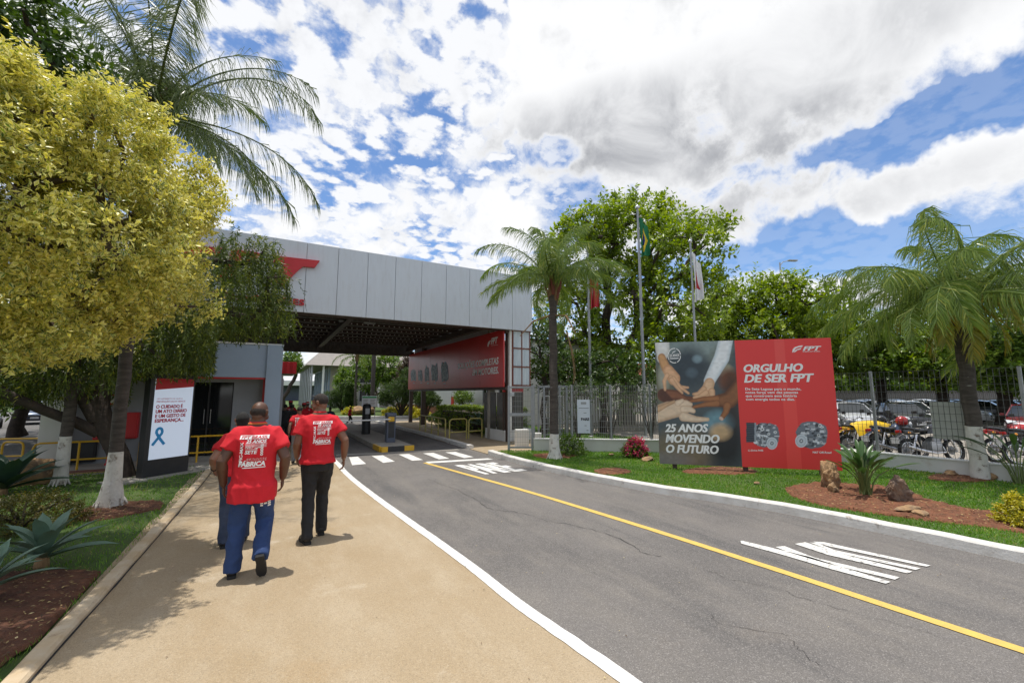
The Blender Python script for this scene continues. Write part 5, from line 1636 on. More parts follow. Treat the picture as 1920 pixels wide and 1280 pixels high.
ob = thing('office_block', 'two storey grey office block with louvred eaves and slim pillars', 'building', (5.5, 56, 0))
ob.scale = (1, 1, 0.74)
def O_(mb, name, m):
    return mb.build(name, m, ob, origin=ob.location)
O_(MB().box((13, 66, 3.6), (13, 20, 7.2)), 'wall', 'concrete')
ec = (0.9, 2.0)
mb = MB()
mb.add([(3.6, 53.5, 6.7), (20, 53.5, 6.7), (20, 60, 9.6), (3.6, 78, 6.7), (5.6, 60, 9.6), (5.6, 72, 9.6), (20, 78, 6.7), (20, 72, 9.6)],
       [(0, 1, 2, 4), (3, 0, 4, 5), (6, 3, 5, 7), (1, 6, 7, 2), (4, 2, 7, 5), (0, 3, 6, 1)])
O_(mb, 'roof', mat('office_roof', (0.24, 0.21, 0.18), 0.6, (0.19, 0.17, 0.15), 2))
for k in range(8):
    O_(MB().tube([(4.3, 54.6 + k * 2.8, 0), (4.3, 54.6 + k * 2.8, 6.7)], 0.10, 8), 'pillar', 'grey_metal')
    O_(MB().tube([(4.3, 54.6 + k * 2.8, 5.2), (6.5, 54.6 + k * 2.8, 6.6)], 0.06, 6), 'eave_strut', 'grey_metal')
for k in range(8):
    O_(MB().box((6.42, 56.5 + k * 2.5, 3.6), (0.25, 0.35, 7.0)), 'fin', 'grey_wall')
    for z in (1.9, 5.0):
        window(ob, (6.48, 57.7 + k * 2.5, z), 1.5, 1.8, 'x', 'grey_metal', 'glass_dark', 2, ob.location)
for k in range(5):
    O_(MB().tube([(5.5 + k * 3.2, 54.2, 0), (5.5 + k * 3.2, 54.2, 6.7)], 0.12, 8), 'pillar', 'white_paint')
    for z in (1.9, 5.0):
        window(ob, (8.2 + k * 2.6, 55.98, z), 1.8, 1.8, 'y', 'grey_metal', 'glass_dark', 2, ob.location)
wh = thing('warehouse', 'low distant warehouse with pale roof and dark blue door bay', 'building', (-12, 118, 0))
MB().box((-12, 128, 2.4), (64, 20, 4.8)).build('wall', 'barrier_blue', wh, origin=wh.location)
MB().box((-12, 126, 4.1), (66, 24, 1.0)).build('roof', 'white_wall', wh, origin=wh.location)
for k in range(8):
    MB().box((-40 + k * 8, 117.9, 1.6), (0.5, 0.3, 3.2)).build('pillar', 'white_wall', wh, origin=wh.location)
wcn = thing('white_pavilion', 'white fluted pavilion wall with red corrugated roof edge left of the lane', 'building', (0.4, 31, 0))
for k in range(7):
    MB().box((0.62 - k * 0.35, 30.0, 1.45), (0.30, 0.2, 2.9)).build('wall_panel', 'white_paint', wcn, origin=wcn.location)
MB().box((-0.6, 31.6, 1.45), (2.4, 3.0, 2.88)).build('wall', 'white_wall', wcn, origin=wcn.location)
mb = MB()
for k in range(12):
    mb.box((1.32 - k * 0.33, 29.3, 3.30), (0.17, 0.08, 0.72))
mb.box((-0.55, 29.38, 3.30), (4.0, 0.06, 0.72))
mb.build('red_fascia', 'red_paint', wcn, origin=wcn.location)
MB().box((-0.55, 31.2, 3.02), (3.9, 3.6, 0.2)).build('roof', 'brown_steel', wcn, origin=wcn.location)
rb2 = thing('red_roof_house', 'white building with red roof glimpsed behind the big green tree', 'building', (24, 26, 0))
MB().box((24, 30, 1.6), (18, 6, 3.2)).build('wall', 'white_wall', rb2, origin=rb2.location)
mb = MB().add([(14.6, 26.6, 3.2), (33.4, 26.6, 3.2), (33.4, 30, 4.6), (14.6, 30, 4.6), (33.4, 33.4, 3.2), (14.6, 33.4, 3.2)], [(0, 1, 2, 3), (3, 2, 4, 5), (0, 3, 5), (1, 4, 2)])
mb.build('roof', mat('clay_roof', (0.30, 0.06, 0.04), 0.8, (0.22, 0.05, 0.035), 3), rb2, origin=rb2.location)
for k in range(5):
    window(rb2, (17 + k * 3.4, 26.98, 1.6), 1.3, 1.2, 'y', 'grey_metal', 'glass_dark', 2, rb2.location)
# white louvred fence behind the flagpoles
def slat_fence(label, name, p, q, h, step, m, group=None, th=0.03, w=None, z0=0.1, rail=True):
    d = q - p
    t = thing(name, label, 'fence', p, math.atan2(d.y, d.x), group)
    n = int(d.length / step)
    first = None
    for i in range(n + 1):
        if first is None:
            first = MB().box((0, 0, z0 + h / 2), (w or step * 0.55, th, h)).build('slat', m, t)
        else:
            c = first.copy(); C.objects.link(c); c.location.x = i * step; c.parent = t
    if rail:
        for z in (z0 + h * .12, z0 + h * .9):
            MB().box((d.length / 2, 0.03, z), (d.length, 0.03, 0.06)).build('rail', m, t)
    return t
slat_fence('cream upright slat fence behind the shrubs beyond the flagpoles', 'slat_fence', Vector((10.6, 15.5, 0)), Vector((18.5, 13.2, 0)), 1.75, 0.13, mat('cream_slat', (0.22, 0.21, 0.165), 0.8))
slat_fence('long grey railing of upright bars at the far side of the parking lot', 'bar_fence', Vector((30.0, 23.0, 0)), Vector((60.0, 6.0, 0)), 1.85, 0.16, 'asphalt_far', None, 0.05, 0.07, 0.1)
low_wall_far = thing('far_wall', 'dark green grey wall behind the far parking lot railing', 'wall', (45.0, 14.5, 0), math.atan2(-17, 30))
MB().box((0, 1.2, 0.9), (36, 0.2, 1.8)).build('wall_panel', mat('far_wall', (0.24, 0.25, 0.24), 0.9), low_wall_far)
# ================================================================== VEHICLES
def c2s(X, Y):
    """metres right of and ahead of the eye -> site point"""
    return (math.cos(YAW) * X + math.sin(YAW) * Y, -math.sin(YAW) * X + math.cos(YAW) * Y)
for nm, col in (('car_silver', (0.50, 0.51, 0.52)), ('car_white', (0.75, 0.75, 0.74)), ('car_black', (0.012, 0.012, 0.014)), ('car_grey', (0.13, 0.135, 0.14)), ('car_red', (0.16, 0.010, 0.016)),
                ('car_blue', (0.03, 0.055, 0.10))):
    M[nm] = mat(nm, col, 0.28, metallic=0.25 if nm != 'car_white' else 0.0, coat=0.6)
M['car_glass'] = mat('car_glass', (0.02, 0.025, 0.028), 0.05, spec=0.7)

def make_car(label, paint, hatch=True, suv=0.0):
    """front faces local -y; length along y; rings of points lofted nose to tail"""
    t = thing('parked_car', label, 'car', (0, 0, 0), 0, 'cars parked in the lot')
    z0 = 0.20 + suv * .1
    # stations: y, half width, bonnet or belt height
    st = [(-2.0, .62, .52), (-1.93, .74, .66), (-1.6, .82, .78), (-1.0, .85, .90), (-.75, .86, .93), (0.0, .87, .95), (.8, .87, .97), (1.45, .85, .98), (1.75, .82, .96), (1.92, .74, .80), (1.97, .66, .55)]
    mb = MB()
    ringn = None
    for y, w, h in st:
        h = h + suv * .16
        ring_ = [(-w * .93, z0), (-w, z0 + .16), (-w * 1.0, z0 + (h - z0) * .62), (-w * .96, h - .04), (-w * .80, h), (0, h + .025), (w * .80, h), (w * .96, h - .04), (w, z0 + (h - z0) * .62), (w, z0 + .16), (w * .93, z0)]
        ringn = len(ring_)
        mb.v += [(x_, y, z_) for x_, z_ in ring_]
    for i in range(len(st) - 1):
        for j in range(ringn - 1):
            a = i * ringn + j
            mb.f.append((a, a + 1, a + ringn + 1, a + ringn))
        mb.f.append((i * ringn + ringn - 1, i * ringn, (i + 1) * ringn, (i + 1) * ringn + ringn - 1))
    e = (len(st) - 1) * ringn
    mb.f += [tuple(range(ringn)), tuple(e + k for k in reversed(range(ringn)))]
    body = mb.build('body', paint, t, 50)
    # greenhouse: glass block with a painted roof and pillars
    top = 1.46 + suv * .28
    b0, hb = (.92 + suv * .16), 1.75 if hatch else 1.35
    G_ = [(-.95, b0, .80), (-.28, top - .06, .60), (.15, top, .60), (.85, top - .02, .58), (1.25, top - .12, .56), (hb, b0 + .03, .74)]
    gm = MB()
    for y, z, w in G_:
        gm.v += [(-w, y, z), (w, y, z)]
    base = [(-.80, -.95, b0 - .02), (.80, -.95, b0 - .02), (.80, hb, b0 - .02), (-.80, hb, b0 - .02)]
    # side glass
    sides = MB()
    def row(y0, y1, z0_, z1_, w0, w1, s_):
        sides.add([(s_ * w0, y0, z0_), (s_ * w0, y1, z0_), (s_ * w1, y1, z1_), (s_ * w1, y0, z1_)], [(0, 1, 2, 3)])
    gl = MB().add([(-.80, -.95, b0), (.80, -.95, b0), (.60, -.28, top - .06), (-.60, -.28, top - .06)], [(0, 1, 2, 3)])
    gl.build('windscreen', 'car_glass', t)
    MB().add([(.74, hb, b0 + .03), (-.74, hb, b0 + .03), (-.56, 1.25, top - .12), (.56, 1.25, top - .12)], [(0, 1, 2, 3)]).build('rear_window', 'car_glass', t)
    for s_ in (-1, 1):
        q = [(s_ * .80, -.95, b0), (s_ * .82, -.1, b0 + .01), (s_ * .82, .75, b0 + .01), (s_ * .74, hb, b0 + .03), (s_ * .56, 1.25, top - .12), (s_ * .58, .85, top - .03), (s_ * .60, .15, top - .01), (s_ * .60, -.28, top - .06)]
        MB().add(q, [(0, 1, 6, 7), (1, 2, 5, 6), (2, 3, 4, 5)]).build('side_window', 'car_glass', t)
        for p_, r_ in (((0, 7), .03), ((1, 6), .028), ((2, 5), .03), ((3, 4), .045)):
            MB().tube([Vector(q[p_[0]]) * 1.005, Vector(q[p_[1]]) * 1.005], r_, 6).build('pillar', paint, t)
        MB().bbox((s_ * .93, -.72, b0 + .07), (.16, .10, .12), .03).build('mirror', paint, t)
        hl = MB().add([(s_ * .40, -1.985, .60 + suv * .12), (s_ * .70, -1.90, .60 + suv * .12), (s_ * .80, -1.62, .78 + suv * .14), (s_ * .45, -1.90, .74 + suv * .14)], [(0, 1, 2, 3) if s_ > 0 else (3, 2, 1, 0)])
        hl.v = [(v[0] * 1.02, v[1] - .012, v[2] + .01) for v in hl.v]
        hl.build('headlight', 'headlight', t)
        MB().bbox((s_ * .68, 1.93, .80 + suv * .12), (.22, .06, .26), .02).build('tail_light', 'tail_red', t)
    rf = MB()
    rows = [(-.28, top - .06, .60), (.15, top, .61), (.85, top - .02, .59), (1.25, top - .12, .57)]
    for y, z, w in rows:
        rf.v += [(-w, y, z), (-w * .5, y, z + .035), (0, y, z + .045), (w * .5, y, z + .035), (w, y, z)]
    for i in range(3):
        for j in range(4):
            a = i * 5 + j
            rf.f.append((a, a + 1, a + 6, a + 5))
    rf.build('roof', paint, t, True)
    MB().bbox((0, -1.99, .50 + suv * .1), (.85, .05, .14), .02).build('grille', 'dark_plastic', t)
    MB().bbox((0, -1.99, .30 + suv * .08), (1.1, .06, .12), .02).build('lower_grille', 'dark_plastic', t)
    MB().box((0, -2.03, .40 + suv * .1), (.40, .01, .12)).build('number_plate', 'plate', t)
    for s_ in (-1, 1):
        for y in (-1.28, 1.22):
            w_ = MB().lathe((s_ * .79, y, .30), [(.20, -.09), (.29, -.09), (.305, -.05), (.305, .05), (.29, .09), (.20, .09)], 20, 'X').build('wheel', 'tyre', t, 40)
            MB().lathe((s_ * .79, y, .30), [(.0, s_ * .075), (.06, s_ * .085), (.19, s_ * .07), (.205, s_ * .085)], 14, 'X').build('rim', 'chrome', w_, 40)
            MB().lathe((s_ * .80, y, .31), [(.345, -.06), (.345, .075)], 20, 'X').build('wheel_arch', 'dark_plastic', t)
    return t

def heading(X, Y):
    return math.atan2(Y, X)
protos = {}
CARS = [  # cam x, cam y, turn of the nose, paint, kind, label
    (16.6, 21.3, -0.35, 'car_silver', 'hatch', 'silver car facing the motorcycles, seen just right of the billboard'),
    (18.9, 21.0, -0.35, 'car_black', 'hatch', 'dark car parked left of the grey board on the fence'),
    (14.3, 22.2, -0.35, 'car_grey', 'hatch', 'grey car half hidden behind the billboard edge'),
    (22.6, 24.6, -0.35, 'car_white', 'hatch', 'white car whose roof rises above the grey board'),
    (26.8, 26.4, 0.55, 'car_white', 'hatch', 'white car beside the right palm trunk, at the near end of its row'),
    (29.4, 26.8, 0.55, 'car_black', 'hatch', 'black car second in the row right of the palm trunk'),
    (31.6, 27.4, 0.55, 'car_blue', 'hatch', 'dark blue car third in the row right of the palm trunk'),
    (33.8, 28.0, 0.55, 'car_grey', 'hatch', 'grey car fourth in the row right of the palm trunk'),
    (36.0, 28.6, 0.55, 'car_silver', 'hatch', 'silver car at the far right end of the row beyond the palm'),
    (18.4, 25.8, 0.5, 'car_grey', 'hatch', 'grey car in the second row behind the silver one'),
    (21.4, 26.2, 0.5, 'car_silver', 'hatch', 'silver car in the second row behind the dark one'),
    (24.0, 26.3, 0.5, 'car_blue', 'hatch', 'dark blue car in the second row behind the white one'),
    (23.0, 30.2, 0.5, 'car_black', 'hatch', 'black car in the far row left of the right palm trunk'),
    (25.3, 30.4, 0.5, 'car_silver', 'hatch', 'silver car in the far row behind the right palm trunk'),
    (27.6, 30.6, 0.5, 'car_grey', 'hatch', 'grey car in the far row just right of the palm trunk'),
    (30.0, 31.0, 0.5, 'car_white', 'hatch', 'white car in the far row, second right of the palm trunk'),
    (32.4, 31.3, 0.5, 'car_black', 'hatch', 'black car in the far row, third right of the palm trunk'),
    (20.4, 30.0, 0.5, 'car_white', 'hatch', 'white car in the far row above the yellow cover'),
    (38.2, 29.2, 0.55, 'car_black', 'hatch', 'black car at the right picture edge beyond the fence'),
    (21.2, 17.6, -0.9, 'car_red', 'hatch', 'dark red car at the right edge with a white bonnet sheen'),
    (24.6, 19.3, -0.9, 'car_white', 'hatch', 'white car just beyond the dark red one at the right edge'),
]
for X, Y, tw_, paint, kd, lab in CARS:
    key = 'suv' if kd == 'suv' else 'hatch'
    rz = tw_ - YAW
    loc = (*c2s(X, Y), 0.035)
    if key not in protos:
        protos[key] = (make_car(lab, paint, True, 1.0 if key == 'suv' else 0.0), paint)
        protos[key][0].location = loc; protos[key][0].rotation_euler.z = rz; protos[key][0].scale = (.86, .86, .86)
    else:
        dup(protos[key][0], loc, rz, lab, mats={protos[key][1]: paint})
for px_, py_, paint, rz, lab in ((118, 798, 'car_silver', 0.9, 'silver car parked under the trees at the far left'), (58, 792, 'car_blue', 0.9, 'dark blue car behind the silver one at the far left'),
                                 (-40, 800, 'car_grey', 0.9, 'grey car at the left picture edge behind the boulder')):
    q = at(px_, py_, 0)
    dup(protos['hatch'][0], (*q, 0.0), rz - YAW, lab, 'cars parked on the side road', mats={protos['hatch'][1]: paint})

def make_moto(label, paint, seatm='dark_plastic'):
    """rear at local -x, front wheel at +x, leaning on its stand"""
    t = thing('motorcycle', label, 'motorcycle', (0, 0, 0), 0, 'motorcycles parked along the mesh fence')
    for x_, nm in ((-.64, 'rear_wheel'), (.66, 'front_wheel')):
        w = MB().torus((x_, 0, .30), .265, .042, 'Y', 30, 8).build(nm, 'tyre', t, True)
        rm = MB().torus((x_, 0, .30), .218, .014, 'Y', 30, 6)
        for k in range(16):
            a = 2 * PI * k / 16
            rm.tube([(x_ + .03 * math.cos(a + .3), .02 * (-1) ** k, .30 + .03 * math.sin(a + .3)), (x_ + .216 * math.cos(a), 0, .30 + .216 * math.sin(a))], .003, 4)
        rm.build('rim', 'chrome', w)
        MB().lathe((x_, 0, .30), [(0, -.06), (.05, -.06), (.05, .06), (0, .06)], 12, 'Y').lathe((x_, .05, .30), [(.03, 0), (.11, 0), (.11, .006), (.03, .006)], 18, 'Y').build('hub', 'grey_metal', w, 40)
    MB().tube([(.66, .075, .30), (.52, .075, .62), (.42, .075, .88)], .022, 8).tube([(.66, -.075, .30), (.52, -.075, .62), (.42, -.075, .88)], .022, 8).build('fork', 'chrome', t, 40)
    MB().tube([(.43, 0, .84), (.05, 0, .74), (-.25, 0, .70), (-.66, 0, .72)], .025, 8).tube([(.43, 0, .80), (.30, 0, .45), (.05, 0, .25), (-.25, 0, .28), (-.30, 0, .66)], .022, 8).build('frame', 'black_metal', t, 40)
    MB().bbox((.06, 0, .40), (.34, .24, .26), .05).lathe((.12, 0, .56), [(.085, -.1), (.095, -.08), (.095, .08), (.085, .1)], 14, 'X').build('engine', 'grey_metal', t, 40)
    fin = MB()
    for k in range(5):
        fin.box((.13, 0, .50 + k * .03), (.20, .20, .010))
    fin.build('cooling_fins', 'grey_metal', t)
    tk = MB()
    for x_, w, zb, zt in ((.40, .06, .78, .86), (.34, .11, .75, .93), (.18, .14, .72, .95), (.02, .13, .71, .91), (-.10, .09, .71, .83)):
        tk.v += [(x_, -w, zb), (x_, -w, (zb + zt) / 2 + .02), (x_, -w * .55, zt), (x_, w * .55, zt), (x_, w, (zb + zt) / 2 + .02), (x_, w, zb)]
    for i in range(4):
        for j in range(6):
            a, b = i * 6 + j, i * 6 + (j + 1) % 6
            tk.f.append((a, b, b + 6, a + 6))
    tk.f += [tuple(reversed(range(6))), tuple(24 + k for k in range(6))]
    tk.build('tank', paint, t, 60)
    se = MB().tube([(-.08, 0, .80), (-.30, 0, .79), (-.55, 0, .84), (-.72, 0, .86)], [(.12, .05), (.13, .055), (.11, .05), (.06, .03)], 10)
    se.build('seat', seatm, t, 50)
    MB().bbox((-.62, 0, .77), (.30, .16, .10), .03).tube([(-.70, 0, .76), (-.90, 0, .66), (-.98, 0, .52)], [(.07, .015), (.07, .012), (.06, .01)], 8).build('tail', paint, t, 40)
    MB().bbox((-.83, 0, .77), (.05, .14, .08), .02).build('tail_light', 'tail_red', t)
    MB().box((-.985, 0, .56), (.012, .20, .15)).build('number_plate', 'plate', t)
    MB().tube([(.66 + .31 * math.cos(a), 0, .30 + .31 * math.sin(a)) for a in np.linspace(.5, 2.3, 7)], [(.05, .008)] * 7, 8).build('front_fender', paint, t, 40)
    MB().tube([(.30, -.36, .98), (.36, -.20, 1.03), (.40, 0, .98), (.36, .20, 1.03), (.30, .36, .98)], .012, 8).build('handlebar', 'chrome', t, 40)
    for s_ in (-1, 1):
        MB().tube([(.31, s_ * .30, 1.0), (.27, s_ * .38, .975)], .018, 8).build('grip', 'dark_plastic', t)
        MB().tube([(.34, s_ * .22, 1.02), (.36, s_ * .27, 1.16)], .006, 5).bbox((.36, s_ * .31, 1.19), (.02, .13, .08), .02).build('mirror', 'dark_plastic', t)
        MB().ball((-.70, s_ * .16, .74), (.035, .03, .03), 8, 6).build('rear_indicator', 'amber', t)
        MB().tube([(-.64, s_ * .10, .30), (-.45, s_ * .11, .70)], .025, 8).build('shock_absorber', 'chrome', t, 40)
    MB().lathe((.46, 0, .90), [(.03, -.06), (.085, 0), (.088, .05), (0, .06)], 14, 'X').build('headlight', 'headlight', t, 40)
    MB().tube([(.20, -.12, .40), (.22, -.15, .26), (-.05, -.15, .24), (-.40, -.16, .30), (-.85, -.17, .42)], [.02, .022, .025, .045, .042], 10).build('exhaust', 'chrome', t, 40)
    MB().tube([(-.05, .12, .26), (-.12, .24, .02)], .012, 6).build('side_stand', 'black_metal', t)
    MB().tube([(-.25, .06, .30), (-.64, .06, .30)], [(.01, .05), (.01, .05)], 8).build('swing_arm', 'black_metal', t)
    return t
for nm, col in (('moto_black', (0.015, 0.015, 0.017)), ('moto_red', (0.40, 0.015, 0.015)), ('moto_yellow', (0.70, 0.42, 0.015)), ('moto_blue', (0.04, 0.06, 0.12))):
    M[nm] = mat(nm, col, 0.25, coat=0.5)
MOTOS = [(1752, 868, 'moto_black', 'black motorcycle with its wire front wheel right of the grey board'), (1690, 862, 'moto_blue', 'dark motorcycle with a helmet on it, second from the grey board'),
         (1640, 858, 'moto_yellow', 'motorcycle under a yellow cover'), (1592, 852, 'moto_black', 'black motorcycle next to the billboard edge'),
         (1548, 846, 'moto_red', 'red motorcycle mostly behind the billboard'), (1920, 868, 'moto_red', 'red motorcycle at the right edge behind the fence'),
         (1975, 876, 'moto_black', 'black motorcycle beside the red one at the right edge')]
m0 = None
for i, (px_, py_, pt, lab) in enumerate(MOTOS):
    q = at(px_, py_, 0.035)
    rz = R(8 - 3 * i) - YAW + (0.1 if i % 2 else 0)
    if m0 is None:
        m0 = make_moto(lab, pt); m0.location = (*q, 0.035); m0.rotation_euler = (R(-7), 0, rz)
    else:
        r = dup(m0, (*q, 0.035), rz, lab, mats={'moto_black': pt})
        r.rotation_euler = (R(-7), 0, rz)
def resting(name, label, cat, px, dist, fn):
    p = at_dist(*px, dist)
    t = thing(name, label, cat, p, -YAW)
    fn(t)
    return t
qm = at(1640, 858, 0.035)
cov = thing('motorcycle_cover', 'crumpled yellow cover draped over a motorcycle seat and tank', 'cover', (qm[0], qm[1], 0.0), -YAW)
mb = MB()
for j in range(15):
    for i in range(13):
        u, v = i / 12 * 2 - 1, j / 14 * 2 - 1
        mb.v.append((v * .52 - .05, u * .26, 1.02 - .30 * abs(u) ** 2.2 - .10 * v * v + .035 * mnoise.noise(Vector((u * 3, v * 5, 1)))))
for j in range(14):
    for i in range(12):
        a = j * 13 + i
        mb.f.append((a, a + 1, a + 14, a + 13))
mb.build('cover_cloth', mat('cover_yellow', (0.78, 0.50, 0.01), 0.5), cov, True)
def helmet(t, shell='moto_red'):
    MB().ball((0, 0, .12), (.15, .125, .135), 16, 10).build('shell', shell, t, True)
    MB().ball((.05, 0, .13), (.125, .118, .07), 14, 8).build('visor', 'glass_dark', t, True)
    MB().torus((0, 0, .02), .10, .016, 'Z', 18, 6).build('rim', 'dark_plastic', t, True)
q = at(1712, 862, 0.035)
hz = thing('helmet', 'red and dark helmet resting on a motorcycle beside the grey board', 'helmet', (q[0] - .12, q[1] + .1, .90), -YAW)
helmet(hz)
q = at(1668, 858, 0.035)
hz = thing('helmet', 'dark helmet on the motorcycle seat right of the yellow cover', 'helmet', (q[0], q[1] + .1, .90), -YAW)
helmet(hz, 'moto_black')
# ================================================================== VEGETATION
def sphere_dirs(rs, n):
    v = rs.normal(size=(n, 3))
    return unit(v)

def lump(d, seed, amp, f=2.2):
    return np.array([1 + amp * mnoise.noise(Vector((x_ * f + seed, y_ * f, z_ * f))) * 1.6 for x_, y_, z_ in d])

def crown_points(lobes, n, rs, shell=0.55, amp=0.15, seed=0, bottom=None):
    """twig origins in the outer part of lumpy ellipsoid lobes, kept out of other lobes' hearts"""
    vol = np.array([r[0] * r[1] * r[2] for _, r in lobes]) ** (2 / 3)
    out = []
    for k, (c, r) in enumerate(lobes):
        m = max(3, int(n * vol[k] / vol.sum() * 1.25))
        d = sphere_dirs(rs, m)
        rad = (shell + (1 - shell) * rs.rand(m) ** 0.7) * lump(d, seed + k * 7, amp)
        p = np.array(c) + d * np.array(r) * rad[:, None]
        out.append(np.concatenate([p, d], 1))
    o_ = np.concatenate(out)
    keep = np.ones(len(o_), bool)
    for k, (c, r) in enumerate(lobes):
        keep &= (((o_[:, :3] - np.array(c)) / np.array(r)) ** 2).sum(1) > (shell * 0.8) ** 2
    o_ = o_[keep]
    if bottom is not None:       # thinner foliage on the shaded underside
        o_ = o_[(o_[:, 5] > -0.15) | (rs.rand(len(o_)) < bottom)]
    return o_

def twig_leaves(orig, out_dir, rs, per_twig, twig_len, leaf_len, leaf_w, up=0.35, droop=0.0, spread=0.9, clump=None, rnd_base=0.45, rnd_var=0.28, fold=0.25, new_tip=0.25, flat=0.0):
    """short leafy twigs growing from the points orig: leaves alternate along each twig"""
    n = len(orig)
    td = unit(unit(out_dir) + rs.normal(size=(n, 3)) * 0.55 + np.array([0, 0, up]))
    tl = twig_len * rs.uniform(0.6, 1.25, n)
    t = np.tile(np.linspace(0.15, 1.0, per_twig), n) + rs.uniform(-.06, .06, n * per_twig)
    i = np.repeat(np.arange(n), per_twig)
    P = orig[i] + td[i] * (tl[i] * t)[:, None] - np.array([0, 0, 1.0]) * (droop * tl[i] * t * t)[:, None]
    rnd_dir = rs.normal(size=(n * per_twig, 3))
    side = unit(np.cross(td[i], rnd_dir))
    D = unit(td[i] * (1 - spread * 0.6) + side * spread - np.array([0, 0, 1.0]) * droop * 0.6)
    Nn = unit(rs.normal(size=(n * per_twig, 3)) * (0.55 - 0.3 * flat) + np.array([0, 0, 1.0 + flat]) + out_dir[i] * 0.4)
    base = rnd_base + rs.normal(size=n) * rnd_var * 0.6
    r_ = base[i] + rs.normal(size=n * per_twig) * rnd_var * 0.5 + new_tip * (t - 0.5)
    L_ = leaf_len * rs.uniform(0.65, 1.2, n * per_twig)
    return leaf_arrays(P, D, Nn, L_, L_ * (leaf_w / leaf_len), r_, fold, 0.12 * droop)

def skeleton(base, targets, trunk_top, r0, rs, lean=None, sag=0.0, rtip=0.010, expo=0.42, trunk_pts=None, jitter=0.08, forks=6):
    """limbs that grow from the trunk to the targets, joining the nearest wood already there; returns polylines with radii"""
    base = Vector(base)
    if trunk_pts is None:
        trunk_pts = [base.lerp(Vector(trunk_top), k / forks) + Vector((rs.uniform(-1, 1), rs.uniform(-1, 1), 0)) * jitter * (1 if 0 < k < forks else 0) for k in range(forks + 1)]
    else:
        trunk_pts = [Vector(p) for p in trunk_pts]
    nodes = [[p, k - 1, 0, 0.0] for k, p in enumerate(trunk_pts)]      # position, parent, load, distance walked
    for k in range(1, len(nodes)):
        nodes[k][3] = nodes[k - 1][3] + (nodes[k][0] - nodes[k - 1][0]).length
    first = max(2, int(len(trunk_pts) * 0.6))
    tg = sorted([Vector(t) for t in targets], key=lambda p: (p - trunk_pts[-1]).length)
    for p in tg:
        best, bi = 1e9, first
        for i in range(first, len(nodes)):
            q = nodes[i]
            d = (q[0] - p).length
            c = d + 0.25 * q[3] + (0.6 * (q[0].z - p.z) if q[0].z > p.z else 0)
            if c < best:
                best, bi = c, i
        a = nodes[bi][0]
        d = (p - a).length
        m = max(2, int(d / 0.45))
        prev = bi
        perp = Vector((rs.uniform(-1, 1), rs.uniform(-1, 1), rs.uniform(0, 1))) * d * 0.12
        for k in range(1, m + 1):
            t = k / m
            q = a.lerp(p, t) + perp * math.sin(PI * t) - Vector((0, 0, sag * d * t * t)) + Vector((rs.uniform(-1, 1), rs.uniform(-1, 1), rs.uniform(-1, 1))) * 0.03 * d * (1 if k < m else 0)
            nodes.append([q, prev, 0, nodes[prev][3] + d / m])
            prev = len(nodes) - 1
        i = prev
        while i >= 0:
            nodes[i][2] += 1
            i = nodes[i][1]
    tot = max(1, nodes[0][2])
    kids = {}
    for i, q in enumerate(nodes):
        kids.setdefault(q[1], []).append(i)
    rad = lambda i: max(rtip, r0 * (max(nodes[i][2], 1) / tot) ** expo)
    lines = []
    stack = [(0, None)]
    while stack:
        i, par = stack.pop()
        line = [(nodes[par][0], rad(i))] if par is not None else []
        while True:
            line.append((nodes[i][0], rad(i)))
            ch = kids.get(i, [])
            if not ch:
                break
            ch = sorted(ch, key=lambda c: -nodes[c][2])
            for c in ch[1:]:
                stack.append((c, i))
            i = ch[0]
        if len(line) > 1:
            lines.append(line)
    return lines

def wood_mesh(lines, org, flare=1.5, split=None, n_main=12):
    """the trunk line and the limb lines as two builders"""
    trunk, limbs = MB(), MB()
    for k, line in enumerate(lines):
        pts = [p - Vector(org) for p, _ in line]
        rr = [r for _, r in line]
        if k == 0:
            rr = [r * (1 + (flare - 1) * math.exp(-max(0, p.z) / 0.22)) for p, r in zip(pts, rr)]
            trunk.tube(pts, rr, n_main)
        else:
            limbs.tube(pts, rr, 6 if rr[0] > 0.02 else 4)
    return trunk, limbs

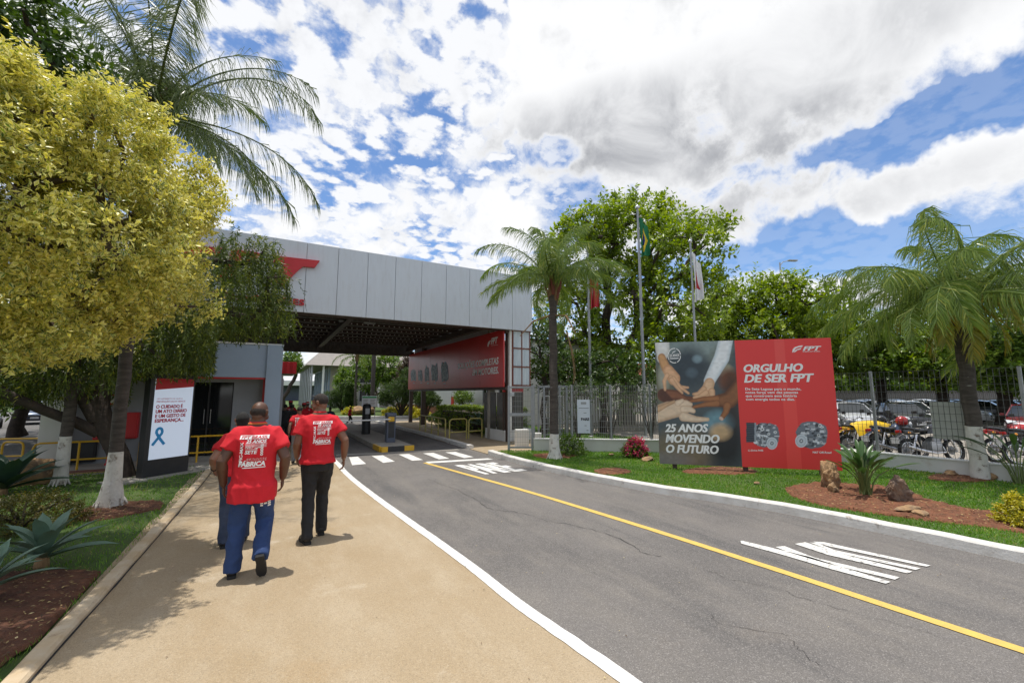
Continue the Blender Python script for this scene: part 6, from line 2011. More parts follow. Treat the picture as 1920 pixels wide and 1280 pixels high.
def broad_tree(name, label, base, top, lobes, leaf, bark, r0, seed, n_twigs, per, twig_len, ll, lw, group=None, cat='tree', n_limbs=60, shell=0.5, amp=0.18, up=0.35, droop=0.0, white=0.0, flat=0.0, trunk_pts=None, new_tip=0.25, rnd_base=0.45, bottom=None, rnd_var=0.28, sag=0.02):
    rs = np.random.RandomState(seed)
    o_ = crown_points(lobes, n_twigs, rs, shell, amp, seed, bottom)
    # twigs gather round limb ends
    tgt = o_[rs.choice(len(o_), min(n_limbs, len(o_)), replace=False)]
    lines = skeleton(base, [Vector(p[:3]) * 0.93 + Vector(base) * 0.0 + Vector(lobes[0][0]) * 0.07 for p in tgt], top, r0, rs, sag=sag, trunk_pts=trunk_pts)
    t = thing(name, label, cat, base, 0, group)
    tr, li = wood_mesh(lines, base)
    tr.build('trunk', bark, t, 60)
    li.build('limbs', bark, t, 60)
    if white:
        p0 = [(p - Vector(base), r) for p, r in lines[0]]
        pts = [p0[0]] + [q for q in p0[1:] if q[0].z < white]
        MB().tube([p for p, _ in pts] + [Vector((0, 0, white))], [r * 1.6 if i == 0 else r * 1.08 + .004 for i, (_, r) in enumerate(pts)] + [pts[-1][1] * 1.05], 12).build('painted_base', 'lime_wash', t, 60)
    keep = o_
    if n_limbs:
        # pull the twigs a little towards their nearest limb end so that foliage clumps with gaps between
        T3 = tgt[:, :3]
        d2 = ((keep[:, None, :3] - T3[None]) ** 2).sum(2)
        j = d2.argmin(1)
        pull = rs.uniform(0.1, 0.6, len(keep))[:, None]
        keep = keep.copy()
        keep[:, :3] = keep[:, :3] * (1 - pull) + T3[j] * pull
    V, F, A = twig_leaves(keep[:, :3] - np.array(base), keep[:, 3:], rs, per, twig_len, ll, lw, up, droop, rnd_base=rnd_base, new_tip=new_tip, flat=flat, rnd_var=rnd_var)
    me = np_mesh('crown', V, F, A)
    link('crown', me, leaf, t)
    return t

# ------------------------------------------------------------------ the clipped yellow variegated tree, close on the left
yc = c2s(-5.15, 3.90)
YZ = 3.50
ytr = c2s(-5.75, 3.95)
broad_tree('variegated_tree', 'round clipped yellow variegated tree overhanging the left of the walkway', (*ytr, 0.05), (ytr[0] + .1, ytr[1] + .1, 2.2),
           [((*yc, YZ), (1.9, 1.95, 1.42)), ((*c2s(-5.15, 4.45), 3.30), (1.15, 1.2, .95)), ((*c2s(-5.7, 4.0), 3.80), (1.2, 1.2, 0.72))], 'leaf_yellow', 'bark', 0.15, 21, 25000, 9, 0.19, 0.055, 0.026,
           n_limbs=170, shell=0.72, amp=0.18, up=0.30, new_tip=0.55, rnd_base=0.64, rnd_var=0.5, sag=0.0, bottom=0.85)

# ------------------------------------------------------------------ palms
def frond_arrays(L, elev, bend, n, leaf_len, leaf_w, rs, hang=0.6, plume=0.5, sparse=0.0, rbase=0.5, stem_r=0.022, petiole=0.14, twist=0.0):
    """a feather frond along +x: arching midrib, leaflets in several planes, each bent once"""
    K = 26
    ts = np.linspace(0, 1, K)
    ang = elev - bend * ts ** 1.35
    ds = L / (K - 1)
    cx_ = np.concatenate([[0], np.cumsum(np.cos(ang[:-1]) * ds)])
    cz_ = np.concatenate([[0], np.cumsum(np.sin(ang[:-1]) * ds)])
    def pos(t):
        return np.stack([np.interp(t, ts, cx_), np.zeros_like(t), np.interp(t, ts, cz_)], 1)
    def tan(t):
        a = np.interp(t, ts, ang)
        return np.stack([np.cos(a), np.zeros_like(t), np.sin(a)], 1)
    parts = []
    for s_ in (-1, 1):
        t = petiole + (1 - petiole) * (np.arange(n) + rs.uniform(0, .8, n)) / n
        t = np.clip(t, 0, 0.995)
        if sparse:
            t = t[rs.rand(n) > sparse]
        m = len(t)
        P = pos(t); T = tan(t)
        up_ = np.stack([-T[:, 2], np.zeros(m), T[:, 0]], 1)
        side = np.array([0, float(s_), 0])
        pl = rs.uniform(-plume, plume, m)
        fwd = 0.35 + 0.75 * t ** 2
        D = unit(side + up_ * (0.25 + pl)[:, None] + T * fwd[:, None])
        ln = leaf_len * (0.42 + 0.58 * np.sin(PI * np.clip(0.12 + 0.86 * t, 0, 1)) ** 0.7) * rs.uniform(.85, 1.1, m)
        dn = np.array([0, 0, -1.0])
        D2 = unit(D + dn * (hang * rs.uniform(.5, 1.3, m))[:, None])
        D3 = unit(D2 + dn * (hang * rs.uniform(.8, 1.7, m))[:, None])
        mid = P + D2 * (ln * .5)[:, None]
        tip = mid + D3 * (ln * .5)[:, None]
        wv = unit(np.cross(D2, np.cross(D2, dn + T * .3) + rs.normal(size=(m, 3)) * .2)) * (leaf_w / 2)
        V = np.stack([P - wv * .6, P + wv * .6, mid - wv, mid + wv, tip], 1).reshape(-1, 3)
        b_ = (np.arange(m) * 5)[:, None, None]
        F = (b_ + np.array([[0, 1, 3], [0, 3, 2], [2, 3, 4]])[None]).reshape(-1, 3)
        r_ = np.repeat(np.clip(rbase + rs.normal(size=m) * .22, 0, 1), 5)
        parts.append((V, F, {'edge': np.zeros(len(V)), 'rnd': r_}))
    # midrib
    mb = MB().tube([tuple(p) for p in pos(ts)], [stem_r * (1 - .85 * t) for t in ts], 5)
    F = []
    for f in mb.f:
        for k in range(1, len(f) - 1):
            F.append((f[0], f[k], f[k + 1]))
    V = np.array(mb.v)
    parts.append((V, np.array(F), {'edge': np.zeros(len(V)), 'rnd': np.full(len(V), rbase)}))
    return join_arrays(parts)

def palm(label, base, height, r, fronds, leaf, seed, white=0.0, group='feather palms', hang=0.6, leaf_len=0.5, leaf_w=0.022, n=75, plume=0.5, flare=1.5, lean=(0, 0), sheaths=True, variants=None, name='palm_tree', stem=0.022):
    """fronds: list of (azimuth, elevation, bend, length, roll)"""
    rs = np.random.RandomState(seed)
    t = thing(name, label, 'palm', base, 0, group)
    K = 16
    pts = [Vector((lean[0] * (k / K) ** 2 + 0.01 * rs.normal(), lean[1] * (k / K) ** 2 + 0.01 * rs.normal(), height * k / K)) for k in range(K + 1)]
    rad = [r * (1 + (flare - 1) * math.exp(-k / K * height / 0.25)) * (1 - 0.12 * k / K) * (1 + 0.03 * (k % 2)) for k in range(K + 1)]
    zi = [p.z for p in pts]
    if white:
        cut = Vector((0, 0, white))
        lo = [p for p in pts if p.z < white - .02]
        hi = [p for p in pts if p.z > white + .02]
        MB().tube(lo + [cut], rad[:len(lo)] + [rad[len(lo)]], 16).build('painted_base', 'lime_wash', t, 60)
        MB().tube([cut] + hi, [rad[len(lo)] * .985] + rad[-len(hi):], 16).build('trunk', 'palm_bark', t, 60)
    else:
        MB().tube(pts, rad, 16).build('trunk', 'palm_bark', t, 60)
    if flare > 1.2:
        mb = MB()
        for k in range(9):
            a = 2 * PI * k / 9 + rs.uniform(-.2, .2)
            mb.tube([(math.cos(a) * r * .9, math.sin(a) * r * .9, .22), (math.cos(a) * r * flare, math.sin(a) * r * flare, .05), (math.cos(a) * r * (flare + .5), math.sin(a) * r * (flare + .5), -.05)], [r * .16, r * .2, r * .1], 6)
        mb.build('root_flare', 'lime_wash' if white else 'palm_bark', t, 60)
    topv = pts[-1]
    if sheaths:
        for k in range(14):
            a = 2 * PI * k * 0.382 + rs.uniform(-.1, .1)
            z = -0.25 + 0.05 * k
            o_ = r * (1.25 if k < 8 else .9)
            MB().tube([topv + Vector((math.cos(a) * r * .7, math.sin(a) * r * .7, z - .15)), topv + Vector((math.cos(a) * o_, math.sin(a) * o_, z + .15)),
                       topv + Vector((math.cos(a) * (o_ + .13), math.sin(a) * (o_ + .13), z + .42))], [(r * .5, .04), (r * .42, .035), (r * .12, .015)], 8, flat=(math.cos(a), math.sin(a), 0.01)).build('leaf_base', 'frond_sheath', t, 60)
    vs_ = {}
    for az, el, bend, L, roll in fronds:
        key = (round(el / .2), round(bend / .25), round(L / .2))
        if key not in vs_:
            V, F, A = frond_arrays(L, el, bend, n, leaf_len, leaf_w, rs, hang, plume, stem_r=stem)
            me = np_mesh('frond', V, F, A)
            o_ = link('frond', me, leaf, t)
            vs_[key] = o_
        else:
            o_ = vs_[key].copy(); C.objects.link(o_); o_.parent = t
        o_.location = topv + Vector((math.cos(az) * r * .5, math.sin(az) * r * .5, .15))
        o_.rotation_euler = (roll, 0, az)
    return t

def auto_fronds(rs, n, e0, e1, L, az0=0.0):
    out = []
    for k in range(n):
        f = k / (n - 1)
        el = e0 + (e1 - e0) * f
        out.append((az0 + k * 2.399963 + rs.uniform(-.25, .25), el + rs.uniform(-.18, .18), 1.2 + 0.6 * rs.uniform(0, 1) + (0.2 if el < .6 else 0), L * rs.uniform(.78, 1.1), rs.uniform(-.55, .55)))
    return out

rs = np.random.RandomState(5)
def camaz(dx, dy):
    """azimuth for a direction given right of and ahead of the eye"""
    v = c2s(dx, dy)
    return math.atan2(v[1], v[0])
# tall palm, left: its fronds spread over the sky
p1 = at(207, 946, 0.06)
fr1 = [(camaz(1, -.10), .62, 1.75, 3.35, 0), (camaz(1, .45), .15, 1.35, 3.0, 0), (camaz(.9, .9), .05, 1.25, 2.7, 0), (camaz(.55, -.5), .95, 1.55, 2.9, 0), (camaz(.8, -.7), 1.15, 1.5, 2.9, 0), (camaz(.3, -.6), 1.35, 1.3, 2.9, 0), (camaz(-.3, -.9), 1.3, 1.2, 2.8, 0), (camaz(.95, .1), .95, 1.7, 3.0, 0), (camaz(.35, .9), 1.15, 1.5, 2.5, 0), (camaz(-.4, .5), 1.25, 1.4, 2.6, .1),
       (camaz(-.8, -.3), 1.3, 1.3, 2.6, 0), (camaz(-1, .4), .8, 1.5, 2.6, 0), (camaz(-1, -.6), .55, 1.6, 2.5, 0), (camaz(.1, -1), 1.2, 1.4, 2.5, 0), (camaz(.2, 1), .5, 1.6, 2.5, 0), (camaz(.75, .35), 1.35, 1.45, 2.6, 0),
       (camaz(-.2, 1), .8, 1.6, 2.4, 0), (camaz(1, .15), -.12, 1.1, 2.3, 0)]
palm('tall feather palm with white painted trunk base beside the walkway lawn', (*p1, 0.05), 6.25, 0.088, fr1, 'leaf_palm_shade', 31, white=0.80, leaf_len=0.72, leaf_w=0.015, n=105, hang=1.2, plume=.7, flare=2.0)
p2 = at(112, 906, 0.06)
fr2 = [(camaz(.9, -.5), .4, 1.0, 2.3, 0), (camaz(.3, -1), .6, 1.2, 2.3, 0), (camaz(-.6, -.8), .7, 1.3, 2.3, 0), (camaz(-1, .3), .7, 1.3, 2.3, 0), (camaz(.2, 1), .7, 1.3, 2.3, 0), (camaz(.9, .6), .9, 1.3, 2.2, 0), (camaz(-.1, -.2), 1.3, 1.0, 2.2, 0)]
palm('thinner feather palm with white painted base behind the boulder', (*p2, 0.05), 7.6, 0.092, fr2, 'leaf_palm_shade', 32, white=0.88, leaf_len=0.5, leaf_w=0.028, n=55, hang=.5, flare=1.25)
# palm in the middle, before the fence
p3 = at(1040, 857, 0.10)
f3 = auto_fronds(rs, 22, 1.35, .25, 2.5, .4)
t3 = palm('feather palm on the lawn strip before the mesh fence at the canopy corner', (*p3, 0.08), 4.45, 0.115, f3, 'leaf_palm', 33, white=0.62, leaf_len=0.50, leaf_w=0.017, n=120, hang=.85, plume=.9, flare=1.5)
for k, (az, ln) in enumerate(((camaz(-1, .1), .9), (camaz(.6, -.5), .7))):
    MB().tube([(math.cos(az) * .1, math.sin(az) * .1, 3.75), (math.cos(az) * ln * .6, math.sin(az) * ln * .6, 3.6 + .1 * k), (math.cos(az) * ln, math.sin(az) * ln, 3.2)], [(.05, .02), (.06, .02), (.01, .01)], 6).build('dead_sheath', 'dead_frond', t3, 60)
V, F, A = frond_arrays(1.3, -1.3, .35, 40, .30, .02, np.random.RandomState(3), .9, .4)
me = np_mesh('dead_frond', V, F, A)
o = link('dead_frond', me, 'dead_frond', t3); o.location = (*[c_ * .35 for c_ in c2s(1, -.2)], 3.3); o.rotation_euler = (0, 0, camaz(1, -.2))
MB().tube([(-.06, -.12, 4.3), (-.16, -.20, 4.8), (-.20, -.22, 5.4)], [(.05, .03), (.085, .04), (.02, .015)], 8).build('spathe', 'spathe', t3, 60)
MB().tube([(.05, -.14, 4.2), (.10, -.2, 4.6), (.14, -.24, 4.9)], [(.04, .03), (.06, .03), (.02, .01)], 8).build('spathe', 'spathe', t3, 60)
# palm at the right
p4 = at(1835, 892, 0.10)
f4 = auto_fronds(rs, 32, 1.35, -.1, 2.6, 1.0)
f4 += [(camaz(-1, -.1), .75, 1.55, 2.6, 0), (camaz(-1, .5), .35, 1.5, 2.6, 0), (camaz(-.8, -.6), .3, 1.5, 2.7, 0), (camaz(-1, .1), .05, 1.3, 2.7, 0), (camaz(-.9, .8), .65, 1.6, 2.8, 0)]
t4 = palm('bushy feather palm with white painted base in front of the dark mesh fence', (12.30, 2.98, 0.08), 3.45, 0.128, f4, 'leaf_palm', 34, white=1.02, leaf_len=0.62, leaf_w=0.017, n=115, hang=1.15, plume=1.0, flare=1.15)
for k in range(9):
    az = camaz(math.cos(k * 2.4), math.sin(k * 2.4) * .8 - .3)
    V, F, A = frond_arrays(1.25, -.2 - .12 * k, .9, 34, .42, .026, np.random.RandomState(40 + k), .8, .6, rbase=.5, stem_r=.012)
    o = link('frond', np_mesh('frond', V, F, A), 'leaf_palm_gold', t4)
    o.location = (math.cos(az) * .1, math.sin(az) * .1, 3.85 - .04 * k); o.rotation_euler = (0, 0, az)
    o['label'] = 'golden drooping young frond'
for az, z in ((camaz(1, -.6), 3.5), (camaz(-.9, -.5), 3.1)):
    MB().tube([(math.cos(az) * .1, math.sin(az) * .1, z), (math.cos(az) * .8, math.sin(az) * .8, z + .1), (math.cos(az) * 1.5, math.sin(az) * 1.5, z - .02)], [.035, .028, .012], 6).build('dead_frond', 'dead_frond', t4, 60)
# a palm trunk standing in the garden beyond the gate
gp = at(697, 777, 0.10)
palm('slender palm in the garden bed beyond the gate', (*gp, 0.1), 6.2, 0.17, auto_fronds(rs, 11, 1.2, .1, 2.4), 'leaf_palm', 35, leaf_len=.5, leaf_w=.03, n=40, flare=1.3)
palm('palm with gold tinged fronds beside the grey office block', (*at(665, 774, .1), 0.1), 4.6, 0.1, auto_fronds(rs, 11, 1.2, .0, 2.6, 1), 'leaf_palm', 36, leaf_len=.55, leaf_w=.035, n=36, flare=1.2)

# ------------------------------------------------------------------ weeping tree between the palms
wb_ = at(232, 893, 0.05)
rs = np.random.RandomState(71)
wt = thing('weeping_tree', 'dark leaning weeping tree with drooping twigs behind the totem', 'tree', (*wb_, 0.05))
def cs(X, Y, Z):
    p = c2s(X, Y)
    return Vector((p[0], p[1], Z))
wlobes = [(at_dist(462, 478, 11.2), (.75, .8, .5)), (at_dist(430, 560, 11.3), (1.3, 1.3, 1.05)), (at_dist(485, 530, 11.2), (.6, .8, 0.65)), (at_dist(375, 640, 11.6), (.85, 1.1, .6)), (at_dist(300, 640, 12.0), (1.8, 1.4, .8)), (at_dist(180, 650, 12.4), (2.0, 1.4, .8)), (at_dist(40, 660, 13.0), (2.2, 1.5, .9)), (at_dist(-150, 660, 13.6), (2.2, 1.5, .9))]
o_ = crown_points([(tuple(c), r) for c, r in wlobes], 3400, rs, .45, .25, 3)
tgt = o_[(o_[:, 2] > 3.3) | (np.arctan2(o_[:, 0], o_[:, 1]) < math.atan2(*cam_dir(395, 640)[:2]))]
tgt = tgt[rs.choice(len(tgt), 70, replace=False)]
def wcam(px, py, d):
    return at_dist(px, py, d)
dW = math.hypot(*wb_)
tp = [Vector((*wb_, 0.0)), wcam(222, 850, dW), wcam(196, 800, dW), wcam(186, 760, dW + .1), wcam(190, 715, dW + .2), wcam(215, 670, dW + .3), wcam(260, 620, dW + .5), wcam(330, 570, dW + .7)]
lines = skeleton(tp[0], [Vector(p[:3]) for p in tgt], None, .17, rs, trunk_pts=tp, sag=.03)
tr, li = wood_mesh(lines, wt.location, 1.3)
for pts, rr in (([(186, 812), (140, 790), (80, 768), (20, 742), (-60, 700)], [.11, .10, .09, .085, .07]), ([(178, 790), (160, 760), (140, 722), (100, 690), (40, 660)], [.10, .09, .08, .07, .05])):
    li.tube([wcam(a, b, dW) - wt.location for a, b in pts], rr, 10)
tr.build('trunk', 'bark_dark', wt, 60); li.build('limbs', 'bark_dark', wt, 60)
n = len(o_)
per = 22
tl = rs.uniform(.2, .8, n)
i = np.repeat(np.arange(n), per)
t = np.tile(np.linspace(0, 1, per), n)
out = unit(o_[:, 3:] * np.array([1, 1, .3]) + rs.normal(size=(n, 3)) * .3)
sway = rs.normal(size=(n, 3)) * np.array([.12, .12, 0])
P = o_[i, :3] + out[i] * (tl[i] * .38 * np.sqrt(t))[:, None] + sway[i] * t[:, None] - np.array([0, 0, 1.0]) * (tl[i] * t ** 1.5)[:, None]
tang = unit(out[i] * (1 - t)[:, None] * .6 + np.array([0, 0, -1.0]) * (t + .15)[:, None])
D = unit(tang + rs.normal(size=(n * per, 3)) * .55)
# gardeners keep the twigs clear of the gatehouse front and the totem
pw = np.array([cam_dir(405, 640)[:2], cam_dir(255, 640)[:2]])
az = np.arctan2(P[:, 0], P[:, 1])
zmin = np.where(az > math.atan2(*pw[0]), 3.05, np.where(az > math.atan2(*pw[1]), 2.12, 1.6)) + rs.uniform(-.15, .15, n)[i]
ok_ = P[:, 2] > zmin
P, D, i, t = P[ok_], D[ok_], i[ok_], t[ok_]
m_ = len(P)
V, F, A = leaf_arrays(P - np.array(wt.location), D, rs.normal(size=(m_, 3)), rs.uniform(.07, .13, m_), .022, np.clip(.42 + .22 * rs.normal(size=n)[i] + .15 * rs.normal(size=m_) + .25 * (1 - t) - .1, 0, 1))
link('crown', np_mesh('crown', V, F, A), 'leaf_weep', wt)

# ------------------------------------------------------------------ big trees behind the fence
def px_tree(name, label, px, dist, lobes_px, depth_r, leaf, bark, r0, seed, n_twigs, per, tl, ll, lw, top_px, **kw):
    b = at_dist(px[0], 760, dist)
    lob = []
    for (x_, y_, rx, ry) in lobes_px:
        c = at_dist(x_, y_, dist + rng_.uniform(-.5, .5) * depth_r)
        k = dist / FPX
        lob.append((tuple(c), (rx * k, max(rx * k * .8, depth_r * .5), ry * k)))
    tp_ = at_dist(*top_px, dist)
    return broad_tree(name, label, (b.x, b.y, 0.0), tuple(tp_), lob, leaf, bark, r0, seed, n_twigs, per, tl, ll, lw, **kw)
rng_ = random.Random(9)
px_tree('broadleaf_tree', 'big bright green broadleaf tree rising behind the flagpoles', (1172, 0), 24.5,
        [(1180, 450, 105, 80), (1090, 480, 72, 72), (1270, 475, 70, 65), (1065, 590, 60, 60), (1275, 575, 65, 70), (1170, 590, 95, 70), (1205, 405, 70, 38), (1110, 425, 50, 36), (1315, 435, 32, 22), (1100, 670, 70, 36), (1240, 660, 75, 40)], 5.0,
        'leaf_bright', 'bark_dark', .42, 51, 3000, 9, .55, .26, .125, (1180, 640), n_limbs=170, shell=.45, amp=.22, up=.25, flat=.3)
ROW = [(1345, 560, 32, 'bright green tree directly behind the billboard top', [(1345, 590, 70, 55), (1400, 560, 60, 45), (1310, 640, 60, 50), (1390, 640, 70, 45)]),
       (1450, 560, 34, 'bright green tree in front of the street lamp', [(1450, 565, 70, 40), (1500, 560, 55, 40), (1430, 630, 80, 45), (1500, 640, 70, 45)]),
       (1545, 560, 36, 'yellowish green tree between street lamp and right palm', [(1545, 600, 60, 40), (1590, 640, 70, 50), (1530, 660, 60, 45)]),
       (1650, 600, 38, 'spreading dark green tree left of the right palm trunk', [(1650, 645, 75, 45), (1700, 635, 70, 40), (1610, 670, 60, 30), (1710, 670, 70, 32)]),
       (1765, 600, 37, 'spreading green tree behind the right palm trunk', [(1765, 645, 70, 40), (1800, 672, 80, 32), (1740, 675, 60, 30)]),
       (1880, 600, 36, 'dense green tree at the right edge beyond the parked cars', [(1880, 630, 80, 55), (1930, 660, 80, 45), (1860, 672, 70, 34)]),
       (2010, 600, 36, 'dense green tree just outside the right edge of the car park', [(2010, 640, 90, 70), (2040, 700, 80, 50)])]
for i, (x_, y_, d_, lab, lob) in enumerate(ROW):
    px_tree('parking_tree', lab, (x_, 0), d_, lob, 5.0, ('leaf_bright', 'leaf_bright', 'leaf_bright', 'leaf_mid', 'leaf_bright', 'leaf_mid', 'leaf_mid')[i], 'bark_dark', .3, 60 + i, 1000, 8, .6, .30, .15, (x_, y_ + 90),
            n_limbs=60, shell=.35, amp=.28, up=.15, flat=.4, group='trees round the parking lot')
px_tree('shade_tree', 'dark leafy shrub tree between the canopy corner and first flagpole', (1018, 0), 18.5, [(1018, 650, 30, 50), (1050, 690, 40, 40), (1010, 700, 24, 35)], 2.5, 'leaf_dark', 'bark_dark', .12, 81, 420, 8, .4, .17, .085, (1020, 690), n_limbs=40, shell=.4)
px_tree('shade_tree', 'dark low tree filling the gap under the big broadleaf crown', (1130, 0), 19.8, [(1130, 690, 50, 30), (1090, 700, 40, 30), (1180, 700, 50, 28)], 2.5, 'leaf_dark', 'bark_dark', .14, 82, 500, 8, .4, .18, .09, (1130, 700), n_limbs=40, shell=.3)
# slender leaning shrubs behind the mesh fence
for k, (x_, d_, lab) in enumerate(((1085, 15.6, 'bare stemmed shrub leaning behind the notice board'), (1145, 16.2, 'bare stemmed shrub fanning out between the two nearer flagpoles'), (1222, 16.6, 'dark stemmed shrub close behind the billboard edge'))):
    b = at_dist(x_, 815, d_)
    t = thing('stemmed_shrub', lab, 'shrub', (b.x, b.y, 0.03), 0, 'bare stemmed shrubs behind the fence')
    r_ = random.Random(k)
    mb = MB()
    tips = []
    for s_ in range(9):
        a = r_.uniform(0, 2 * PI); l_ = r_.uniform(1.2, 2.2); sp = r_.uniform(.2, .8)
        e_ = Vector((math.cos(a) * sp, math.sin(a) * sp, l_))
        mb.tube([(0, 0, 0), e_ * .5 + Vector((0, 0, .1)), e_], [.022, .016, .007], 5)
        tips.append(e_)
    mb.build('stems', 'bark_dark', t, 60)
    rs = np.random.RandomState(k)
    o_ = np.repeat(np.array([tuple(q) for q in tips]), 16, 0) + rs.normal(size=(len(tips) * 16, 3)) * .22
    V, F, A = twig_leaves(o_, unit(rs.normal(size=o_.shape)), rs, 5, .22, .09, .045)
    link('crown', np_mesh('crown', V, F, A), 'leaf_dark', t)
# dark tree at the top left, behind the yellow one
px_tree('leafy_tree', 'dark green leafy tree top at the upper left picture edge', (-120, 0), 8.2, [(-60, 90, 110, 85), (-150, 150, 140, 110), (-20, 110, 60, 50)], 1.6, 'leaf_dark', 'bark_dark', .16, 91, 1400, 8, .30, .10, .055, (-110, 330), n_limbs=60, shell=.5)
# trees seen at the far left under the yellow crown
for k, (x_, d_, lab, lob, lf) in enumerate(((40, 27, 'bright bushy tree beyond the far left cars', [(40, 660, 70, 60), (-40, 640, 70, 60), (100, 690, 50, 40)], 'leaf_mid'), (150, 30, 'dark tree behind the gatehouse roof on the left', [(150, 660, 70, 60), (210, 640, 60, 50)], 'leaf_dark'),
                                            (-120, 24, 'green tree off the left edge above the grey car', [(-120, 640, 90, 80), (-60, 700, 60, 40)], 'leaf_mid'), (330, 34, 'dark tree rising behind the gatehouse parapet', [(330, 600, 60, 55), (400, 620, 50, 40)], 'leaf_dark'))):
    px_tree('background_tree', lab, (x_, 0), d_, lob, 4.0, lf, 'bark_dark', .22, 101 + k, 700, 8, .5, .24, .12, (x_, 720), n_limbs=40, shell=.35, group='trees beyond the side road')
# wood behind the parking lot, one mass that nobody could count
rs = np.random.RandomState(77)
m = 5200
X = rs.uniform(14, 95, m); Yd = 58 + rs.uniform(-3, 6, m)
top = 4.2 + np.array([2.2 * mnoise.noise(Vector((x_ * .16, 2, 1))) + 1.0 * mnoise.noise(Vector((x_ * .5, 5, 1))) for x_ in X])
Zz = top * rs.rand(m) ** .7
P = np.array([(*c2s(a_, b_), c_) for a_, b_, c_ in zip(X, Yd, Zz)])
V, F, A = twig_leaves(P, unit(rs.normal(size=(m, 3)) + np.array([0, 0, .6])), rs, 7, .9, .75, .42)
kind(link('far_wood', np_mesh('far_wood', V, F, A), 'leaf_mid'), 'stuff')
X = rs.uniform(-95, -38, 3000); Yd = 62 + rs.uniform(-3, 6, 3000)
Zz = (4.0 + np.array([2.0 * mnoise.noise(Vector((x_ * .16, 9, 1))) for x_ in X])) * rs.rand(3000) ** .7
P = np.array([(*c2s(a_, b_), c_) for a_, b_, c_ in zip(X, Yd, Zz)])
V, F, A = twig_leaves(P, unit(rs.normal(size=(3000, 3)) + np.array([0, 0, .6])), rs, 7, .9, .75, .42)
kind(link('far_wood', np_mesh('far_wood', V, F, A), 'leaf_mid'), 'stuff')
# garden beyond the gate
for k, (x_, d_, lab, lob, lf, ll) in enumerate(((700, 44, 'broad green tree left of the garden palm trunk', [(680, 700, 34, 34), (720, 690, 36, 32), (745, 710, 30, 30), (650, 715, 22, 24)], 'leaf_mid', .26),
                                                (760, 40, 'purple brown leaved tree touching the red banner panel', [(762, 705, 20, 40), (775, 690, 16, 30)], 'leaf_purple', .2),
                                                (532, 44, 'small green tree behind the red pavilion fascia', [(546, 672, 12, 11), (556, 684, 7, 9)], 'leaf_mid', .2),
                                                (868, 28, 'small young tree in front of the white office windows', [(868, 748, 9, 9), (864, 742, 6, 7), (873, 743, 6, 7)], 'leaf_mid', .12))):
    px_tree('garden_tree', lab, (x_, 0), d_, lob, 2.0 if k else 4.0, lf, 'bark_dark', .16 if k < 3 else .05, 111 + k, (1100, 500, 300, 260)[k], 7, .35, ll, ll * .5, (x_, 745), n_limbs=40, shell=.35, group='garden trees beyond the gate')
def pad_pine(label, px, dist, pads, seed):
    """cloud pruned pine: dark needle pads on bent limbs"""
    b = at_dist(px, 778, dist)
    t = thing('pruned_pine', label, 'pine', (b.x, b.y, 0.1), 0, 'cloud pruned pines beyond the gate')
    rs = np.random.RandomState(seed)
    mb = MB(); parts = []
    k = dist / FPX
    for (x_, y_, rx, ry) in pads:
        c = at_dist(x_, y_, dist + rs.uniform(-.4, .4)) - Vector((b.x, b.y, 0.1))
        mb.tube([(0, 0, 0), Vector((c.x * .35, c.y * .35, c.z * .55)), c], [.08, .06, .03], 6)
        m = 620
        d = sphere_dirs(rs, m)
        o_ = np.array(c) + d * np.array([rx * k, rx * k, ry * k]) * (rs.uniform(.6, 1, m) * lump(d, seed + x_, .15))[:, None]
        parts.append(twig_leaves(o_, d + np.array([0, 0, .6]), rs, 9, .16, .11, .022, up=.6, spread=.7))
    mb.build('trunk', 'bark_dark', t, 60)
    V, F, A = join_arrays(parts)
    link('crown', np_mesh('crown', V, F, A), 'leaf_dark', t)
pad_pine('cloud pruned pine left of the lane, before the office block pillars', 640, 42, [(620, 745, 14, 10), (640, 738, 16, 10), (655, 748, 12, 12), (630, 757, 14, 8), (648, 728, 9, 8)], 1)
pad_pine('wide cloud pruned pine in front of the garden palm', 752, 33, [(735, 735, 22, 16), (758, 722, 20, 16), (778, 735, 20, 14), (790, 745, 16, 10), (745, 750, 20, 10), (722, 748, 12, 12), (765, 705, 14, 14)], 2)
pad_pine('conical dark pine between the two pruned pines', 655, 40, [(656, 750, 11, 9), (656, 738, 9, 9), (656, 727, 6, 8), (657, 760, 11, 7)], 3)
pad_pine('dark pruned shrub pine behind the banner post', 800, 29, [(800, 742, 16, 12), (812, 752, 14, 10), (792, 752, 12, 9)], 4)

def bush(name, label, cat, base, r, leaf, seed, n, ll, lw, per=7, tl=.12, group=None, core=True, up=.5, amp=.15):
    t = thing(name, label, cat, base, 0, group)
    rs = np.random.RandomState(seed)
    d = sphere_dirs(rs, n)
    d[:, 2] = np.abs(d[:, 2]) * 1.0 - .12
    o_ = d * np.array(r) * (rs.uniform(.72, 1, n) * lump(d, seed, amp))[:, None]
    o_[:, 2] = np.maximum(o_[:, 2], 0.02)
    V, F, A = twig_leaves(o_, d, rs, per, tl, ll, lw, up=up)
    link('foliage', np_mesh('foliage', V, F, A), leaf, t)
    mb = MB()
    for k in range(9):
        a = k * 2.4
        mb.tube([(0, 0, -.03), (math.cos(a) * r[0] * .35, math.sin(a) * r[1] * .35, r[2] * .45), (math.cos(a) * r[0] * .7, math.sin(a) * r[1] * .7, r[2] * .7)], [.02, .014, .006], 5)
    mb.build('stems', 'bark_dark', t, 60)
    return t
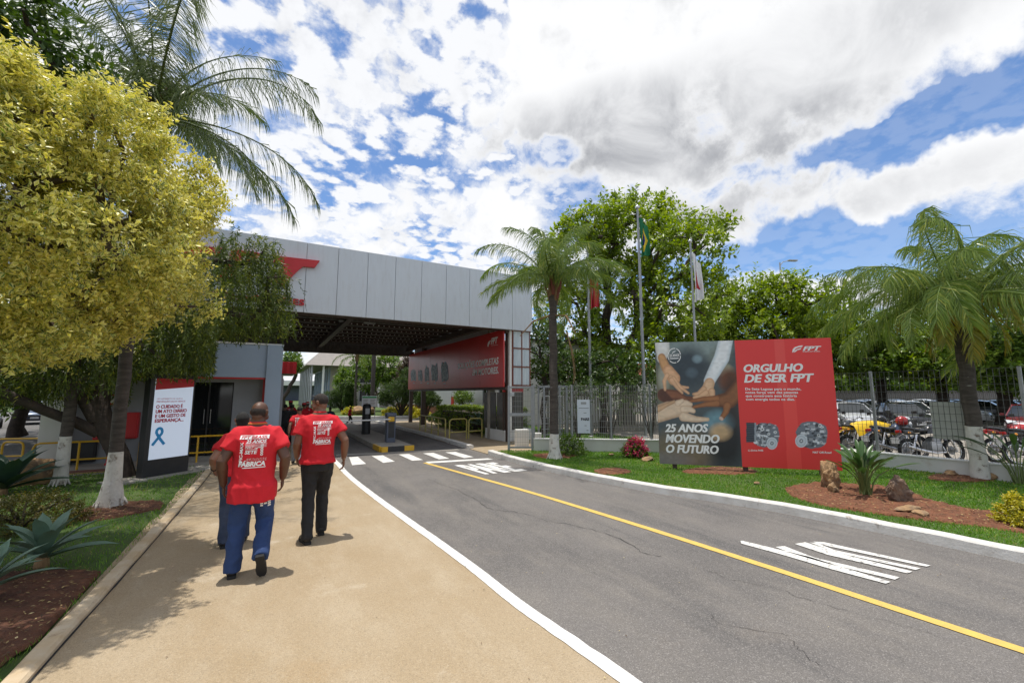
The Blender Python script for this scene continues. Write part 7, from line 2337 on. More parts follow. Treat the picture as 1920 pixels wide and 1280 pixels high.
def hedge(label, poly_c, size, rz, leaf, seed, n, ll, lw, group=None):
    t = thing('hedge', label, 'hedge', poly_c, rz, group)
    rs = np.random.RandomState(seed)
    u = rs.rand(n, 3) * 2 - 1
    f = rs.randint(0, 5, n)
    d = np.zeros((n, 3))
    for k, (ax, s_) in enumerate(((2, 1), (0, 1), (0, -1), (1, 1), (1, -1))):
        m_ = f == k
        u[m_, ax] = s_ * rs.uniform(.86, 1, m_.sum()); d[m_, ax] = s_
    m_ = rs.rand(n) < .35
    u[m_, 2] = rs.uniform(.88, 1, m_.sum()); d[m_] = (0, 0, 1)
    o_ = u * np.array(size) / 2
    w = np.array([1 + .08 * mnoise.noise(Vector(tuple(p * 1.6))) for p in o_])
    o_ = o_ * w[:, None] + np.array([0, 0, size[2] / 2])
    V, F, A = twig_leaves(o_, d, rs, 7, .14, ll, lw, up=.3)
    link('foliage', np_mesh('foliage', V, F, A), leaf, t)
    MB().bbox((0, 0, size[2] * .45), (size[0] * .8, size[1] * .92, size[2] * .82), .1).build('hedge_core', 'bark_dark', t)  # solid dark block filling the hedge behind its leaves
    return t
hedge('clipped bright hedge behind the olive railings', (8.75, 18.8, .02), (1.9, 6.2, .98), 0, 'leaf_hedge', 1, 3000, .075, .042)
hedge('low clipped hedge strip in front of the white office', (10.6, 25.5, .02), (1.0, 5.0, .7), 0, 'leaf_hedge', 2, 1200, .08, .045)
bush('round_shrub', 'dark bronze round shrub behind the big agave', 'shrub', (*at(40, 985, .05), .04), (.62, .62, .42), 'leaf_shrub', 3, 1500, .035, .014, tl=.09)
bush('bougainvillea', 'small bougainvillea with pink blooms before the low white wall', 'shrub', (*at(1190, 855, .1), .09), (.28, .28, .44), 'leaf_mid', 4, 200, .06, .04, tl=.12)
t = bush('low_shrub', 'loose green shrub beside the middle palm trunk', 'shrub', (*at(1068, 850, .1), .09), (.40, .40, .50), 'leaf_mid', 6, 230, .075, .035, tl=.16)
bg_ = [o for o in C.objects if o.name.startswith('bougainvillea')][0]
rs = np.random.RandomState(8)
d = sphere_dirs(rs, 260); d[:, 2] = np.abs(d[:, 2])
V, F, A = twig_leaves(d * np.array([.26, .26, .42]) * rs.uniform(.8, 1.08, 260)[:, None] + np.array([.02, -.02, .03]), d, rs, 5, .08, .05, .042)
link('blooms', np_mesh('blooms', V, F, A), 'bloom_pink', bg_)
bush('golden_shrub', 'clipped golden shrub at the right picture edge', 'shrub', (*at(1948, 985, .1), .09), (.33, .33, .38), 'leaf_gold', 7, 900, .035, .022, tl=.09)
for k, (x_, y_, d_, r_, lab) in enumerate(((660, 775, 36, .7, 'yellow round shrub left of the instruction board'), (735, 775, 34, .75, 'yellow green round shrub right of the instruction board'), (768, 776, 34, .8, 'yellow round shrub in front of the wide pruned pine'),
                                           (790, 782, 31, .6, 'small yellow shrub near the banner post'), (822, 778, 27, .55, 'dark clipped ball shrub below the banner panel'))):
    b = at_dist(x_, y_, d_)
    bush('garden_shrub', lab, 'shrub', (b.x, b.y, .1), (r_, r_, r_ * .8), 'leaf_gold' if k < 4 else 'leaf_dark', 20 + k, 420, .10, .06, tl=.16, group='clipped garden shrubs beyond the gate')
# agaves and bird of paradise plants
def agave(label, base, R_, n, m, seed, group='agave plants'):
    t = thing('agave', label, 'agave', base, 0, group)
    r_ = random.Random(seed)
    MB().lathe((0, 0, -.12), [(.05, 0), (.06, .12), (.05, .2), (0, .22)], 10).build('stem', 'dead_frond', t)
    for k in range(n):
        f = k / n
        az = k * 2.4 + r_.uniform(-.15, .15)
        el = .30 + 1.08 * f ** 1.1
        L_ = R_ * (1.0 - .35 * f) * r_.uniform(.9, 1.08)
        w = R_ * .115
        mb = MB()
        K = 9
        for i in range(K + 1):
            q = i / K
            a_ = el - (0.75 - .45 * f) * q ** 2
            x_ = L_ * q * math.cos(el - .30 * q * q); z_ = L_ * (math.sin(el) * q - (.42 - .25 * f) * q ** 2.6 * .5)
            ww = w * (0.62 + 1.5 * q - 2.1 * q ** 2.4) if q < .97 else .002
            ww = max(ww, .002) * (1 if q < .8 else max(.02, (1 - q) / .2) ** .8)
            th_ = .018 * (1 - q) + .002
            ch = .22 * ww
            mb.v += [(x_, -ww, z_ + ch), (x_, -ww * .5, z_ + ch * .25), (x_, 0, z_), (x_, ww * .5, z_ + ch * .25), (x_, ww, z_ + ch), (x_, 0, z_ - th_)]
        for i in range(K):
            for j in range(6):
                a, b = i * 6 + j, i * 6 + (j + 1) % 6
                mb.f.append((a, a + 6, b + 6, b))
        o_ = mb.build('leaf', m, t, 60)
        o_.location = (math.cos(az) * .02, math.sin(az) * .02, .08 + .10 * f)
        o_.rotation_euler = (r_.uniform(-.1, .1), 0, az)
    return t
agave('big pale grey green agave in the dark soil bed at the left', (*at(78, 1058, .06), .05), .56, 17, 'agave', 1)
agave('agave cut off by the left edge, low in the soil bed', (*at(-30, 1130, .06), .10), .42, 15, 'agave', 2)
agave('dark spiky agave beside the boulder at the far left', (*at(5, 925, .06), .06), .95, 18, 'agave_dark', 3)
agave('pale spiky yucca at the end of the clipped hedge', (*at(905, 815, .02), .3), .95, 18, 'agave', 4)
def strelitzia(label, base, h, n, seed):
    t = thing('strelitzia', label, 'plant', base, 0, 'bird of paradise plants')
    r_ = random.Random(seed)
    for k in range(n):
        az = r_.uniform(0, 2 * PI); sp = r_.uniform(.08, .62) * h; hh = h * r_.uniform(.5, .85) * (1 - .25 * sp / h)
        p0 = Vector((math.cos(az) * .10 * r_.random(), math.sin(az) * .10 * r_.random(), 0))
        p1 = Vector((math.cos(az) * sp * .45, math.sin(az) * sp * .45, hh * .75))
        p2 = Vector((math.cos(az) * sp * .8, math.sin(az) * sp * .8, hh))
        st = MB().tube([p0, p1 * .6, p1, p2], [.012, .010, .009, .007], 6).build('stalk', 'frond_stem', t, 60)
        L_ = h * r_.uniform(.40, .58)
        d = (p2 - p1).normalized()
        d = (d + Vector((math.cos(az), math.sin(az), .1)) * .35).normalized()
        s_ = d.cross(Vector((0, 0, 1))).normalized()
        u_ = s_.cross(d)
        K = 7
        V = []
        for i in range(K + 1):
            q = i / K
            w = .052 * h * 1.0 * math.sin(PI * min(1, (q * .93 + .05))) ** .8
            c = p2 + d * L_ * q - Vector((0, 0, .18 * L_ * q * q))
            V += [c + s_ * w + u_ * w * .45, c, c - s_ * w + u_ * w * .45]
        F = []
        for i in range(K):
            a = i * 3
            F += [(a, a + 1, a + 4, a + 3), (a + 1, a + 2, a + 5, a + 4)]
        me = bpy.data.meshes.new('leaf'); me.from_pydata([tuple(v) for v in V], [], F)
        at2 = me.attributes.new('rnd', 'FLOAT', 'POINT'); rv = r_.uniform(.2, .9)
        for x_ in at2.data:
            x_.value = rv
        link('leaf', me, 'leaf_strel', t, True)
    return t
strelitzia('bird of paradise clump between the two standing rocks', (*at(1622, 925, .1), .09), .74, 44, 1)
strelitzia('bird of paradise clump at the right edge in front of the low wall', (*at(1912, 905, .1), .09), .95, 14, 2)

# rocks
def rock(label, base, size, m, seed, rot=(0, 0, 0), cat='rock', group=None, chip=.34):
    bm = bmesh.new()
    bmesh.ops.create_icosphere(bm, subdivisions=5 if chip > .4 else 4, radius=1.0)
    sv = Vector((seed * 7.3, seed * 1.7, 3.1))
    r_ = random.Random(seed)
    planes = [(Vector((r_.gauss(0, 1), r_.gauss(0, 1), r_.gauss(0, 1))).normalized(), r_.uniform(.62, .88)) for _ in range(11)]
    for v in bm.verts:
        p = v.co.copy()
        for n_, d_ in planes:
            e = p.dot(n_) - d_
            if e > 0:
                p -= n_ * e * .9
        n_ = mnoise.noise(p * 1.6 + sv) * chip * .5 + mnoise.noise(p * 4.5 + sv) * chip * .24 - abs(mnoise.noise(p * 8 + sv)) * chip * .16 + mnoise.noise(p * 19 + sv) * chip * .07
        v.co = p * (1 + n_)
    bm.transform(Matrix.Diagonal((*size, 1)))
    bm.transform(Matrix.Rotation(rot[2], 4, 'Z') @ Matrix.Rotation(rot[1], 4, 'Y') @ Matrix.Rotation(rot[0], 4, 'X'))
    me = bpy.data.meshes.new('rock'); bm.to_mesh(me); bm.free()
    o = link('rock', me, m, None, 35)
    o.location = base
    return tag(o, label, cat, group)
rock('ochre boulder between the yellow handrails and the dark agave', (*at(62, 900, .1), .22), (.50, .38, .32), 'stone', 1)
rock('upright ochre rock at the lower right corner of the billboard', (*at(1556, 912, .1), .25), (.20, .17, .29), 'stone', 2, (0, .12, .4), chip=.55)
rock('small ochre stone at the foot of the upright ochre rock', (*at(1563, 920, .1), .13), (.11, .08, .11), 'stone', 12)
rock('tilted grey brown standing rock right of the bird of paradise clump', (*at(1688, 938, .1), .21), (.19, .13, .28), 'stone_grey', 3, (.1, -.55, -.45), chip=.6)
rock('flat ochre stone lying before the tilted standing rock', (*at(1702, 958, .1), .13), (.22, .10, .05), 'stone', 4, (0, 0, -.3))
rock('second flat ochre stone, right of the first before the tilted rock', (*at(1725, 964, .1), .12), (.15, .09, .045), 'stone', 5, (0, 0, .2))
rock('flat ochre stone on the lawn left of the billboard', (*at(1215, 862, .1), .12), (.22, .13, .07), 'stone', 6)
rock('flat pale stone left of the right palm base', (*at(1783, 888, .1), .12), (.20, .12, .06), 'stone', 7)
rock('ochre stone right of the right palm base', (*at(1862, 896, .1), .13), (.20, .13, .09), 'stone', 8)
rock('broad flat ochre stone under the right edge plant', (*at(1892, 890, .1), .12), (.26, .16, .08), 'stone', 9)
rock('tiny flat stone on the lawn behind the low shrub', (*at(1146, 852, .1), .11), (.09, .06, .025), 'stone', 10)
rock('small pale stone on the lawn below the billboard', (*at(1418, 905, .1), .10), (.07, .05, .03), 'stone', 11)
for k, (x_, d_) in enumerate(((680, 35.5), (690, 35.0))):
    b = at_dist(x_, 775, d_)
    rock(('orange boulder in the garden bed left of the sign', 'smaller orange boulder below the instruction board')[k], (b.x, b.y, .4), (.8 - .3 * k, .5, .45 - .1 * k), 'stone', 20 + k)

# ------------------------------------------------------------------ grass
def lawn(name, polys, holes, n, z, seed, hmin, hmax, w, near=(0, 0), pw=1.1, rmax=22):
    rs = np.random.RandomState(seed)
    xs = [p[0] for p in polys]; ys = [p[1] for p in polys]
    X = rs.uniform(min(xs), max(xs), n * 4); Y = rs.uniform(max(min(ys), -1.0), max(ys), n * 4)
    k = inside(polys, X, Y)
    for h in holes:
        k &= ~inside(h, X, Y)
    d = np.hypot(X, Y)
    k &= (rs.rand(n * 4) < np.clip((3.2 / np.maximum(d, .5)) ** pw, 0, 1)) & (d < rmax)
    v = cam_dir(960, 640)
    k &= (X * v.x + Y * v.y) > 0.8
    X, Y = X[k][:n], Y[k][:n]
    m = len(X)
    d = d[k][:n]
    a = rs.uniform(0, 2 * PI, m)
    lean = rs.uniform(.1, .75, m)
    D = np.stack([np.cos(a) * lean, np.sin(a) * lean, np.ones(m)], 1)
    pat = np.array([mnoise.noise(Vector((x_ * 1.3, y_ * 1.3, seed))) + .6 * mnoise.noise(Vector((x_ * 4.1, y_ * 4.1, seed))) for x_, y_ in zip(X, Y)])
    H_ = rs.uniform(hmin, hmax, m) * (1 + .25 * pat)
    P = np.stack([X, Y, np.full(m, z - .005)], 1)
    V, F, A = leaf_arrays(P, D, np.stack([np.cos(a), np.sin(a), np.zeros(m)], 1) + rs.normal(size=(m, 3)) * .6, H_, w * np.maximum(1, d / 4.0), np.clip(.5 + .36 * pat + .22 * rs.normal(size=m), 0, 1), .1, .25, .35)
    o = link(name, np_mesh(name, V, F, A), 'grass')
    return kind(o, 'stuff')
lawn('lawn_grass', lawn_r, BEDS, 130000, LAWN_Z - .03, 1, .035, .075, .0045, rmax=16)
lawn('verge_grass', lawn_l, BEDS, 80000, 0.03, 2, .035, .08, .0042, rmax=14)
lawn('inner_grass', [(7.1, 11.2), (9.9, 9.1), (12.5, 7.2), (12.5, 24), (8.7, 24), (8.7, 14)], [], 16000, .03, 3, .05, .10, .012, rmax=26)
# mulch and dead leaves in the beds, crumbs and fallen leaves on the paving
rs = np.random.RandomState(44)
pts = []
for poly in BEDS:
    xs = [p[0] for p in poly]; ys = [p[1] for p in poly]
    a_ = min(9000, int((max(xs) - min(xs)) * (max(ys) - min(ys)) * 420))
    X = rs.uniform(min(xs), max(xs), a_); Y = rs.uniform(min(ys), max(ys), a_)
    k = inside(poly, X, Y)
    zb = .115 if np.mean(xs) > 3 else .07
    pts.append(np.stack([X[k], Y[k], np.full(k.sum(), zb) + rs.uniform(-.01, .012, k.sum())], 1))
P = np.concatenate(pts)
m = len(P)
a = rs.uniform(0, 2 * PI, m)
V, F, A = leaf_arrays(P, np.stack([np.cos(a), np.sin(a), rs.normal(size=m) * .15], 1), np.stack([rs.normal(size=m) * .3, rs.normal(size=m) * .3, np.ones(m)], 1), rs.uniform(.015, .05, m), rs.uniform(.006, .018, m), rs.beta(1.2, 2.6, m) , .2)
kind(link('mulch', np_mesh('mulch', V, F, A), 'litter'), 'stuff')
m = 620
u = rs.rand(m)
X = np.where(u < .45, rs.uniform(-1.0, 1.9, m), rs.uniform(1.9, 6.6, m)); Y = rs.uniform(.6, 11.5, m)
k = rs.rand(m) < np.where(np.abs(X - 1.95) < .5, 1, np.where(X < -.4, .9, .35))
P = np.stack([X[k], Y[k], np.full(k.sum(), .011)], 1); m = len(P)
a = rs.uniform(0, 2 * PI, m)
V, F, A = leaf_arrays(P, np.stack([np.cos(a), np.sin(a), rs.uniform(-.05, .2, m)], 1), np.stack([rs.normal(size=m) * .2, rs.normal(size=m) * .2, np.ones(m)], 1), rs.uniform(.008, .028, m), rs.uniform(.004, .012, m), np.where(rs.rand(m) < .5, rs.uniform(0, .3, m), rs.uniform(.6, 1, m)), .3)
kind(link('fallen_leaves', np_mesh('fallen_leaves', V, F, A), 'litter'), 'stuff')
# ================================================================== PEOPLE
def grow(mb, voxel, smooth_it=4, wrinkle=None, flatten=None):
    """one closed skin over overlapping closed shapes"""
    me = bpy.data.meshes.new('t')
    me.from_pydata(mb.v, [], mb.f)
    ob = bpy.data.objects.new('t', me)
    C.objects.link(ob)
    r = ob.modifiers.new('r', 'REMESH'); r.mode = 'VOXEL'; r.voxel_size = voxel; r.use_smooth_shade = True
    s = ob.modifiers.new('s', 'SMOOTH'); s.factor = .5; s.iterations = smooth_it
    out = bpy.data.meshes.new_from_object(ob.evaluated_get(bpy.context.evaluated_depsgraph_get()))
    bpy.data.objects.remove(ob); bpy.data.meshes.remove(me)
    if wrinkle:
        nrm = [v.normal.copy() for v in out.vertices]
        for v, n_ in zip(out.vertices, nrm):
            v.co += n_ * wrinkle(v.co)
    out.polygons.foreach_set('use_smooth', [True] * len(out.polygons))
    out.update()
    return out

def ell_loft(mb, rings, n=20, p=2.3):
    """stack of superellipse rings: (x, y, z, rx, ry)"""
    o = len(mb.v)
    for cx_, cy_, z, rx, ry in rings:
        for j in range(n):
            a = 2 * PI * j / n
            c, s = math.cos(a), math.sin(a)
            mb.v.append((cx_ + rx * math.copysign(abs(c) ** (2 / p), c), cy_ + ry * math.copysign(abs(s) ** (2 / p), s), z))
    for i in range(len(rings) - 1):
        for j in range(n):
            a, b = o + i * n + j, o + i * n + (j + 1) % n
            mb.f.append((a, b, b + n, a + n))
    mb.f.append(tuple(o + j for j in reversed(range(n))))
    mb.f.append(tuple(o + (len(rings) - 1) * n + j for j in range(n)))

def hand(mb, wrist, d, palm_n, side, s=1.0, curl=.5):
    """palm, four bent fingers of unequal length and a thumb; d points along the hand, palm_n out of the palm, side towards the thumb"""
    d, palm_n = Vector(d).normalized(), Vector(palm_n).normalized()
    th = Vector(side).normalized()
    w = Vector(wrist)
    pc = w + d * .05 * s
    M3 = Matrix((th, palm_n, d)).transposed()
    mb.ball(pc, (.040 * s, .017 * s, .052 * s), 12, 8, M3)
    for k, (off, ln) in enumerate(((.030, .072), (.010, .080), (-.010, .075), (-.028, .060))):
        b = w + d * .085 * s + th * off * s
        d1 = (d + palm_n * curl * .6).normalized()
        d2 = (d + palm_n * curl * 2.0).normalized()
        d3 = (d * .4 + palm_n * curl * 2.2).normalized()
        p1 = b + d1 * ln * .45 * s; p2 = p1 + d2 * ln * .33 * s; p3 = p2 + d3 * ln * .25 * s
        mb.tube([b - d * .03 * s, b, p1, p2, p3], [.0105 * s, .0100 * s, .0092 * s, .0085 * s, .0065 * s], 7)
    t0 = w + d * .025 * s + th * .026 * s
    t1 = t0 + (d * .6 + th * .7 + palm_n * .3).normalized() * .038 * s
    t2 = t1 + (d * .9 + th * .2 + palm_n * .5).normalized() * .034 * s
    mb.tube([t0 - th * .015 * s, t0, t1, t2], [.012 * s, .0125 * s, .0108 * s, .008 * s], 7)

def head_parts(mb, c, h, yaw, pitch, neck0):
    """skull, jaw, brow, nose, lips, ears; faces +y before turning. h: head height"""
    k = h / .235
    Mh = Matrix.Translation(c) @ Matrix.Rotation(yaw, 4, 'Z') @ Matrix.Rotation(pitch, 4, 'X')
    M3 = Mh.to_3x3()
    q = lambda x_, y_, z_: Mh @ Vector((x_ * k, y_ * k, z_ * k))
    mb.ball(q(0, -.012, .025), (.077 * k, .096 * k, .092 * k), 18, 12, M3)
    mb.ball(q(0, .030, -.030), (.062 * k, .066 * k, .085 * k), 16, 10, M3)
    mb.ball(q(0, .066, -.085), (.036 * k, .026 * k, .024 * k), 12, 8, M3)
    mb.ball(q(0, -.055, -.035), (.055 * k, .040 * k, .055 * k), 12, 8, M3)
    mb.tube([q(-.045, .080, .022), q(0, .088, .026), q(.045, .080, .022)], .010 * k, 6)
    mb.tube([q(0, .088, .012), q(0, .103, -.012), q(0, .112, -.028), q(0, .096, -.034)], [.008 * k, .011 * k, .014 * k, .010 * k], 7)
    mb.tube([q(-.022, .086, -.058), q(0, .093, -.057), q(.022, .086, -.058)], [.006 * k, .008 * k, .006 * k], 6)
    mb.tube([q(-.020, .085, -.068), q(0, .092, -.069), q(.020, .085, -.068)], [.006 * k, .009 * k, .006 * k], 6)
    for s_ in (-1, 1):
        mb.ball(q(s_ * .030, .074, .006), (.014 * k, .011 * k, .011 * k), 8, 6, M3)
        mb.tube([q(s_ * .074, -.012, -.030), q(s_ * .086, -.020, -.005), q(s_ * .090, -.026, .022), q(s_ * .080, -.010, .026), q(s_ * .078, .002, .005)], [.008 * k, .011 * k, .011 * k, .008 * k, .007 * k], 6)
        mb.tube([q(s_ * .05, .06, -.03), q(s_ * .06, .03, -.06)], .022 * k, 6)
    mb.tube([Vector(neck0), Vector(neck0).lerp(q(0, -.02, -.07), .55), q(0, -.02, -.06), q(0, -.015, -.02)], [.064 * k, .056 * k, .056 * k, .05 * k], 12)
    return q, M3, k

def shoe(heel, toe_dir, L, up, m, parent, lift=0.0):
    """low leather shoe with a sole; heel point on the ground, toe_dir unit vector in the foot's plane"""
    d = Vector(toe_dir).normalized(); u = Vector(up).normalized(); s = d.cross(u).normalized()
    h = Vector(heel)
    mb = MB()
    P = lambda a, z: h + d * a * L + u * z
    mb.tube([P(0.0, .055), P(.12, .062), P(.35, .062), P(.6, .048), P(.85, .036), P(.99, .030)], [(.032, .045), (.038, .052), (.037, .052), (.043, .038), (.040, .027), (.020, .018)], 12, flat=u)
    mb.tube([P(.08, .06), P(.13, .098)], [.036, .034], 12)
    o = link('shoe', grow(mb, .008, 3), m, parent)
    so = MB()
    prof = [(-.02, .034), (.10, .038), (.30, .034), (.62, .045), (.85, .042), (1.0, .022)]
    pts = [(a * L, w) for a, w in prof] + [(a * L, -w) for a, w in reversed(prof)]
    lo = [h + d * a + s * w for a, w in pts]; hi = [p + u * .026 for p in lo]
    n = len(pts)
    so.add(lo + hi, [tuple(range(n)), tuple(n + k for k in reversed(range(n)))] + [(k, n + k, n + (k + 1) % n, (k + 1) % n) for k in range(n)])
    so.build('sole', 'tyre', o)
    return o

def wr(f, amp, axis=(1, 1, 1), seed=0.0, amp2=0.0, f2=30):
    def fn(p):
        q = Vector((p.x * axis[0] * f + seed, p.y * axis[1] * f, p.z * axis[2] * f))
        v = mnoise.noise(q)
        v = (1 - abs(v)) ** 2 - .6
        r = v * amp
        if amp2:
            r += amp2 * mnoise.noise(Vector((p.x * f2, p.y * f2, p.z * f2 * .5)))
        return r
    return fn

def person(label, loc, rz, J, skinm, shirtm, trousm, shoem, hair=None, hairm='hair_short', group=None, vox=.008, sleeve=.62, girth=(1, 1), hem=None, shirt_len=.02, leg_r=(.105, .075, .060), cat='person', shoes=True):
    """J: joints of the pose in local metres, x to the right, y ahead"""
    t = thing('person', label, cat, loc, rz, group)
    gx_, gy_ = girth
    hz, sz = J['hip_z'], J['sh_z']
    hx_, sx = J['hip_x'] * gx_, J['sh_x']
    ty = J.get('lean', 0.0)                     # forward lean of the shoulders
    tz = sz - hz
    prof = [(-.10, .150, .105), (0.0, .165, .120), (.12, .160, .117), (.30, .158, .114), (.50, .166, .116), (.70, .178, .116), (.82, .182, .108), (.90, .170, .098), (.97, .140, .088), (1.03, .100, .076), (1.08, .074, .066), (1.14, .066, .062)]
    wsc = sx / .19
    def rings(add, z_from=None, z_top=9):
        out = []
        for f, rx, ry in prof:
            z = hz + tz * f
            if z > z_top:
                continue
            g = gx_ if f < .75 else 1 + (gx_ - 1) * max(0, (1 - f) / .25)
            g2 = gy_ if f < .8 else 1 + (gy_ - 1) * max(0, (1 - f) / .2)
            out.append((J.get('sway', 0) * (1 - f), ty * f - .03 * math.sin(PI * max(0, min(1, f))) * 0, z, (rx * g * (wsc if f > .6 else 1)) + add, ry * g2 + add))
        if z_from is not None:
            zz_ = out[0][2]
            lowr = out[0]
            out = [r_ for r_ in out if r_[2] > z_from + .02]
            bw = max(out[0][3], (J['hip_x'] + .088) * gx_ + add + .008); bd = max(out[0][4], .130 * gy_ + add + .012)
            out = [(J.get('sway', 0), 0, z_from, bw, bd), (J.get('sway', 0), 0, max(z_from + .03, hz + .02), bw, bd)] + [r_ for r_ in out if r_[2] > max(z_from + .03, hz + .02) + .03]
        return out
    body = MB()
    ell_loft(body, rings(-.004))
    arms = []
    for s_ in ('l', 'r'):
        sg_ = -1 if s_ == 'l' else 1
        sh = Vector((sg_ * (sx - .035), ty, sz - .065)); el, wrp = Vector(J['elbow_' + s_]), Vector(J['wrist_' + s_])
        k = J.get('limb', 1.0)
        body.tube([sh - Vector((sg_ * .06, 0, -.02)), sh, sh.lerp(el, .5), el, el.lerp(wrp, .25), wrp.lerp(el, .12), wrp], [.060 * k, .062 * k, .052 * k, .043 * k, .046 * k, .032 * k, (.030 * k, .024 * k)], 12)
        fwd = (wrp - el).normalized()
        hd = Vector(J.get('hand_' + s_, fwd))
        pn = Vector((-sg_ * .9, 0.15, 0)) if abs(hd.z) > .5 else Vector((-sg_ * .8, 0, -.4))
        pn = (pn - hd * pn.dot(hd.normalized())).normalized()
        td = hd.cross(pn) if hd.cross(pn).y > 0 else -hd.cross(pn)
        hand(body, wrp, hd, pn, td, .95 * J.get('hands', 1.0), J.get('curl', .55))
        arms.append((sg_, sh, el, wrp))
    legs = []
    for s_ in ('l', 'r'):
        sg_ = -1 if s_ == 'l' else 1
        hp = Vector((sg_ * J['hip_x'] + J.get('sway', 0), 0, hz - .01)); kn, an = Vector(J['knee_' + s_]), Vector(J['ankle_' + s_])
        body.tube([hp + Vector((0, 0, .05)), hp, hp.lerp(kn, .5), kn, kn.lerp(an, .35), an], [.085, .088, .072, .054, .056, .036], 12)
        legs.append((sg_, hp, kn, an))
    hc = Vector(J['head'])
    q, M3, hk = head_parts(body, hc, J.get('head_h', .225), J.get('yaw', 0), J.get('nod', 0), (0, ty, sz + .02))
    link('body', grow(body, vox, 4), skinm, t)
    # shirt
    sh_ = MB()
    ell_loft(sh_, rings(shirt_len, hem, sz + tz * .075))
    for sg_, sh, el, wrp in arms:
        e_ = sh.lerp(el, sleeve)
        k = J.get('limb', 1.0)
        sh_.tube([sh - Vector((sg_ * .09, 0, -.03)), sh + Vector((0, 0, .002)), sh.lerp(el, sleeve * .5) + Vector((sg_ * .006, 0, 0)), e_ + Vector((sg_ * .010, 0, 0))], [.060 * k, .072 * k, .076 * k, .080 * k], 14)
    sm = grow(sh_, vox * 1.25, 5, wr(7, .014 * J.get('wrinkle', 1), (1, 1, .75), J.get('seed', 0), .003))
    so = link('shirt', sm, shirtm, t)
    # collar ring
    MB().torus((0, ty + .004, sz + tz * .085), .068, .010, 'Z', 22, 6).build('collar', shirtm, so, True)
    # trousers
    tr = MB()
    ell_loft(tr, [(J.get('sway', 0), 0, hz - .10, (J['hip_x'] + .085) * gx_, .112 * gy_), (J.get('sway', 0), 0, hz, (J['hip_x'] + .088) * gx_, .130 * gy_), (J.get('sway', 0), 0, hz + .10, .150 * gx_, .110 * gy_), (0, 0, hz + .12, .140 * gx_, .10 * gy_)])
    for sg_, hp, kn, an in legs:
        tr.tube([hp + Vector((0, 0, .03)), hp - Vector((0, 0, .06)), hp.lerp(kn, .55), kn, kn.lerp(an, .5), an + (an - kn).normalized() * .045], [leg_r[0] * gx_, leg_r[0] * gx_, (leg_r[0] + leg_r[1]) / 2, leg_r[1], (leg_r[1] + leg_r[2]) / 2, leg_r[2]], 14)
    link('trousers', grow(tr, vox * 1.25, 4, wr(9, .012 * J.get('wrinkle', 1), (1, 1, .8), 3 + J.get('seed', 0), .003)), trousm, t)
    if shoes:
        for s_, (sg_, hp, kn, an) in zip('lr', legs):
            td = Vector(J['toe_' + s_]).normalized()
            up_ = Vector((td.x * 0, -td.z, td.y)).normalized() if abs(td.z) > .05 else Vector((0, 0, 1))
            if up_.z < 0:
                up_ = -up_
            heel = an - up_ * (.085) - td * .055
            shoe(heel, td, .275, up_, shoem, t)
    return t, q, M3, hk, so, sm

def shirt_print(so, sm, J, items, m, x0, z0, w, back=True, parent=None):
    """lettering laid onto the cloth: each vertex is carried to the shirt's back by a ray"""
    bv = BVHTree.FromPolygons([v.co[:] for v in sm.vertices], [tuple(p.vertices) for p in sm.polygons])
    mb = MB()
    def fn(a, b, z):
        o_ = Vector((x0 + a, -1.0, z0 + b))
        h = bv.ray_cast(o_, Vector((0, 1, 0)))
        return (o_.x, (h[0].y if h[0] else 0) - .0045 - z, o_.z)
    return mb, fn

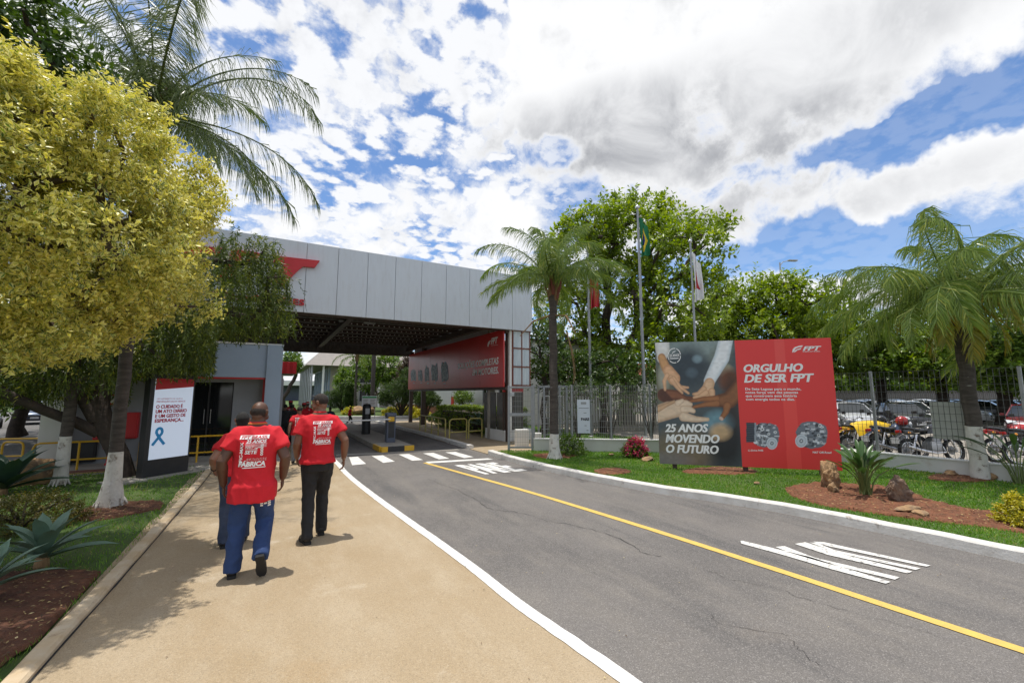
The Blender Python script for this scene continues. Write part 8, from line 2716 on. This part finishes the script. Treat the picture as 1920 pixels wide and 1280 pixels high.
def back_print(so, sm, cx_, top, w, m='print_white'):
    """the white block of words across the shoulders"""
    mb, fn = shirt_print(so, sm, None, None, m, cx_ - w / 2, top - w * 1.16, w)
    u = w
    def slab(a0, b0, a1, b1, sk=0.02, n=14):
        # finely divided so that it follows the cloth
        o = len(mb.v)
        for i in range(n + 1):
            for j in range(4):
                a = a0 + (a1 - a0) * i / n + sk * j / 3
                mb.v.append(fn(a * u, (b0 + (b1 - b0) * j / 3) * u, 0))
        for i in range(n):
            for j in range(3):
                k = o + i * 4 + j
                mb.f.append((k, k + 4, k + 5, k + 1))
    slab(.02, 1.02, .96, 1.16)
    slab(.22, .86, .90, .872); slab(.22, .655, .60, .668); slab(.16, -.01, .90, .02)
    for k in range(5):
        slab(.22, .735 + .022 * k, .90, .741 + .022 * k, .0)
    for k in range(5):
        slab(.30, .245 + .022 * k, .92, .252 + .022 * k, .0)
    txt = lambda s_, x_, y_, h, ww, sh=.25, b=.03: put_text(mb, s_, fn, x_ * u, y_ * u, h * u, w=ww * u, bold=b, shear=sh, off=0)
    txt('25 ANOS', .24, .89, .105, .66); txt('N67', .22, .685, .085, .28, .2, .0); txt('SETE', .22, .50, .12, .40, .2, .03)
    txt('FÁBRICA', .04, .06, .155, .86, .15, .05)
    rot = lambda a, b, z: fn(a, b, z)
    def vert(s_, x_, y0, y1, h, up_=True):
        vv_, ff_, W = text_mesh(s_, .03, 0, 0, 1.0)
        L_ = (y1 - y0) * u
        if up_:
            mb.add([fn(x_ * u - p[1] * h * u, y0 * u + p[0] / W * L_, 0) for p in vv_], ff_)
        else:
            mb.add([fn(x_ * u + p[1] * h * u, y1 * u - p[0] / W * L_, 0) for p in vv_], ff_)
    vert('FIC-MAX', .155, .22, .92, .095); vert('S8000', .72, .42, .84, .085, False); 
    slab(.56, .675, .62, .70, .0, 3); slab(.60, .71, .70, .73, .05, 3); slab(.50, .69, .58, .71, .05, 3)
    mb.build('print', m, so)
    mb2, fn2 = shirt_print(so, sm, None, None, 'print_red', cx_ - w / 2, top - w * 1.16, w)
    put_text(mb2, 'FPT BRASIL', lambda a, b, z: (lambda p: (p[0], p[1] - .002, p[2]))(fn2(a, b, z)), .07 * u, 1.035 * u, .105 * u, w=.86 * u, bold=.02, shear=.25, off=0)
    put_text(mb2, 'LAGOAS', lambda a, b, z: (lambda p: (p[0], p[1] - .002, p[2]))(fn2(a, b, z)), .34 * u, .245 * u, .10 * u, w=.56 * u, bold=.02, shear=.2, off=0)
    mb2.build('print', 'shirt_red', so)

# ---- nearest man: stocky, blue work trousers, right foot lifting
q1 = at(463, 1076, 0.005)
J1 = dict(hip_z=.83, sh_z=1.40, hip_x=.088, sh_x=.195, lean=.03, elbow_l=(-.272, -.06, 1.09), wrist_l=(-.255, .05, .845), elbow_r=(.272, -.07, 1.095), wrist_r=(.255, .06, .87),
          hand_l=(.05, .10, -.8), hand_r=(-.02, .12, -.8), knee_l=(-.115, .06, .46), ankle_l=(-.125, -.02, .088), knee_r=(.115, .10, .47), ankle_r=(.120, -.19, .235), toe_l=(-.12, 1, 0), toe_r=(.06, .42, -.62),
          head=(.01, .055, 1.545), head_h=.225, yaw=-.35, nod=-.10, limb=1.12, curl=.6, wrinkle=1.3, seed=1.0)
man, q, M3, hk, so, sm = person('person in red t-shirt and blue work trousers, nearest on the walkway', (*q1, 0.006), R(-4), J1, 'skin_dark', 'shirt_red', 'work_blue', 'shoe', girth=(1.04, 1.22), hem=.70, shirt_len=.020, leg_r=(.104, .080, .072))
back_print(so, sm, -.005, 1.335, .265)
mb = MB().ball(q(0, -.014, .012), (.0785 * hk, .0975 * hk, .080 * hk), 20, 14, M3)
mb.v = [v for v in mb.v]
hm = grow(mb, .006, 1)
bm = bmesh.new(); bm.from_mesh(hm)
inv = M3.inverted()
bmesh.ops.delete(bm, geom=[v for v in bm.verts if (lambda l: l.z > .045 * hk or l.y > .02 * hk or l.z < -.065 * hk)(inv @ (v.co - q(0, 0, 0)))], context='VERTS')
bm.to_mesh(hm); bm.free()
link('hair', hm, 'hair_short', man)
mb = MB().torus((0, J1['lean'] + .01, 1.44), .082, .006, 'Z', 24, 5)
mb.build('lanyard', mat('lanyard', (0.65, 0.22, 0.05), .7), man, True)
mb, fn = shirt_print(man, [o for o in man.children if o.name.startswith('trousers')][0].data, None, None, 'print_white', .04, .655, .1)
for k in range(3):
    for j in range(3):
        x_ = .035 + .032 * k
        z_ = -.015 + .022 * j - .004 * k
        if (k + j) % 2 == 0 or j == 1:
            mb.add([fn(x_, z_, 0), fn(x_ + .024, z_, 0), fn(x_ + .028, z_ + .016, 0), fn(x_ + .004, z_ + .016, 0)], [(0, 1, 2, 3)])
mb.build('trouser_print', 'print_white', man)

# ---- second man: black trousers, head turned left, sunglasses pushed up
q2 = at(588, 1010, 0.005)
J2 = dict(hip_z=.905, sh_z=1.465, hip_x=.084, sh_x=.198, lean=.02, elbow_l=(-.240, -.01, 1.14), wrist_l=(-.215, .17, .95), elbow_r=(.292, -.09, 1.155), wrist_r=(.315, .05, .905),
          hand_l=(.12, .25, -.6), hand_r=(.02, .10, -.8), knee_l=(-.085, .00, .50), ankle_l=(-.095, -.14, .088), knee_r=(.095, .14, .50), ankle_r=(.10, .13, .088), toe_l=(-.15, 1, 0), toe_r=(.05, 1, .0),
          head=(-.005, .05, 1.625), head_h=.228, yaw=.85, nod=-.05, limb=1.08, curl=.7, wrinkle=1.0, seed=4.0)
man2, q, M3, hk, so, sm = person('person in red t-shirt and black trousers with sunglasses on head, walking second', (*q2, 0.006), R(3), J2, 'skin_brown', 'shirt_red', 'cloth_black', 'shoe', girth=(1.06, 1.2), hem=.90, shirt_len=.020, leg_r=(.102, .074, .064))
back_print(so, sm, .02, 1.405, .235)
hm = grow(MB().ball(q(0, -.014, .030), (.0800 * hk, .0990 * hk, .0905 * hk), 20, 14, M3), .006, 1)
bm = bmesh.new(); bm.from_mesh(hm)
inv = M3.inverted()
bmesh.ops.delete(bm, geom=[v for v in bm.verts if (lambda l: l.z < (.055 * hk if l.y > .055 * hk else -.055 * hk) or (l.y > .02 * hk and l.z < .035 * hk))(inv @ (v.co - q(0, 0, 0)))], context='VERTS')
bm.to_mesh(hm); bm.free()
link('hair', hm, 'hair_short', man2)
sgl = MB()
for s_ in (-1, 1):
    sgl.ball(q(s_ * .032, .066, .085), (.030 * hk, .008 * hk, .020 * hk), 12, 6, M3 @ Matrix.Rotation(-.6, 3, 'X'))
    sgl.tube([q(s_ * .062, .060, .084), q(s_ * .080, .0, .060), q(s_ * .082, -.03, .030)], .003, 5)
sgl.tube([q(-.01, .078, .086), q(.01, .078, .086)], .004, 5)
sgl.build('sunglasses', 'glass_dark', man2, True)
mb = MB().tube([q(-.03, .098, -.048), q(0, .104, -.046), q(.03, .098, -.048)], [.004, .007, .004], 6)
mb.build('moustache', 'hair', man2, True)
w_ = Vector(J2['wrist_r'])
MB().torus((0, 0, 0), .034, .006, 'Z', 18, 6).build('bracelet', 'chrome', man2, True).location = w_ + Vector((0, -.005, .012))
MB().torus((0, 0, 0), .034, .004, 'Z', 18, 6).build('bracelet', 'print_white', man2, True).location = w_ + Vector((0, -.01, .03))

# ---- third person, half hidden by the first
q3 = at(437, 1022, 0.005)
J3 = dict(hip_z=.80, sh_z=1.275, hip_x=.085, sh_x=.175, lean=.02, elbow_l=(-.255, -.10, 1.00), wrist_l=(-.245, .12, .865), elbow_r=(.23, -.05, 1.0), wrist_r=(.235, .05, .78),
          hand_l=(.06, .4, -.35), hand_r=(0, .1, -.8), knee_l=(-.085, .05, .44), ankle_l=(-.09, -.02, .088), knee_r=(.085, .10, .45), ankle_r=(.09, .10, .10), toe_l=(-.1, 1, 0), toe_r=(.05, 1, .0),
          head=(0, .04, 1.42), head_h=.205, yaw=.1, nod=0, limb=.92, curl=.8, seed=8.0, hands=.9)
man3, q, M3, hk, so, sm = person('shorter dark haired person in red t-shirt and jeans half hidden behind the nearest person', (*q3, 0.006), R(2), J3, 'skin_tan', 'shirt_red', 'jeans', 'shoe', hem=.80, shirt_len=.022, leg_r=(.10, .078, .066))
hm = grow(MB().ball(q(0, -.018, .020), (.084 * hk, .100 * hk, .098 * hk), 20, 14, M3).ball(q(0, -.05, -.04), (.068 * hk, .055 * hk, .07 * hk), 14, 10, M3), .008, 2)
bm = bmesh.new(); bm.from_mesh(hm)
inv = M3.inverted()
bmesh.ops.delete(bm, geom=[v for v in bm.verts if (lambda l: l.y > .052 * hk and l.z < .055 * hk)(inv @ (v.co - q(0, 0, 0)))], context='VERTS')
bm.to_mesh(hm); bm.free()
link('hair', hm, 'hair', man3)
MB().torus((0, 0, 0), .031, .008, 'Y', 16, 6).build('wristband', 'black_paint', man3, True).location = Vector(J3['wrist_l']) - Vector((0, .02, -.01))

# ---- walkers farther on: two poses, copied with other clothes
def walker(label, loc, rz, flip, skinm, shirtm, trousm, group=None):
    s_ = -1 if flip else 1
    a, b = ('l', 'r') if not flip else ('r', 'l')
    J = dict(hip_z=.93, sh_z=1.44, hip_x=.085, sh_x=.185, lean=.03, head=(0, .06, 1.60), head_h=.225, nod=-.08, yaw=.15 * s_, seed=s_)
    sg_ = {'l': -1, 'r': 1}
    for k, d in ((a, 1), (b, -1)):
        J['elbow_' + k] = (sg_[k] * .25, -.10 * d - .02, 1.15); J['wrist_' + k] = (sg_[k] * .26, -.02 - .16 * d if d > 0 else .22, .93 if d > 0 else .96)
        J['knee_' + k] = (sg_[k] * .09, .18 if d > 0 else .02, .52); J['ankle_' + k] = (sg_[k] * .09, .22 if d > 0 else -.26, .088 if d > 0 else .14)
        J['toe_' + k] = (sg_[k] * .06, 1, 0) if d > 0 else (0, .85, -.5)
        J['hand_' + k] = (0, .15, -.8)
    t, q, M3, hk, so, sm = person(label, loc, rz, J, skinm, shirtm, trousm, 'shoe', vox=.014, group=group, hem=.86, leg_r=(.10, .078, .066), girth=(1.08, 1.1))
    hm = grow(MB().ball(q(0, -.018, .028), (.082 * hk, .100 * hk, .095 * hk), 16, 12, M3), .012, 1)
    bm = bmesh.new(); bm.from_mesh(hm)
    inv = M3.inverted()
    bmesh.ops.delete(bm, geom=[v for v in bm.verts if (lambda l: l.z < (.05 * hk if l.y > .04 * hk else -.05 * hk))(inv @ (v.co - q(0, 0, 0)))], context='VERTS')
    bm.to_mesh(hm); bm.free()
    link('hair', hm, 'hair', t)
    return t, q, M3, hk, so, sm
wA, q, M3, hk, so, sm = walker('person in red t-shirt and grey jeans walking ahead towards the gate', (0, 0, 0), 0, False, 'skin_brown', 'shirt_red', 'cloth_grey')
back_print(so, sm, 0, 1.38, .24)
wB, q, M3, hk, so, sm = walker('person in black clothes at the left of the group under the canopy', (0, 0, 0), 0, True, 'skin_brown', 'cloth_black', 'cloth_black', 'people walking under the canopy')
def stand(px, py, top):
    g = at(px, py, 0.006)
    cd = math.sin(YAW) * g[0] + math.cos(YAW) * g[1]
    d = cam_dir(px, top)
    dd = math.sin(YAW) * d.x + math.cos(YAW) * d.y
    return g, (EYE + d.z / dd * cd) / 1.715
g, s_ = stand(556, 869, 762)
wA.location = (*g, .006); wA.scale = (s_,) * 3; wA.rotation_euler.z = R(-2)
g, s_ = stand(531, 834, 758)
wB.location = (*g, .006); wB.scale = (s_,) * 3
MORE = [(wB, 544, 831, 759, 4, {}, 'person in black with dark cap second in the group under the canopy', 1),
        (wB, 566, 829, 756, -3, {'cloth_black': 'shirt_red'}, 'person all in red near the middle of the group under the canopy', 2),
        (wA, 541, 824, 752, 3, {'cloth_grey': 'cloth_black'}, 'person with red cap and red t-shirt at the back of the group', 3),
        (wA, 573, 824, 754, -5, {'cloth_grey': 'jeans'}, 'person in red and white cap right of the group, behind the second walker', 4),
        (wB, 617, 818, 763, 5, {'cloth_black': 'jeans'}, 'person in dark denim just right of the second walker, under the canopy', 0)]
for src, px_, py_, top_, rz, sw_, lab, cap in MORE:
    g, s_ = stand(px_, py_, top_)
    c = dup(src, (*g, .006), R(rz), lab, 'people walking under the canopy', scale=s_, mats=sw_ or None)
    if cap:
        cm = {1: 'black_paint', 2: 'red_paint', 3: 'red_paint', 4: 'red_paint'}[cap]
        hd = Vector((0, .06, 1.615))
        cb = MB().lathe((hd.x, hd.y - .01, hd.z + .045), [(.092, -.01), (.094, .02), (.080, .055), (.045, .078), (0, .085)], 18).tube([(0, hd.y + .07, hd.z + .04), (0, hd.y + .17, hd.z + .03)], [(.075, .008), (.06, .006)], 10)
        co = cb.build('cap', cm, c, 50)
        if cap == 4:
            MB().lathe((hd.x, hd.y - .01, hd.z + .048), [(.0955, -.01), (.0965, .012)], 18).build('cap_band', 'print_white', co)
g, s_ = stand(655, 796, 762)
dup(wA, (*g, .006), R(-100), 'lone person in red t-shirt and dark trousers crossing beyond the barrier', 'people beyond the barrier', scale=s_, mats={'cloth_grey': 'cloth_black'})
